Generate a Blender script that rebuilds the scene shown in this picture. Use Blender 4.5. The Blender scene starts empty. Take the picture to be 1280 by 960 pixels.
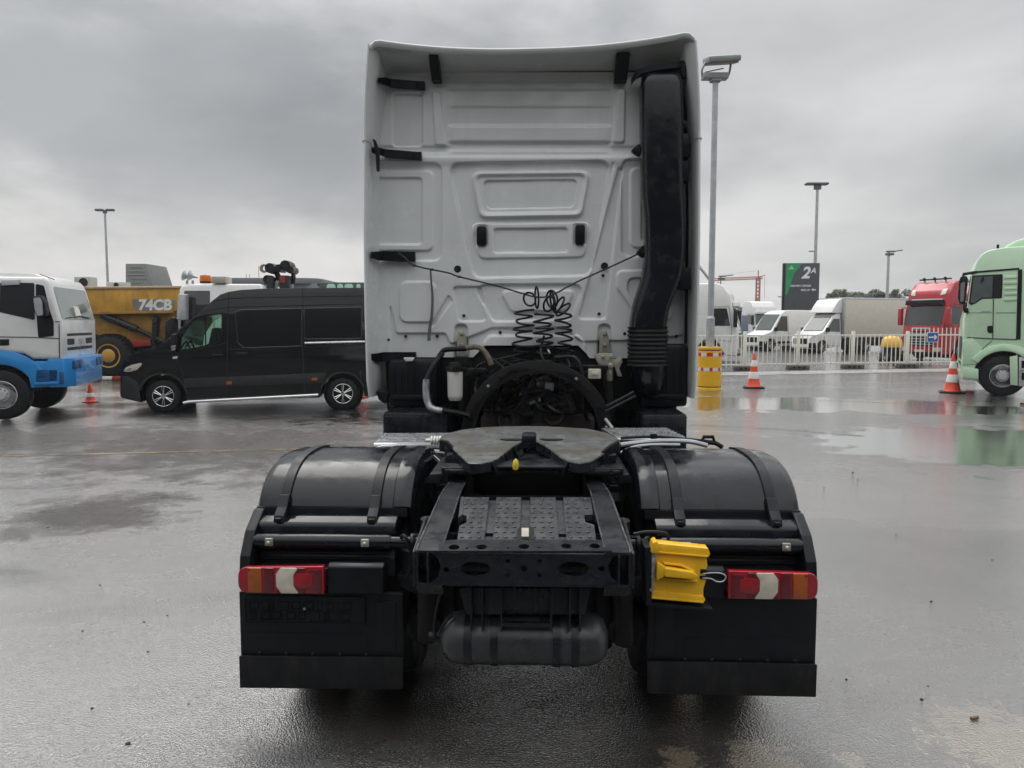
import bpy, bmesh, math, random
import numpy as np
from mathutils import Vector, Matrix
random.seed(7)
SC = bpy.context.scene
COL = SC.collection
R = math.radians

# ---------------------------------------------------------------- camera
FPX, CAMH = 961.0, 1.85
PITCH = math.atan(76 / FPX)
cam = bpy.data.cameras.new('camera')
cam.sensor_fit = 'HORIZONTAL'; cam.sensor_width = 36.0; cam.lens = 36.0 * FPX / 1280
cam.clip_start = 0.05; cam.clip_end = 3000
camo = bpy.data.objects.new('camera', cam); COL.objects.link(camo)
camo.location = (0, 0, CAMH); camo.rotation_euler = (math.pi / 2 - PITCH, 0, 0)
SC.camera = camo

# ---------------------------------------------------------------- sky (overcast) and sun
SUN_EL, SUN_AZ = R(56), R(-18)
W_ = bpy.data.worlds.new('World'); SC.world = W_; W_.use_nodes = True
nt = W_.node_tree; nt.nodes.clear()
def wn(t, **k):
    n = nt.nodes.new(t)
    for a, b in k.items(): setattr(n, a, b)
    return n
out = wn('ShaderNodeOutputWorld')
sky = wn('ShaderNodeTexSky', sky_type='NISHITA'); sky.sun_disc = False
sky.sun_elevation = SUN_EL; sky.sun_rotation = SUN_AZ; sky.air_density = 1.5; sky.dust_density = 4
bg1 = wn('ShaderNodeBackground'); bg1.inputs[1].default_value = 0.06
nt.links.new(sky.outputs[0], bg1.inputs[0])
tc = wn('ShaderNodeTexCoord')
sep = wn('ShaderNodeSeparateXYZ'); nt.links.new(tc.outputs['Generated'], sep.inputs[0])
def wmath(op, a, b=None, c=None, clamp=False):
    n = wn('ShaderNodeMath', operation=op); n.use_clamp = clamp
    for i, v in enumerate((a, b, c)):
        if v is None: continue
        if isinstance(v, (int, float)): n.inputs[i].default_value = v
        else: nt.links.new(v, n.inputs[i])
    return n.outputs[0]
zc = wmath('MAXIMUM', sep.outputs[2], 0.0)
# cloud layer: direction projected on to a flat ceiling, so that clouds bunch up near the horizon
den = wmath('ADD', zc, 0.16)
cu = wmath('DIVIDE', sep.outputs[0], den); cv = wmath('DIVIDE', sep.outputs[1], den)
comb = wn('ShaderNodeCombineXYZ'); nt.links.new(cu, comb.inputs[0]); nt.links.new(cv, comb.inputs[1])
n1 = wn('ShaderNodeTexNoise'); n1.inputs['Scale'].default_value = 0.85; n1.inputs['Detail'].default_value = 7; n1.inputs['Roughness'].default_value = 0.5
n1.inputs['Distortion'].default_value = 0.35
mp = wn('ShaderNodeMapping'); mp.inputs['Location'].default_value = (3.1, 1.7, 0); nt.links.new(comb.outputs[0], mp.inputs[0]); nt.links.new(mp.outputs[0], n1.inputs['Vector'])
ramp = wn('ShaderNodeValToRGB')
ramp.color_ramp.elements[0].position = 0.36; ramp.color_ramp.elements[0].color = (0.43, 0.44, 0.45, 1)
ramp.color_ramp.elements[1].position = 0.62; ramp.color_ramp.elements[1].color = (0.65, 0.652, 0.655, 1)
nt.links.new(n1.outputs[0], ramp.inputs[0])
# a heavier bank of cloud to the upper left of the yard, with a ragged edge
bk = wn('ShaderNodeVectorMath', operation='MULTIPLY'); bk.inputs[1].default_value = (1.0, 1.0, 2.1); nt.links.new(tc.outputs['Generated'], bk.inputs[0])
bd = wn('ShaderNodeVectorMath', operation='DISTANCE'); bd.inputs[1].default_value = (-0.40, 0.90, 0.50); nt.links.new(bk.outputs[0], bd.inputs[0])
n2 = wn('ShaderNodeTexNoise'); n2.inputs['Scale'].default_value = 3.2; n2.inputs['Detail'].default_value = 8; n2.inputs['Roughness'].default_value = 0.55; nt.links.new(bk.outputs[0], n2.inputs['Vector'])
bdist = wmath('ADD', bd.outputs['Value'], wmath('MULTIPLY', wmath('SUBTRACT', n2.outputs[0], 0.5), 1.35))
bkr = wn('ShaderNodeValToRGB'); bkr.color_ramp.interpolation = 'EASE'; bkr.color_ramp.elements[0].position = 0.10; bkr.color_ramp.elements[0].color = (0.58, 0.60, 0.625, 1); bkr.color_ramp.elements[1].position = 0.62; bkr.color_ramp.elements[1].color = (1, 1, 1, 1)
nt.links.new(bdist, bkr.inputs[0])
bk3 = wn('ShaderNodeVectorMath', operation='DISTANCE'); bk3.inputs[1].default_value = (0.62, 0.80, 0.22); nt.links.new(bk.outputs[0], bk3.inputs[0])
bdist3 = wmath('ADD', bk3.outputs['Value'], wmath('MULTIPLY', wmath('SUBTRACT', n2.outputs[0], 0.5), 0.5))
bkr3 = wn('ShaderNodeValToRGB'); bkr3.color_ramp.interpolation = 'EASE'; bkr3.color_ramp.elements[0].position = 0.05; bkr3.color_ramp.elements[0].color = (0.80, 0.82, 0.825, 1); bkr3.color_ramp.elements[1].position = 0.55; bkr3.color_ramp.elements[1].color = (1, 1, 1, 1)
nt.links.new(bdist3, bkr3.inputs[0])
bk2 = wn('ShaderNodeMixRGB', blend_type='MULTIPLY'); bk2.inputs[0].default_value = 1.0; nt.links.new(bkr.outputs[0], bk2.inputs[1]); nt.links.new(bkr3.outputs[0], bk2.inputs[2])
# overcast luminance: brighter toward the zenith; a paler warm band low down
el = wn('ShaderNodeMapRange'); el.inputs['From Min'].default_value = 0.0; el.inputs['From Max'].default_value = 0.30
el.inputs['To Min'].default_value = 1.0; el.inputs['To Max'].default_value = 0.0; el.interpolation_type = 'SMOOTHSTEP'
nt.links.new(zc, el.inputs['Value'])
hz = wn('ShaderNodeMixRGB'); hz.inputs[2].default_value = (0.80, 0.785, 0.765, 1)
lr = wmath('MULTIPLY_ADD', sep.outputs[0], -0.55, 0.55, clamp=True)
hf = wmath('MULTIPLY', el.outputs[0], lr)
nt.links.new(hf, hz.inputs[0]); nt.links.new(ramp.outputs[0], hz.inputs[1])
zen = wn('ShaderNodeMapRange'); zen.inputs['From Min'].default_value = 0.34; zen.inputs['From Max'].default_value = 0.85
zen.inputs['To Min'].default_value = 1.0; zen.inputs['To Max'].default_value = 3.0
nt.links.new(zc, zen.inputs['Value'])
mulb = wn('ShaderNodeMixRGB', blend_type='MULTIPLY'); mulb.inputs[0].default_value = 1.0; nt.links.new(hz.outputs[0], mulb.inputs[1]); nt.links.new(bk2.outputs[0], mulb.inputs[2])
bg2 = wn('ShaderNodeBackground'); nt.links.new(mulb.outputs[0], bg2.inputs[0]); nt.links.new(zen.outputs[0], bg2.inputs[1])
mx = wn('ShaderNodeMixShader'); mx.inputs[0].default_value = 0.93
nt.links.new(bg1.outputs[0], mx.inputs[1]); nt.links.new(bg2.outputs[0], mx.inputs[2]); nt.links.new(mx.outputs[0], out.inputs[0])
sl = bpy.data.lights.new('sun', 'SUN'); sl.energy = 1.3; sl.angle = R(40); sl.color = (1.0, 0.97, 0.93)
so = bpy.data.objects.new('sun', sl); COL.objects.link(so)
sd = Vector((math.sin(SUN_AZ) * math.cos(SUN_EL), math.cos(SUN_AZ) * math.cos(SUN_EL), math.sin(SUN_EL)))
so.rotation_euler = sd.to_track_quat('Z', 'Y').to_euler(); so.location = (0, 0, 60)
SC.view_settings.view_transform = 'Standard'; SC.view_settings.look = 'None'
SC.view_settings.exposure = 0.25; SC.view_settings.gamma = 1.0; SC.view_settings.use_curve_mapping = False
try:
    SC.cycles.use_denoising = True; SC.cycles.max_bounces = 8; SC.cycles.diffuse_bounces = 3; SC.cycles.glossy_bounces = 4
    SC.cycles.transmission_bounces = 6; SC.cycles.transparent_max_bounces = 8; SC.cycles.sample_clamp_indirect = 6
    SC.cycles.caustics_reflective = False; SC.cycles.caustics_refractive = False
except Exception: pass

# ---------------------------------------------------------------- photo geometry: pixel (1280x960) -> place
CP, SP = math.cos(PITCH), math.sin(PITCH)
def ray(px, py):
    u = (px - 640) / FPX; v = (480 - py) / FPX
    return Vector((u, CP + v * SP, -SP + v * CP))
EYE = Vector((0, 0, CAMH))
def G(px, py, z=0.0):
    d = ray(px, py); return EYE + d * ((z - CAMH) / d.z)
def at(px, py, Y):
    d = ray(px, py); return EYE + d * (Y / d.y)
class Frame:
    """a vehicle's own axes: x right, y forward, z up; maps photo pixels on to its planes"""
    def __init__(s, loc, rz):
        s.loc = Vector(loc); s.rz = rz
        s.m = Matrix.Translation(s.loc) @ Matrix.Rotation(rz, 4, 'Z'); s.i = s.m.inverted()
        s.e = s.i @ EYE; s.r = s.i.to_3x3()
    def d(s, px, py): return s.r @ ray(px, py)
    def X(s, px, py, x):              # on plane local x = const -> (y, z)
        d = s.d(px, py); p = s.e + d * ((x - s.e.x) / d.x); return (p.y, p.z)
    def Y(s, px, py, y):              # on plane local y = const -> (x, z)
        d = s.d(px, py); p = s.e + d * ((y - s.e.y) / d.y); return (p.x, p.z)
    def Z(s, px, py, z=0.0):
        d = s.d(px, py); p = s.e + d * ((z - s.e.z) / d.z); return (p.x, p.y)
def heading(fx, fy): return math.atan2(fy, fx) - math.pi / 2

# ---------------------------------------------------------------- materials
MATS = {}
def mat(name, col, rough=0.5, metal=0.0, var=0.12, vscale=3.0, bump=0.0, bscale=60.0, coat=0.0, spec=0.5, dirt=0.0, dcol=(0.10, 0.085, 0.065), rvar=0.15, trans=0.0, emit=0.0, ior=1.5, stretch=None, dstretch=None):
    if name in MATS: return MATS[name]
    m = bpy.data.materials.new(name); m.use_nodes = True; MATS[name] = m
    t = m.node_tree; N, Lk = t.nodes, t.links
    b = N['Principled BSDF']
    b.inputs['Metallic'].default_value = metal; b.inputs['Roughness'].default_value = rough
    b.inputs['Specular IOR Level'].default_value = spec; b.inputs['IOR'].default_value = ior
    b.inputs['Coat Weight'].default_value = coat; b.inputs['Coat Roughness'].default_value = 0.06
    b.inputs['Transmission Weight'].default_value = trans
    c = N.new('ShaderNodeTexCoord'); vec = c.outputs['Object']
    if stretch:
        mpp = N.new('ShaderNodeMapping'); mpp.inputs['Scale'].default_value = stretch
        Lk.new(vec, mpp.inputs[0]); vec = mpp.outputs[0]
    n = N.new('ShaderNodeTexNoise'); n.inputs['Scale'].default_value = vscale; n.inputs['Detail'].default_value = 8; n.inputs['Roughness'].default_value = 0.62
    Lk.new(vec, n.inputs['Vector'])
    r = N.new('ShaderNodeValToRGB'); r.color_ramp.elements[0].position = 0.3; r.color_ramp.elements[1].position = 0.7
    r.color_ramp.elements[0].color = tuple(max(0, x * (1 - var)) for x in col) + (1,)
    r.color_ramp.elements[1].color = tuple(min(1, x * (1 + var)) for x in col) + (1,)
    Lk.new(n.outputs[0], r.inputs[0]); cout = r.outputs[0]
    if dirt > 0:
        n2 = N.new('ShaderNodeTexNoise'); n2.inputs['Scale'].default_value = vscale * 2.3; n2.inputs['Detail'].default_value = 10; n2.inputs['Roughness'].default_value = 0.7
        dv = vec
        if dstretch:
            md = N.new('ShaderNodeMapping'); md.inputs['Scale'].default_value = dstretch; Lk.new(c.outputs['Object'], md.inputs[0]); dv = md.outputs[0]
        Lk.new(dv, n2.inputs['Vector'])
        r2 = N.new('ShaderNodeValToRGB'); r2.color_ramp.elements[0].position = 0.5; r2.color_ramp.elements[1].position = 0.72
        r2.color_ramp.elements[0].color = (0, 0, 0, 1); r2.color_ramp.elements[1].color = (dirt,) * 3 + (1,)
        Lk.new(n2.outputs[0], r2.inputs[0])
        mxx = N.new('ShaderNodeMixRGB'); mxx.inputs[2].default_value = dcol + (1,)
        Lk.new(r2.outputs[0], mxx.inputs[0]); Lk.new(cout, mxx.inputs[1]); cout = mxx.outputs[0]
    Lk.new(cout, b.inputs['Base Color'])
    if rvar > 0:
        mr = N.new('ShaderNodeMapRange'); mr.inputs['From Min'].default_value = 0.3; mr.inputs['From Max'].default_value = 0.7
        mr.inputs['To Min'].default_value = max(0.02, rough - rvar); mr.inputs['To Max'].default_value = min(1, rough + rvar)
        n3 = N.new('ShaderNodeTexNoise'); n3.inputs['Scale'].default_value = vscale * 1.7; n3.inputs['Detail'].default_value = 6
        Lk.new(vec, n3.inputs['Vector']); Lk.new(n3.outputs[0], mr.inputs['Value']); Lk.new(mr.outputs[0], b.inputs['Roughness'])
    if bump > 0:
        bn = N.new('ShaderNodeTexNoise'); bn.inputs['Scale'].default_value = bscale; bn.inputs['Detail'].default_value = 4
        Lk.new(vec, bn.inputs['Vector'])
        bp = N.new('ShaderNodeBump'); bp.inputs['Strength'].default_value = bump; bp.inputs['Distance'].default_value = 0.01
        Lk.new(bn.outputs[0], bp.inputs['Height']); Lk.new(bp.outputs[0], b.inputs['Normal'])
    if emit > 0:
        Lk.new(cout, b.inputs['Emission Color']); b.inputs['Emission Strength'].default_value = emit
    return m
def paint(name, col, **k):
    d = dict(rough=0.32, coat=0.5, var=0.05, rvar=0.08, dirt=0.18, vscale=1.4); d.update(k); return mat(name, col, **d)
def plastic(name, col=(0.003, 0.0042, 0.0068), **k):
    d = dict(spec=0.28, rough=0.42, var=0.25, rvar=0.14, vscale=5, bump=0.03, bscale=180, dirt=0.30, dcol=(0.022, 0.0215, 0.020), dstretch=(1, 1, 0.4)); d.update(k); return mat(name, col, **d)
M_BLACK = plastic('black_plastic')
M_BLACKWET = plastic('wet_black_plastic', (0.0042, 0.0056, 0.0085), rough=0.2, rvar=0.16, bump=0.08, bscale=22, vscale=7, dirt=0.12, spec=0.35, dcol=(0.03, 0.03, 0.03))
M_FRAME = mat('black_chassis_paint', (0.0055, 0.0072, 0.0108), spec=0.35, rough=0.32, var=0.3, vscale=6, rvar=0.16, bump=0.06, bscale=60, dirt=0.35, dcol=(0.07, 0.066, 0.06))
M_DARKMETAL = mat('dark_oily_metal', (0.006, 0.0062, 0.0072), spec=0.35, rough=0.5, metal=0.3, var=0.4, vscale=9, bump=0.08, bscale=40, dirt=0.4, dcol=(0.016, 0.013, 0.011))
M_RUBBER = mat('rubber', (0.005, 0.0056, 0.007), spec=0.3, rough=0.6, var=0.3, vscale=6, bump=0.06, bscale=80, dirt=0.5, dcol=(0.034, 0.031, 0.027), dstretch=(1.2, 1.2, 0.35))
M_CAB = paint('pale_grey_cab_paint', (0.70, 0.722, 0.718), rough=0.22, dirt=0.10, dstretch=(3.2, 3.2, 0.28), dcol=(0.36, 0.35, 0.32), vscale=2.2)
M_ALU = mat('aluminium', (0.62, 0.63, 0.64), rough=0.34, metal=0.9, var=0.12, vscale=8, bump=0.03)
M_STEEL = mat('galvanised_steel', (0.42, 0.44, 0.45), rough=0.5, metal=0.55, var=0.15, vscale=5, dirt=0.15)
M_DULL = mat('dull_zinc_metal', (0.36, 0.35, 0.29), rough=0.5, metal=0.5, var=0.25, vscale=14, dirt=0.35)
M_WHITE = mat('white_plastic', (0.72, 0.71, 0.67), rough=0.4, var=0.06, dirt=0.15)
M_YELLOW = mat('yellow_plastic', (0.80, 0.455, 0.018), rough=0.36, var=0.10, vscale=8, dirt=0.25, dcol=(0.30, 0.16, 0.02))
M_RED = mat('red_lens', (0.30, 0.005, 0.014), rough=0.12, var=0.22, vscale=30, coat=0.6, bump=0.06, bscale=120, rvar=0.04)
M_REDDARK = mat('dark_red_lens', (0.115, 0.003, 0.010), rough=0.14, var=0.3, vscale=40, coat=0.6, bump=0.08, bscale=150, rvar=0.04)
M_ORANGE = mat('amber_lens', (0.34, 0.075, 0.008), rough=0.14, var=0.2, vscale=30, coat=0.5, bump=0.06, bscale=120, rvar=0.04)
M_CLEARLENS = mat('clear_lens', (0.56, 0.52, 0.43), rough=0.14, var=0.12, vscale=25, coat=0.6, bump=0.05, bscale=130, rvar=0.04)
M_GLASS = mat('dark_window_glass', (0.012, 0.016, 0.018), rough=0.05, var=0.3, rvar=0.02, coat=0.6, spec=0.8)
def clear_glass(name, col):
    m = bpy.data.materials.new(name); m.use_nodes = True; t = m.node_tree
    t.nodes.clear(); o = t.nodes.new('ShaderNodeOutputMaterial'); a = t.nodes.new('ShaderNodeBsdfTransparent'); g = t.nodes.new('ShaderNodeBsdfGlossy')
    a.inputs[0].default_value = col + (1,); g.inputs['Roughness'].default_value = 0.03
    f = t.nodes.new('ShaderNodeFresnel'); f.inputs[0].default_value = 1.5; x = t.nodes.new('ShaderNodeMixShader')
    nn = t.nodes.new('ShaderNodeTexNoise'); nn.inputs['Scale'].default_value = 3
    bb = t.nodes.new('ShaderNodeBump'); bb.inputs['Strength'].default_value = 0.04; t.links.new(nn.outputs[0], bb.inputs['Height']); t.links.new(bb.outputs[0], g.inputs['Normal'])
    t.links.new(f.outputs[0], x.inputs[0]); t.links.new(a.outputs[0], x.inputs[1]); t.links.new(g.outputs[0], x.inputs[2]); t.links.new(x.outputs[0], o.inputs[0])
    return m
M_CLEAR = clear_glass('clear_tinted_glass', (0.80, 0.93, 0.86))

# ---------------------------------------------------------------- mesh builder
def rpoly(pts, r, seg=5):
    """round the corners of a 2-D polygon; r one radius or one per corner"""
    n = len(pts); out = []
    for i in range(n):
        p = Vector(pts[i][:2]); a = Vector(pts[i - 1][:2]); b = Vector(pts[(i + 1) % n][:2])
        rr = r[i] if isinstance(r, (list, tuple)) else r
        da, db = (a - p), (b - p); la, lb = da.length, db.length
        if rr <= 1e-6 or la < 1e-9 or lb < 1e-9: out.append((p.x, p.y)); continue
        da /= la; db /= lb
        ang = math.acos(max(-1, min(1, da.dot(db))))
        if ang > math.pi - 0.05 or ang < 0.05: out.append((p.x, p.y)); continue
        t = min(rr / math.tan(ang / 2), la * 0.48, lb * 0.48)
        s0, s1 = p + da * t, p + db * t
        for k in range(seg + 1):
            u = k / seg
            q = s0 * (1 - u) ** 2 + p * 2 * u * (1 - u) + s1 * u * u
            out.append((q.x, q.y))
    return out
def rect(x0, y0, x1, y1, r=0.0, seg=5):
    p = [(x0, y0), (x1, y0), (x1, y1), (x0, y1)]
    return rpoly(p, r, seg) if r > 0 else p
def arcpts(cx, cy, r, a0, a1, n=14, ry=None):
    ry = ry or r
    return [(cx + r * math.cos(R(a0 + (a1 - a0) * i / n)), cy + ry * math.sin(R(a0 + (a1 - a0) * i / n))) for i in range(n + 1)]
def smooth(pts, k=6, closed=False):
    P = [Vector(p) for p in pts]; n = len(P); o = []
    rng = range(n if closed else n - 1)
    for i in rng:
        p0 = P[(i - 1) % n] if closed or i > 0 else P[0] * 2 - P[1]
        p1 = P[i]; p2 = P[(i + 1) % n]
        p3 = P[(i + 2) % n] if closed or i + 2 < n else P[-1] * 2 - P[-2]
        for j in range(k):
            t = j / k
            o.append(0.5 * ((2 * p1) + (p2 - p0) * t + (2 * p0 - 5 * p1 + 4 * p2 - p3) * t * t + (3 * p1 - p0 - 3 * p2 + p3) * t ** 3))
    if not closed: o.append(P[-1])
    return o
PLANES = {'yz': lambda a, b, d: (d, a, b), 'xz': lambda a, b, d: (a, d, b), 'xy': lambda a, b, d: (a, b, d)}
class MB:
    def __init__(s): s.bm = bmesh.new()
    def _add(s, t, f=None):
        mp = {}
        for v in t.verts: mp[v] = s.bm.verts.new(f(v.co) if f else v.co)
        for fc in t.faces:
            try: s.bm.faces.new([mp[v] for v in fc.verts])
            except ValueError: pass
        t.free(); return s
    def box(s, c, size, b=0.0, rot=None, seg=2, f=None):
        t = bmesh.new(); bmesh.ops.create_cube(t, size=1.0)
        for v in t.verts: v.co = Vector((v.co.x * size[0], v.co.y * size[1], v.co.z * size[2]))
        if b > 0: bmesh.ops.bevel(t, geom=t.edges[:], offset=min(b, min(size) * 0.45), segments=seg, profile=0.5, affect='EDGES')
        for v in t.verts: v.co = (rot @ v.co if rot is not None else v.co) + Vector(c)
        return s._add(t, f)
    def bb(s, p0, p1, b=0.0, **k):
        c = [(p0[i] + p1[i]) / 2 for i in range(3)]; return s.box(c, [abs(p1[i] - p0[i]) for i in range(3)], b, **k)
    def loft(s, rings, closed=True, caps=True):
        bm = s.bm; vr = [[bm.verts.new(p) for p in r] for r in rings]; n = len(vr[0])
        for a, b in zip(vr, vr[1:]):
            for i in range(n if closed else n - 1):
                j = (i + 1) % n
                try: bm.faces.new((a[i], a[j], b[j], b[i]))
                except ValueError: pass
        if caps and closed:
            for r_ in (vr[0][::-1], vr[-1]):
                try: bm.faces.new(r_)
                except ValueError: pass
        return s
    def cyl(s, p0, p1, r0, r1=None, n=20, caps=True, bev=0.0):
        p0, p1 = Vector(p0), Vector(p1); r1 = r0 if r1 is None else r1
        ax = (p1 - p0); L = ax.length; ax.normalize()
        u = ax.orthogonal().normalized(); v = ax.cross(u)
        st = [(0, r0), (L, r1)] if bev <= 0 else [(0, r0 - bev), (bev * 0.3, r0 - bev * 0.3), (bev, r0), (L - bev, r1), (L - bev * 0.3, r1 - bev * 0.3), (L, r1 - bev)]
        rings = [[p0 + ax * h + (u * math.cos(2 * math.pi * i / n) + v * math.sin(2 * math.pi * i / n)) * r for i in range(n)] for h, r in st]
        return s.loft(rings, True, caps)
    def lathe(s, prof, origin, axis, n=28, caps=True):
        ax = Vector(axis).normalized(); u = ax.orthogonal().normalized(); v = ax.cross(u); o = Vector(origin)
        rings = [[o + ax * h + (u * math.cos(2 * math.pi * i / n) + v * math.sin(2 * math.pi * i / n)) * r for i in range(n)] for r, h in prof]
        return s.loft(rings, True, caps)
    def tube(s, pts, r, n=8, sm=0, closed=False):
        P = smooth(pts, sm, closed) if sm else [Vector(p) for p in pts]
        m = len(P); T = []
        for i in range(m):
            a = P[(i - 1) % m] if closed or i > 0 else P[i]; b = P[(i + 1) % m] if closed or i < m - 1 else P[i]
            d = b - a; T.append(d.normalized() if d.length > 1e-9 else Vector((0, 0, 1)))
        u = T[0].orthogonal().normalized(); rings = []
        for i in range(m):
            u = (u - T[i] * u.dot(T[i]))
            u = u.normalized() if u.length > 1e-6 else T[i].orthogonal().normalized()
            v = T[i].cross(u); rr = r[i] if isinstance(r, (list, tuple)) else r
            rings.append([P[i] + (u * math.cos(2 * math.pi * k / n) + v * math.sin(2 * math.pi * k / n)) * rr for k in range(n)])
        if closed: rings.append(rings[0])
        return s.loft(rings, True, not closed)
    def prism(s, poly, d0, d1, plane='yz', b=0.0, seg=2, cuts=(), f=None):
        """extrude a 2-D polygon; b bevels both rims; cuts = [(axis, value)] slice it so that f can bend it"""
        t = bmesh.new(); P = PLANES[plane]
        lo = [t.verts.new(P(a, c, d0)) for a, c in poly]; hi = [t.verts.new(P(a, c, d1)) for a, c in poly]
        n = len(poly)
        f0 = t.faces.new(lo[::-1]); f1 = t.faces.new(hi)
        for i in range(n): t.faces.new((lo[i], lo[(i + 1) % n], hi[(i + 1) % n], hi[i]))
        bmesh.ops.recalc_face_normals(t, faces=t.faces[:])
        if b > 0:
            ed = list({e for fc in (f0, f1) for e in fc.edges})
            bmesh.ops.bevel(t, geom=ed, offset=b, segments=seg, profile=0.5, affect='EDGES', clamp_overlap=True)
        for ax, val in cuts:
            no = Vector((0, 0, 0)); no[ax] = 1; co = Vector((0, 0, 0)); co[ax] = val
            bmesh.ops.bisect_plane(t, geom=t.verts[:] + t.edges[:] + t.faces[:], plane_co=co, plane_no=no)
        return s._add(t, f)
    def holed(s, outer, holes, d0, d1, plane='xz', f=None):
        t = bmesh.new(); P = PLANES[plane]; es = []
        for loop in [outer] + list(holes):
            vs = [t.verts.new(P(a, c, d0)) for a, c in loop]
            es += [t.edges.new((vs[i], vs[(i + 1) % len(vs)])) for i in range(len(vs))]
        bmesh.ops.triangle_fill(t, use_beauty=True, use_dissolve=False, edges=es)
        ret = bmesh.ops.extrude_face_region(t, geom=t.faces[:])
        dv = Vector(P(0, 0, d1)) - Vector(P(0, 0, d0))
        for v in [g for g in ret['geom'] if isinstance(g, bmesh.types.BMVert)]: v.co += dv
        bmesh.ops.recalc_face_normals(t, faces=t.faces[:])
        return s._add(t, f)
    def ball(s, c, r, sc=(1, 1, 1), sub=2):
        t = bmesh.new(); bmesh.ops.create_icosphere(t, subdivisions=sub, radius=r)
        for v in t.verts: v.co = Vector((v.co.x * sc[0], v.co.y * sc[1], v.co.z * sc[2])) + Vector(c)
        return s._add(t)
    def surf(s, f, nu, nv, closed_u=False):
        g = [[s.bm.verts.new(f(i / nu, j / nv)) for j in range(nv + 1)] for i in range(nu + 1)]
        for i in range(nu):
            for j in range(nv): s.bm.faces.new((g[i][j], g[i + 1][j], g[i + 1][j + 1], g[i][j + 1]))
        return s
    def mirror_x(s):
        m = MB(); mp = {v: m.bm.verts.new((-v.co.x, v.co.y, v.co.z)) for v in s.bm.verts}
        for fc in s.bm.faces: m.bm.faces.new([mp[v] for v in fc.verts][::-1])
        return m
    def build(s, name, material, parent=None, angle=38, off=None, label=None, kind=None, fix=True, keep=False):
        bm = s.bm
        if fix: bmesh.ops.recalc_face_normals(bm, faces=bm.faces[:])
        me = bpy.data.meshes.new(name)
        bm.to_mesh(me)
        if not keep: bm.free()
        if off is not None: me.transform(Matrix.Translation(-Vector(off)))
        me.polygons.foreach_set('use_smooth', [True] * len(me.polygons))
        me.set_sharp_from_angle(angle=R(angle))
        for m in (material if isinstance(material, (list, tuple)) else [material]): me.materials.append(m)
        return link(name, me, parent, label, kind)
def link(name, data, parent=None, label=None, kind=None):
    o = bpy.data.objects.new(name, data); COL.objects.link(o)
    if parent is not None: o.parent = parent
    if label: o['label'] = label
    if kind: o['kind'] = kind
    return o
def tag(o, label, cat, group=None, kind=None):
    o['label'] = label; o['category'] = cat
    if group: o['group'] = group
    if kind: o['kind'] = kind
    return o
def thing(name, label, cat, loc=(0, 0, 0), rz=0.0, group=None):
    o = link(name, None); o.location = loc; o.rotation_euler = (0, 0, rz); o.empty_display_size = 0.3
    return tag(o, label, cat, group)
def copy_tree(o, parent=None):
    c = o.copy(); COL.objects.link(c)
    if parent is not None: c.parent = parent
    for ch in list(o.children): copy_tree(ch, c)
    return c
def boolean_cut(obj, cutter_mb):
    cm = bpy.data.meshes.new('cutter'); bmesh.ops.recalc_face_normals(cutter_mb.bm, faces=cutter_mb.bm.faces[:]); cutter_mb.bm.to_mesh(cm); cutter_mb.bm.free()
    co = bpy.data.objects.new('cutter', cm); COL.objects.link(co); co.parent = obj.parent
    md = obj.modifiers.new('cut', 'BOOLEAN'); md.operation = 'DIFFERENCE'; md.object = co; md.solver = 'EXACT'
    bpy.context.view_layer.update()
    dg = bpy.context.evaluated_depsgraph_get()
    me = bpy.data.meshes.new_from_object(obj.evaluated_get(dg))
    obj.modifiers.clear(); obj.data = me
    bpy.data.objects.remove(co); bpy.data.meshes.remove(cm)
def text(name, body, size, material, parent, m, ext=0.004, shear=0.0, weight=0.0, align='CENTER'):
    c = bpy.data.curves.new(name, 'FONT'); c.body = body; c.size = size; c.extrude = ext; c.shear = shear; c.offset = weight
    c.align_x = align; c.align_y = 'CENTER'; c.resolution_u = 3
    tmp = link('lettering_curve', c); bpy.context.view_layer.update()
    me = bpy.data.meshes.new_from_object(tmp.evaluated_get(bpy.context.evaluated_depsgraph_get())); bpy.data.objects.remove(tmp)
    me.materials.clear(); me.materials.append(material)
    o = link(name, me, parent); o.matrix_local = m; return o

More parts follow.
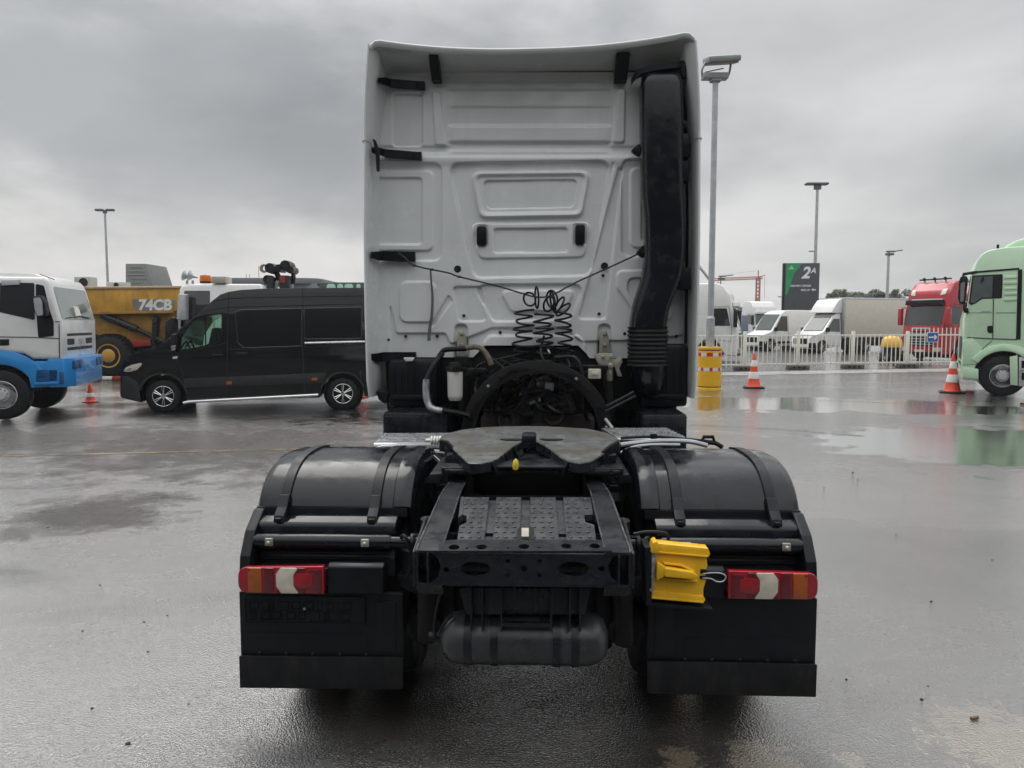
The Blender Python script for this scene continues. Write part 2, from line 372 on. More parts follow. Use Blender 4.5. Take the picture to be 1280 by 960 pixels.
# ================================================================ the yard: wet asphalt
def asphalt():
    m = bpy.data.materials.new('wet_asphalt'); m.use_nodes = True; N, Lk = m.node_tree.nodes, m.node_tree.links; s = N['Principled BSDF']
    c = N.new('ShaderNodeTexCoord').outputs['Object']
    def noise(scale, detail=6, rough=0.6, vec=c, dist=0.0):
        n = N.new('ShaderNodeTexNoise'); n.inputs['Scale'].default_value = scale; n.inputs['Detail'].default_value = detail; n.inputs['Roughness'].default_value = rough; n.inputs['Distortion'].default_value = dist; Lk.new(vec, n.inputs['Vector']); return n.outputs[0]
    def ramp(v, p0, p1, c0=(0, 0, 0, 1), c1=(1, 1, 1, 1)):
        r = N.new('ShaderNodeValToRGB'); r.color_ramp.elements[0].position = p0; r.color_ramp.elements[1].position = p1; r.color_ramp.elements[0].color = c0; r.color_ramp.elements[1].color = c1; Lk.new(v, r.inputs[0]); return r.outputs[0]
    def mth(op, a, b, clamp=False):
        n = N.new('ShaderNodeMath'); n.operation = op; n.use_clamp = clamp
        for i, v in enumerate((a, b)):
            if isinstance(v, (int, float)): n.inputs[i].default_value = v
            else: Lk.new(v, n.inputs[i])
        return n.outputs[0]
    def mix(f, a, b):
        n = N.new('ShaderNodeMixRGB')
        for i, v in enumerate((f, a, b)):
            if isinstance(v, tuple): n.inputs[i].default_value = v
            elif isinstance(v, (int, float)): n.inputs[i].default_value = v
            else: Lk.new(v, n.inputs[i])
        return n.outputs[0]
    st = N.new('ShaderNodeMapping'); st.inputs['Location'].default_value = (4.0, 2.3, 0); st.inputs['Scale'].default_value = (0.6, 1.0, 1.0); Lk.new(c, st.inputs[0]); sv = st.outputs[0]
    wet = ramp(noise(0.35, 8, 0.62, sv, 0.6), 0.34, 0.70)         # 0 damp, 1 standing film of water
    for p, rx, ry in ((G(1245, 556), 3.4, 2.6), (G(1010, 505), 4.5, 2.0), (G(1170, 512), 3.0, 1.2), (G(560, 520), 3.0, 1.5)):
        vs_ = N.new('ShaderNodeVectorMath'); vs_.operation = 'SUBTRACT'; vs_.inputs[1].default_value = p; Lk.new(c, vs_.inputs[0])
        vm_ = N.new('ShaderNodeVectorMath'); vm_.operation = 'MULTIPLY'; vm_.inputs[1].default_value = (1 / rx, 1 / ry, 0); Lk.new(vs_.outputs[0], vm_.inputs[0])
        vl = N.new('ShaderNodeVectorMath'); vl.operation = 'LENGTH'; Lk.new(vm_.outputs[0], vl.inputs[0])
        wet = mth('MAXIMUM', wet, mth('MULTIPLY', ramp(mth('ADD', vl.outputs['Value'], mth('MULTIPLY', mth('SUBTRACT', noise(1.3, 8, 0.65), 0.5), 1.6)), 0.75, 0.95, (1, 1, 1, 1), (0, 0, 0, 1)), 1.22))
    dry = None
    for p, rx, ry in ((G(300, 555), 4.6, 3.4), (G(40, 550), 3.6, 2.2), (G(120, 640), 1.0, 1.1), (G(560, 505), 2.2, 1.6)):
        vs_ = N.new('ShaderNodeVectorMath'); vs_.operation = 'SUBTRACT'; vs_.inputs[1].default_value = p; Lk.new(c, vs_.inputs[0])
        vm_ = N.new('ShaderNodeVectorMath'); vm_.operation = 'MULTIPLY'; vm_.inputs[1].default_value = (1 / rx, 1 / ry, 0); Lk.new(vs_.outputs[0], vm_.inputs[0])
        vl = N.new('ShaderNodeVectorMath'); vl.operation = 'LENGTH'; Lk.new(vm_.outputs[0], vl.inputs[0])
        f_ = ramp(mth('ADD', vl.outputs['Value'], mth('MULTIPLY', mth('SUBTRACT', noise(1.9, 10, 0.75), 0.5), 3.0)), 0.35, 1.25, (1, 1, 1, 1), (0, 0, 0, 1))
        dry = f_ if dry is None else mth('MAXIMUM', dry, f_)
    patch = ramp(noise(0.9, 9, 0.68, sv), 0.40, 0.66)
    agg = N.new('ShaderNodeTexVoronoi'); agg.inputs['Scale'].default_value = 95; Lk.new(c, agg.inputs['Vector'])
    grit = noise(150, 3, 0.6)
    base = mix(patch, (0.030, 0.026, 0.023, 1), (0.066, 0.064, 0.062, 1))
    base = mix(mth('MULTIPLY', dry, 0.8), base, (0.060, 0.048, 0.039, 1))
    spk = ramp(grit, 0.38, 0.68, (0.35, 0.35, 0.35, 1), (1.8, 1.79, 1.77, 1))
    mul = N.new('ShaderNodeMixRGB'); mul.blend_type = 'MULTIPLY'; mul.inputs[0].default_value = 1.0; Lk.new(base, mul.inputs[1]); Lk.new(spk, mul.inputs[2]); col = mul.outputs[0]
    # silt left by a dried puddle: sandy stains with an outline of their own
    for p, rad in (((G(1262, 930)), 0.38), (G(960, 952), 0.16), (G(1062, 950), 0.07), (G(850, 948), 0.10)):
        vm = N.new('ShaderNodeVectorMath'); vm.operation = 'DISTANCE'; vm.inputs[1].default_value = p; Lk.new(c, vm.inputs[0])
        d = mth('ADD', mth('DIVIDE', vm.outputs['Value'], rad), mth('MULTIPLY', mth('SUBTRACT', noise(10, 9, 0.78), 0.5), 4.2))
        f = mth('MULTIPLY', ramp(d, 0.7, 1.0, (1, 1, 1, 1), (0, 0, 0, 1)), 0.6); col = mix(f, col, (0.20, 0.165, 0.115, 1))
    Lk.new(col, s.inputs['Base Color'])
    rough = mth('SUBTRACT', 0.36, mth('MULTIPLY', wet, 0.25)); rough = mth('ADD', rough, mth('MULTIPLY', mth('SUBTRACT', noise(3.1, 7, 0.7), 0.5), 0.22)); Lk.new(mth('MAXIMUM', rough, 0.05), s.inputs['Roughness'])
    s.inputs['Specular IOR Level'].default_value = 1.0; Lk.new(mth('SUBTRACT', 1.0, mth('MULTIPLY', dry, 0.72)), s.inputs['Coat Weight']); s.inputs['Coat IOR'].default_value = 2.0; s.inputs['Coat Roughness'].default_value = 0.07
    wv = N.new('ShaderNodeMixRGB'); wv.blend_type = 'ADD'; wv.inputs[0].default_value = 0.012; Lk.new(c, wv.inputs[1])
    wn_ = N.new('ShaderNodeTexNoise'); wn_.inputs['Scale'].default_value = 40; Lk.new(c, wn_.inputs['Vector']); Lk.new(wn_.outputs['Color'], wv.inputs[2]); Lk.new(wv.outputs[0], agg.inputs['Vector'])
    agg2 = N.new('ShaderNodeTexVoronoi'); agg2.inputs['Scale'].default_value = 190; Lk.new(c, agg2.inputs['Vector'])
    h = mth('ADD', mth('ADD', mth('MULTIPLY', agg.outputs['Distance'], 0.8), mth('MULTIPLY', agg2.outputs['Distance'], 0.4)), mth('MULTIPLY', grit, 0.5))
    film = mth('ADD', mth('SUBTRACT', 1.0, mth('MULTIPLY', wet, 0.78)), mth('MULTIPLY', dry, 1.6))
    b1 = N.new('ShaderNodeBump'); b1.inputs['Distance'].default_value = 0.0064; Lk.new(mth('MULTIPLY', film, 0.9), b1.inputs['Strength']); Lk.new(h, b1.inputs['Height'])
    b2 = N.new('ShaderNodeBump'); b2.inputs['Distance'].default_value = 0.02; b2.inputs['Strength'].default_value = 0.08; Lk.new(noise(9, 5, 0.6), b2.inputs['Height']); Lk.new(b1.outputs[0], b2.inputs['Normal']); Lk.new(b2.outputs[0], s.inputs['Normal']); Lk.new(b2.outputs[0], s.inputs['Coat Normal'])
    return m
M_ASPHALT = asphalt()
b = MB(); S = 1500
b.surf(lambda u, v: Vector((-S + 2 * S * u, -40 + (S + 40) * v, 0)), 20, 20)
g = b.build('ground', M_ASPHALT); g['kind'] = 'structure'

# ================================================================ the tractor truck
TY = 4.05
TRZ = math.atan2(-0.0338, 1)
TF = Frame((-0.057 + 0.0338 * TY, TY, 0), TRZ)
OFF = (0, TY, 0)
def K(px, py, Y):
    x, z = TF.Y(px, py, Y - TY); return Vector((x, Y, z))
TRUCK = thing('tractor_truck', 'pale grey tractor unit seen from behind with empty fifth wheel and black mudguards', 'truck', TF.loc, TRZ)
def tb(mb, name, m, parent=None, **k): return mb.build(name, m, parent or TRUCK, off=OFF, **k)

# ---- embossed rear wall of the cab: a height field over the pressed panel
WY = 6.05
def cab_wall():
    X0, X1, Y0, Y1, ST = 473.0, 857.0, 91.0, 449.0, 1.15
    nx, ny = int((X1 - X0) / ST) + 1, int((Y1 - Y0) / ST) + 1
    px = np.linspace(X0, X1, nx); py = np.linspace(Y0, Y1, ny)
    PX, PY = np.meshgrid(px, py, indexing='ij')
    U, V = (PX - 480) * 2.666, (PY - 80) * 2.666        # the zoomed drawing's units
    def ss(a, b, x):
        t = np.clip((x - a) / (b - a), 0, 1); return t * t * (3 - 2 * t)
    def sdf(poly):
        P = np.array(poly, float); d = np.full(U.shape, 1e9); inside = np.zeros(U.shape, bool)
        for i in range(len(P)):
            a, b = P[i - 1], P[i]; e = b - a
            wx, wy = U - a[0], V - a[1]
            t = np.clip((wx * e[0] + wy * e[1]) / (e @ e), 0, 1)
            d = np.minimum(d, np.hypot(wx - e[0] * t, wy - e[1] * t))
            c = ((a[1] <= V) != (b[1] <= V))
            with np.errstate(divide='ignore', invalid='ignore'):
                xi = a[0] + (V - a[1]) / (b[1] - a[1] if b[1] != a[1] else 1e-9) * e[0]
            inside ^= c & (U < xi)
        return np.where(inside, -d, d)
    D = np.zeros(U.shape)
    def em(poly, h, w=9, r=14):
        nonlocal D
        w *= 0.60; h *= 2.1
        D += h * (1 - ss(-w / 2, w / 2, sdf(rpoly(poly, r, 5))))
    def bx(x0, y0, x1, y1): return [(x0, y0), (x1, y0), (x1, y1), (x0, y1)]
    # upper panel: horizontal swages between X 215 and 750
    mask = ss(205, 235, U) * (1 - ss(738, 765, U))
    prof = -0.012 * ss(42, 60, V) + 0.020 * ss(80, 94, V) - 0.011 * ss(140, 148, V) + 0.012 * ss(200, 212, V) - 0.030 * ss(254, 268, V) + 0.021 * ss(282, 292, V)
    D += prof * mask
    D += 0.014 * (1 - ss(30, 44, V))
    # seam under the upper panel, the whole width
    D += -0.013 * ss(270, 280, V) * (1 - ss(292, 300, V)) * (1 - mask) + 0.010 * ss(300, 316, V) * (1 - ss(322, 345, V))
    em(bx(28, 95, 128, 274), -0.010, 8, 12); em([(160, 95), (188, 95), (206, 272), (172, 272)], 0.008, 7, 8)
    em([(777, 84), (804, 84), (800, 263), (762, 263)], 0.010, 7, 10)
    # left side pressings
    em(bx(-40, 330, 192, 655), -0.010, 8, 30); em(bx(-40, 354, 162, 622), 0.009, 7, 24); em(bx(-40, 378, 126, 601), -0.009, 7, 14)
    em(bx(52, 725, 172, 861), 0.009, 8, 30)
    em([(216, 768), (228, 790), (168, 872), (150, 880)], -0.007, 7, 6)
    em([(228, 742), (322, 742), (340, 857), (250, 857)], -0.009, 8, 14)
    # middle trapezoid with the blanked window
    em([(214, 330), (757, 322), (688, 705), (300, 713)], -0.015, 10, 34)
    em([(290, 360), (688, 356), (660, 507), (318, 513)], 0.016, 12, 28); em([(302, 372), (675, 368), (650, 494), (330, 499)], -0.010, 22, 24)
    em([(330, 388), (644, 384), (630, 475), (345, 480)], -0.011, 8, 16)
    em([(287, 531), (692, 527), (668, 643), (318, 648)], 0.008, 8, 26); em([(365, 548), (612, 545), (612, 626), (367, 629)], -0.010, 7, 10)
    em(bx(300, 535, 345, 608), -0.006, 7, 10); em(bx(632, 531, 676, 604), -0.006, 7, 10)
    # lower middle
    em([(296, 735), (668, 733), (622, 852), (362, 859)], -0.012, 9, 30); em([(384, 755), (642, 752), (602, 822), (424, 826)], 0.009, 8, 20)
    # right side pressings
    em([(760, 328), (770, 328), (690, 690), (684, 660)], -0.004, 6, 4)
    em([(782, 344), (796, 344), (738, 850), (648, 850)], -0.011, 8, 12)
    em(bx(792, 318, 930, 642), -0.010, 8, 30); em(bx(820, 345, 930, 612), 0.009, 8, 28); em(bx(858, 365, 940, 588), -0.008, 7, 10)
    em([(775, 690), (960, 684), (960, 860), (835, 830), (775, 745)], 0.010, 8, 24); em([(812, 714), (960, 712), (960, 840), (846, 800), (812, 760)], -0.010, 8, 24)
    # bottom flange, hinge niches
    em([(18, 780), (40, 898), (205, 898), (222, 935), (360, 880), (600, 880), (660, 925), (900, 920), (1010, 900), (1010, 1000), (18, 1000)], -0.010, 10, 12)
    for cx in (257, 735):
        em([(cx - 24, 1000), (cx - 20, 868), (cx + 20, 868), (cx + 24, 1000)], -0.016, 8, 18)
    em([(330, 930), (352, 905), (648, 905), (672, 935), (672, 1000), (330, 1000)], 0.012, 12, 16)
    # pressed sheet is never quite flat
    D += 0.0016 * np.sin(U / 61 + 1.3) * np.sin(V / 47) + 0.0010 * np.sin(U / 23 + V / 31)
    keep_y = np.where(px < 592, 446.0, np.where(px < 607, 446 - (px - 592), np.where(px < 722, 431.0, np.where(px < 738, 431 + (px - 722) * 1.05, np.where(px < 800, 447.5, 430.0)))))
    verts = []; faces = []
    idx = -np.ones(U.shape, int)
    for i in range(nx):
        for j in range(ny):
            if py[j] <= keep_y[i] + 1.2:
                x, z = TF.Y(px[i], py[j], WY - TY)
                idx[i, j] = len(verts); verts.append((x, WY - TY - D[i, j], z))
    for i in range(nx - 1):
        for j in range(ny - 1):
            q = (idx[i, j], idx[i, j + 1], idx[i + 1, j + 1], idx[i + 1, j])
            if min(q) >= 0: faces.append(q)
    me = bpy.data.meshes.new('cab_rear_wall'); me.from_pydata(verts, [], faces)
    me.polygons.foreach_set('use_smooth', [True] * len(faces)); me.materials.append(M_CAB)
    return link('cab_rear_wall', me, TRUCK)
WALL = cab_wall()
def zz(X, Y): return (480 + X / 2.666, 80 + Y / 2.666)
for X, Y, r in ((245, 683, 12), (735, 673, 12), (730, 705, 5.5), (266, 839, 5.5), (717, 833, 5.5), (72, 908, 5.5), (177, 907, 5.5), (387, 895, 5.5), (802, 899, 5.5), (974, 907, 5.5), (15, 919, 4.5)):
    p = K(*zz(X, Y), WY - 0.004); rr = r / 2.666 * WY / FPX
    b = MB(); b.lathe([(rr, 0), (rr, -0.004), (rr * 0.75, -0.007), (rr * 0.3, -0.004), (0.0005, -0.004)], p + Vector((0, 0.006, 0)), (0, 1, 0), 18)
    tb(b, 'rubber_plug', M_RUBBER, WALL)
for X0, Y0, X1, Y1 in ((308, 540, 341, 604), (638, 535, 670, 600)):
    a, c = K(*zz(X0, Y0), WY - 0.02), K(*zz(X1, Y1), WY - 0.02)
    b = MB(); b.prism(rect(a.x, c.z, c.x, a.z, 0.022), WY - 0.012, WY + 0.03, 'xz', b=0.004)
    tb(b, 'air_vent', M_BLACK, WALL)
# cab shell behind the wall
b = MB()
b.prism(rpoly([(6.085, 1.78), (6.6, 1.70), (7.0, 1.30), (8.05, 1.30), (8.30, 1.75), (8.25, 2.35), (7.95, 3.45), (7.3, 3.78), (6.085, 3.80)], [0.02, 0.02, 0.05, 0.12, 0.15, 0.1, 0.3, 0.4, 0.03]), -1.19, 1.19, 'yz', b=0.03)
tb(b, 'cab_shell', M_CAB)
b = MB(); b.prism([(8.30, 2.25), (8.31, 2.27), (8.07, 3.22), (8.04, 3.2)], -1.1, 1.1, 'yz'); tb(b, 'windscreen', M_GLASS)
b = MB(); b.prism(rpoly([(7.7, 0.35), (8.35, 0.35), (8.45, 0.6), (8.4, 1.28), (7.7, 1.28)], 0.06), -1.24, 1.24, 'yz', b=0.05); tb(b, 'front_bumper', M_CAB)

# ---- side fairings at the rear edge of the cab and the roof spoiler
def fairing(sg):
    sec = [(1.185, 6.075), (1.20, 6.0), (1.212, 5.92), (1.222, 5.84), (1.228, 5.785), (1.234, 5.766), (1.243, 5.762), (1.250, 5.772), (1.252, 5.82), (1.252, 6.3), (1.252, 7.4)]
    zs = [1.285, 1.30, 1.36, 1.42, 1.6, 2.0, 2.5, 3.0, 3.17, 3.19]
    rings = []
    for z in zs:
        pull = max(0, (1.42 - z)) * 0.9
        bul = -0.012 * ((z - 2.2) / 1.0) ** 2
        rings.append([(-(x + bul - (0.05 * pull if k > 3 else 0)), Y + (pull * max(0, 1 - k / 9.0) if k < 9 else 0), z) for k, (x, Y) in enumerate(sec)])
    b = MB(); b.loft(rings, closed=False, caps=False)
    if sg > 0: b = b.mirror_x()
    tb(b, 'side_fairing', M_CAB)
    zs = [3.197, 3.21, 3.3, 3.45, 3.6, 3.72, 3.80, 3.845, 3.87]
    rings = []
    for z in zs:
        t = (z - 3.19) / 0.7
        rings.append([(-(x - 0.012 - 0.052 * t ** 1.6 - (0.05 * t if k < 4 else 0)), Y - 0.050 * t if k < 9 else Y, z) for k, (x, Y) in enumerate(sec)])
    b = MB(); b.loft(rings, closed=False, caps=False)
    if sg > 0: b = b.mirror_x()
    tb(b, 'roof_side_fairing', M_CAB)
    b = MB(); b.tube([(-1.182 + 0.0, 6.03, 3.192), (-1.205, 5.90, 3.193), (-1.232, 5.775, 3.194), (-1.240, 5.762, 3.194), (-1.249, 5.80, 3.194), (-1.249, 6.2, 3.194)], 0.005, 6)
    if sg > 0: b = b.mirror_x()
    tb(b, 'fairing_seam', M_WHITE)
    # fairing outer support: black strut seen under the wall, and bracket end
    b = MB(); b.prism(rpoly([(-1.2, 1.33), (-1.10, 1.31), (-1.13, 1.22), (-1.18, 1.26)], 0.01), 5.9, 6.0, 'xz', b=0.004)
    if sg > 0: b = b.mirror_x()
    tb(b, 'fairing_foot', M_BLACK)
for sg in (-1, 1): fairing(sg)
def spoiler():
    hw = 1.172
    def edge(u):
        x = -hw + 2 * hw * u; n = abs(x / hw); cz = 3.932 + (x * 0.012) - 0.102 * (1 - n ** 2.2) - 0.050 * max(0, (n - 0.93) / 0.07) ** 2.5
        return x, 5.703 + 0.015 * n, cz
    nu = 60; rings = []
    for i in range(nu + 1):
        u = i / nu; x, Y, z = edge(u); n = abs(x) / hw
        xi = x * 0.985
        wz = 3.762 - 0.03 * max(0, (n - 0.85) / 0.15) ** 2
        r = [(xi, 6.09, wz - 0.004), (xi, 6.00, wz + 0.004), (xi, 5.93, wz + (z - wz) * 0.28), (xi, 5.84, wz + (z - wz) * 0.52), (x, 5.77, wz + (z - wz) * 0.72), (x, Y + 0.022, z - 0.045), (x, Y + 0.004, z - 0.03), (x, Y, z - 0.012), (x, Y + 0.006, z - 0.002), (x, Y + 0.03, z), (x, Y + 0.5, z - 0.03), (x * 0.985, Y + 1.3, z - 0.14), (x * 0.96, Y + 2.1, z - 0.45)]
        rings.append(r)
    b = MB(); b.loft(rings, closed=False, caps=False); tb(b, 'roof_spoiler', M_CAB, fix=True)
    for px0, px1 in ((537, 551), (770, 784)):
        a, c = K(px0, 64, 5.86), K(px1, 98, 5.95)
        b = MB(); b.prism(rpoly([(5.80, a.z - 0.03), (5.86, a.z - 0.02), (6.03, c.z + 0.02), (6.03, c.z - 0.02), (5.95, c.z - 0.01), (5.90, c.z + 0.03), (5.82, a.z - 0.08)], 0.01), a.x, c.x, 'yz', b=0.004)
        b.cyl((a.x - 0.012, 5.86, a.z - 0.02), (c.x + 0.012, 5.86, a.z - 0.02), 0.018, n=12)
        tb(b, 'spoiler_hinge', M_BLACK)
spoiler()
# black latch straps between fairing and wall (left) 
for (x0, y0), (x1, y1), th in (((473, 101), (531, 107), 9), ((465, 188), (527, 195), 9), ((464, 319), (519, 321), 12), ((463, 446), (520, 446), 12)):
    h = th / FPX * 5.95
    pts = [(K(x0, y0, 5.84), 0.6), (K(x0 + 9, y0 + 1, 5.93), 0.9), (K(x0 + 16, (y0 + y1) / 2, 6.0), 1), (K(x1 - 6, y1, 6.01), 1), (K(x1, y1, 6.01), 1)]
    rings = [[p + Vector((0, -0.02, -h * s / 2)), p + Vector((0, -0.02, h * s / 2)), p + Vector((0, 0.025, h * s / 2)), p + Vector((0, 0.025, -h * s / 2))] for p, s in pts]
    b = MB(); b.loft(rings); b.cyl(K(x1 - 10, y1, 5.985), K(x1 - 10, y1, 5.975), 0.014, n=12)
    if th == 9 and y0 > 150: b.prism([(q.x, q.z) for q in (K(466, 173, 5.86), K(470, 176, 5.86), K(474, 188, 5.86), K(474, 214, 5.86), K(471, 214, 5.86), K(470, 196, 5.86))], 5.85, 5.88, 'xz')
    tb(b, 'fairing_strap', M_BLACK)

# ---- intake duct on the right
def duct():
    st = [(88, 809, 846, 5.90, 0.05), (90, 806, 850, 5.89, 0.075), (95, 803, 853, 5.88, 0.10), (105, 801.5, 854.5, 5.875, 0.115), (150, 801.5, 855, 5.87, 0.12), (200, 802, 855, 5.87, 0.12), (240, 803, 856, 5.87, 0.12), (270, 806, 857, 5.87, 0.12), (300, 807, 858, 5.87, 0.12), (325, 806, 857, 5.87, 0.12), (345, 803.5, 853, 5.86, 0.12), (360, 799, 848, 5.855, 0.12), (375, 794, 841, 5.85, 0.12), (392, 790, 836, 5.84, 0.12), (409, 788, 834, 5.84, 0.12)]
    rings = []
    for py, xl, xr, Y, dp in st:
        a, c = K(xl, py, Y - dp * 0.6), K(xr, py, Y - dp * 0.6)
        cx, hw, z = (a.x + c.x) / 2, (c.x - a.x) / 2, a.z
        r = []
        for i in range(36):
            th = 2 * math.pi * i / 36; ct, s_ = math.cos(th), math.sin(th)
            e = 0.45
            r.append((cx + hw * math.copysign(abs(ct) ** e, ct), Y + dp * math.copysign(abs(s_) ** 0.55, s_), z))
        rings.append(r)
    b = MB(); b.loft(rings); d = tb(b, 'intake_duct', M_BLACKWET, angle=50)
    # bellows
    prof = []; rings = []
    for k in range(49):
        py = 409 + k; w = 0.5 + 0.5 * math.cos(k / 48 * 9 * 2 * math.pi)
        a, c = K(787 - 2.2 * w, py, 5.80), K(834 + 2.2 * w, py, 5.80)
        cx, hw = (a.x + c.x) / 2, (c.x - a.x) / 2
        rings.append([(cx + hw * math.copysign(abs(math.cos(t)) ** 0.7, math.cos(t)), 5.84 + (0.118 + 0.012 * w) * math.copysign(abs(math.sin(t)) ** 0.7, math.sin(t)), a.z) for t in [2 * math.pi * i / 32 for i in range(32)]])
    b = MB(); b.loft(rings); tb(b, 'bellows', M_RUBBER, d, angle=60)
    rings = []
    for py, xl, xr, Y, dp in ((456, 788, 833, 5.84, 0.12), (459, 789, 833, 5.84, 0.12), (470, 790, 832.5, 5.86, 0.12), (480, 791, 832, 5.88, 0.12), (488, 793, 830, 5.90, 0.11), (494, 798, 826, 5.92, 0.1), (499, 805, 819, 5.94, 0.06), (501, 810, 814, 5.95, 0.02)):
        a, c = K(xl, py, 5.8), K(xr, py, 5.8); cx, hw = (a.x + c.x) / 2, (c.x - a.x) / 2
        rings.append([(cx + hw * math.copysign(abs(math.cos(t)) ** 0.7, math.cos(t)), Y + dp * math.sin(t), a.z) for t in [2 * math.pi * i / 32 for i in range(32)]])
    b = MB(); b.loft(rings); tb(b, 'duct_elbow', M_BLACKWET, d, angle=60)
    # top clamp and the ears and boxes that hold it
    b = MB(); P = [K(790, 100, 5.9), K(797, 92, 5.86), (K(810, 87.5, 5.83)), K(830, 84, 5.82), K(848, 82, 5.84), K(857, 80, 5.9)]
    rings = [[p + Vector((0, -0.03, -0.022)), p + Vector((0, -0.03, 0.02)), p + Vector((0, 0.06, 0.02)), p + Vector((0, 0.06, -0.022))] for p in smooth(P, 4)]
    b.loft(rings); b.prism([(q.x, q.z) for q in (K(849, 80, 5.86), K(858, 78, 5.86), K(857, 98, 5.86), K(852, 98, 5.86))], 5.83, 5.9, 'xz', b=0.004); tb(b, 'duct_clamp', M_BLACK, d)
    for pts in (((788, 189), (797, 181), (806, 180), (806, 197), (797, 195)), ((795, 316), (803, 307), (812, 308), (812, 323), (801, 322)), ((846, 312), (856, 308), (858, 312), (857, 319), (850, 319))):
        b = MB(); q = [K(x, y, 5.93) for x, y in pts]
        b.prism(rpoly([(v.x, v.z) for v in q], 0.012), 5.91, 5.96, 'xz', b=0.004)
        c = K(pts[0][0] + 4, pts[0][1], 5.9); b.cyl(c, c + Vector((0, 0.02, 0)), 0.01, n=10)
        tb(b, 'mounting_ear', M_BLACK, d)
    for x0, y0, x1, y1 in ((848, 202, 860, 227), (847, 335, 862, 362), (846, 152, 858, 160), (845, 180, 862, 187), (846, 148, 854, 176), (850, 168, 861, 198)):
        a, c = K(x0, y0, 5.88), K(x1, y1, 5.88)
        b = MB(); b.bb((a.x, 5.85, c.z), (c.x, 5.99, a.z), b=0.008); tb(b, 'duct_bracket', M_BLACK, d)
    b = MB(); a, c = K(856, 100, 5.95), K(858, 430, 5.95); b.tube([(a.x, 5.95, a.z), (c.x - 0.01, 5.95, 2.6), (c.x - 0.005, 5.95, c.z)], 0.012, 8); tb(b, 'cable_conduit', M_BLACK, d)
duct()

# ---- rope, strap and coiled hoses in front of the wall
b = MB(); b.tube([K(x, y, Y) for x, y, Y in ((494, 314, 6.0), (506, 322, 5.97), (518, 332, 5.95), (560, 341, 5.95), (574, 346, 5.95), (620, 357, 5.93), (660, 369, 5.92), (674, 371.5, 5.92), (690, 369, 5.92), (720, 353, 5.94), (760, 335, 5.95), (803, 315, 5.95))], 0.0065, 7, sm=3)
for x, y in ((518, 332), (574, 346), (540, 337)): b.ball(K(x, y, 5.95), 0.014, (1.3, 1, 0.8), 1)
tb(b, 'rope', mat('grey_rope', (0.05, 0.048, 0.044), rough=0.8, bump=0.3, bscale=300))
b = MB(); P = smooth([K(538, 337, 5.99), K(539, 352, 5.99), K(540.5, 372, 5.99), K(539.5, 395, 5.99), K(537, 412, 5.99), K(536, 426, 5.985)], 5)
for i in range(1): b.loft([[p + Vector((-w, 0, 0)), p + Vector((w, 0.002, 0)), p + Vector((w, 0.006, 0)), p + Vector((-w, 0.004, 0))] for p, w in [(p, 0.006 + 0.008 * k / len(P)) for k, p in enumerate(P)]])
tb(b, 'hanging_strap', mat('grey_webbing', (0.11, 0.115, 0.115), rough=0.8, bump=0.4, bscale=250))
def coil(cx, y0, y1, rad, turns, ph, Y=5.91, drift=0.0):
    pts = []; n = int(turns * 22)
    for i in range(n + 1):
        t = i / n; c = K(cx + drift * t, y0 + (y1 - y0) * t, Y); a = 2 * math.pi * turns * t + ph
        wob = 1 + 0.18 * math.sin(3.1 * a / 2 + ph * 5)
        pts.append(c + Vector((rad * wob * math.cos(a), rad * 0.75 * math.sin(a), 0.006 * math.sin(a * 1.0 + ph) + 0.008 * math.sin(0.37 * a))))
    return pts
M_HOSE = plastic('black_hose', (0.012, 0.012, 0.014), rough=0.3)
hs = []
for cx, y0, y1, rad, turns, ph, dr, loops in ((656, 388, 482, 0.068, 10.3, 0.4, -6, ((662, 374, 20, 14, 120), (671, 372, 6, 22, 92))), (679, 392, 480, 0.066, 11.2, 2.2, 2, ((686, 380, 26, 10, 160), (690, 374, 18, 18, 100))), (704, 392, 476, 0.056, 9.3, 3.6, 4, ((691, 377, 7, 20, 100), (699, 381, 9, 18, 60), (704, 387, 10, 18, 40)))):
    b = MB(); b.tube(coil(cx, y0, y1, rad, turns, ph, drift=dr), 0.0088, 7)
    for lx, ly, w, l, ang in loops:
        ca, sa = math.cos(R(ang)), math.sin(R(ang)); s = 5.9 / FPX; c0 = K(lx, ly, 5.9)
        b.tube([c0 + Vector((s * (l * 0.60 * math.cos(t) * ca - w * 0.36 * math.sin(t) * sa), 0.03 * math.sin(t), s * (l * 0.60 * math.cos(t) * sa + w * 0.36 * math.sin(t) * ca))) for t in [2 * math.pi * k / 24 for k in range(24)]], 0.0080, 7, closed=True)
    hs.append(tb(b, 'coiled_air_hose', M_HOSE))
b = MB(); b.tube([K(680, 420, 5.93), K(676, 440, 5.85), K(682, 458, 5.8), K(676, 470, 5.78)], 0.010, 8, sm=5); b.tube([K(700, 440, 5.9), K(712, 455, 5.85), K(700, 470, 5.8), K(688, 468, 5.78)], 0.007, 7, sm=5)
b.tube([K(650, 450, 5.85), K(630, 455, 5.8), K(612, 470, 5.78), K(640, 482, 5.75), K(643, 490, 5.72)], 0.006, 7, sm=5); b.tube([K(662, 440, 5.9), K(640, 445, 5.8), K(600, 455, 5.72), K(590, 470, 5.72)], 0.006, 7, sm=5)
tb(b, 'loose_hose_end', M_HOSE)
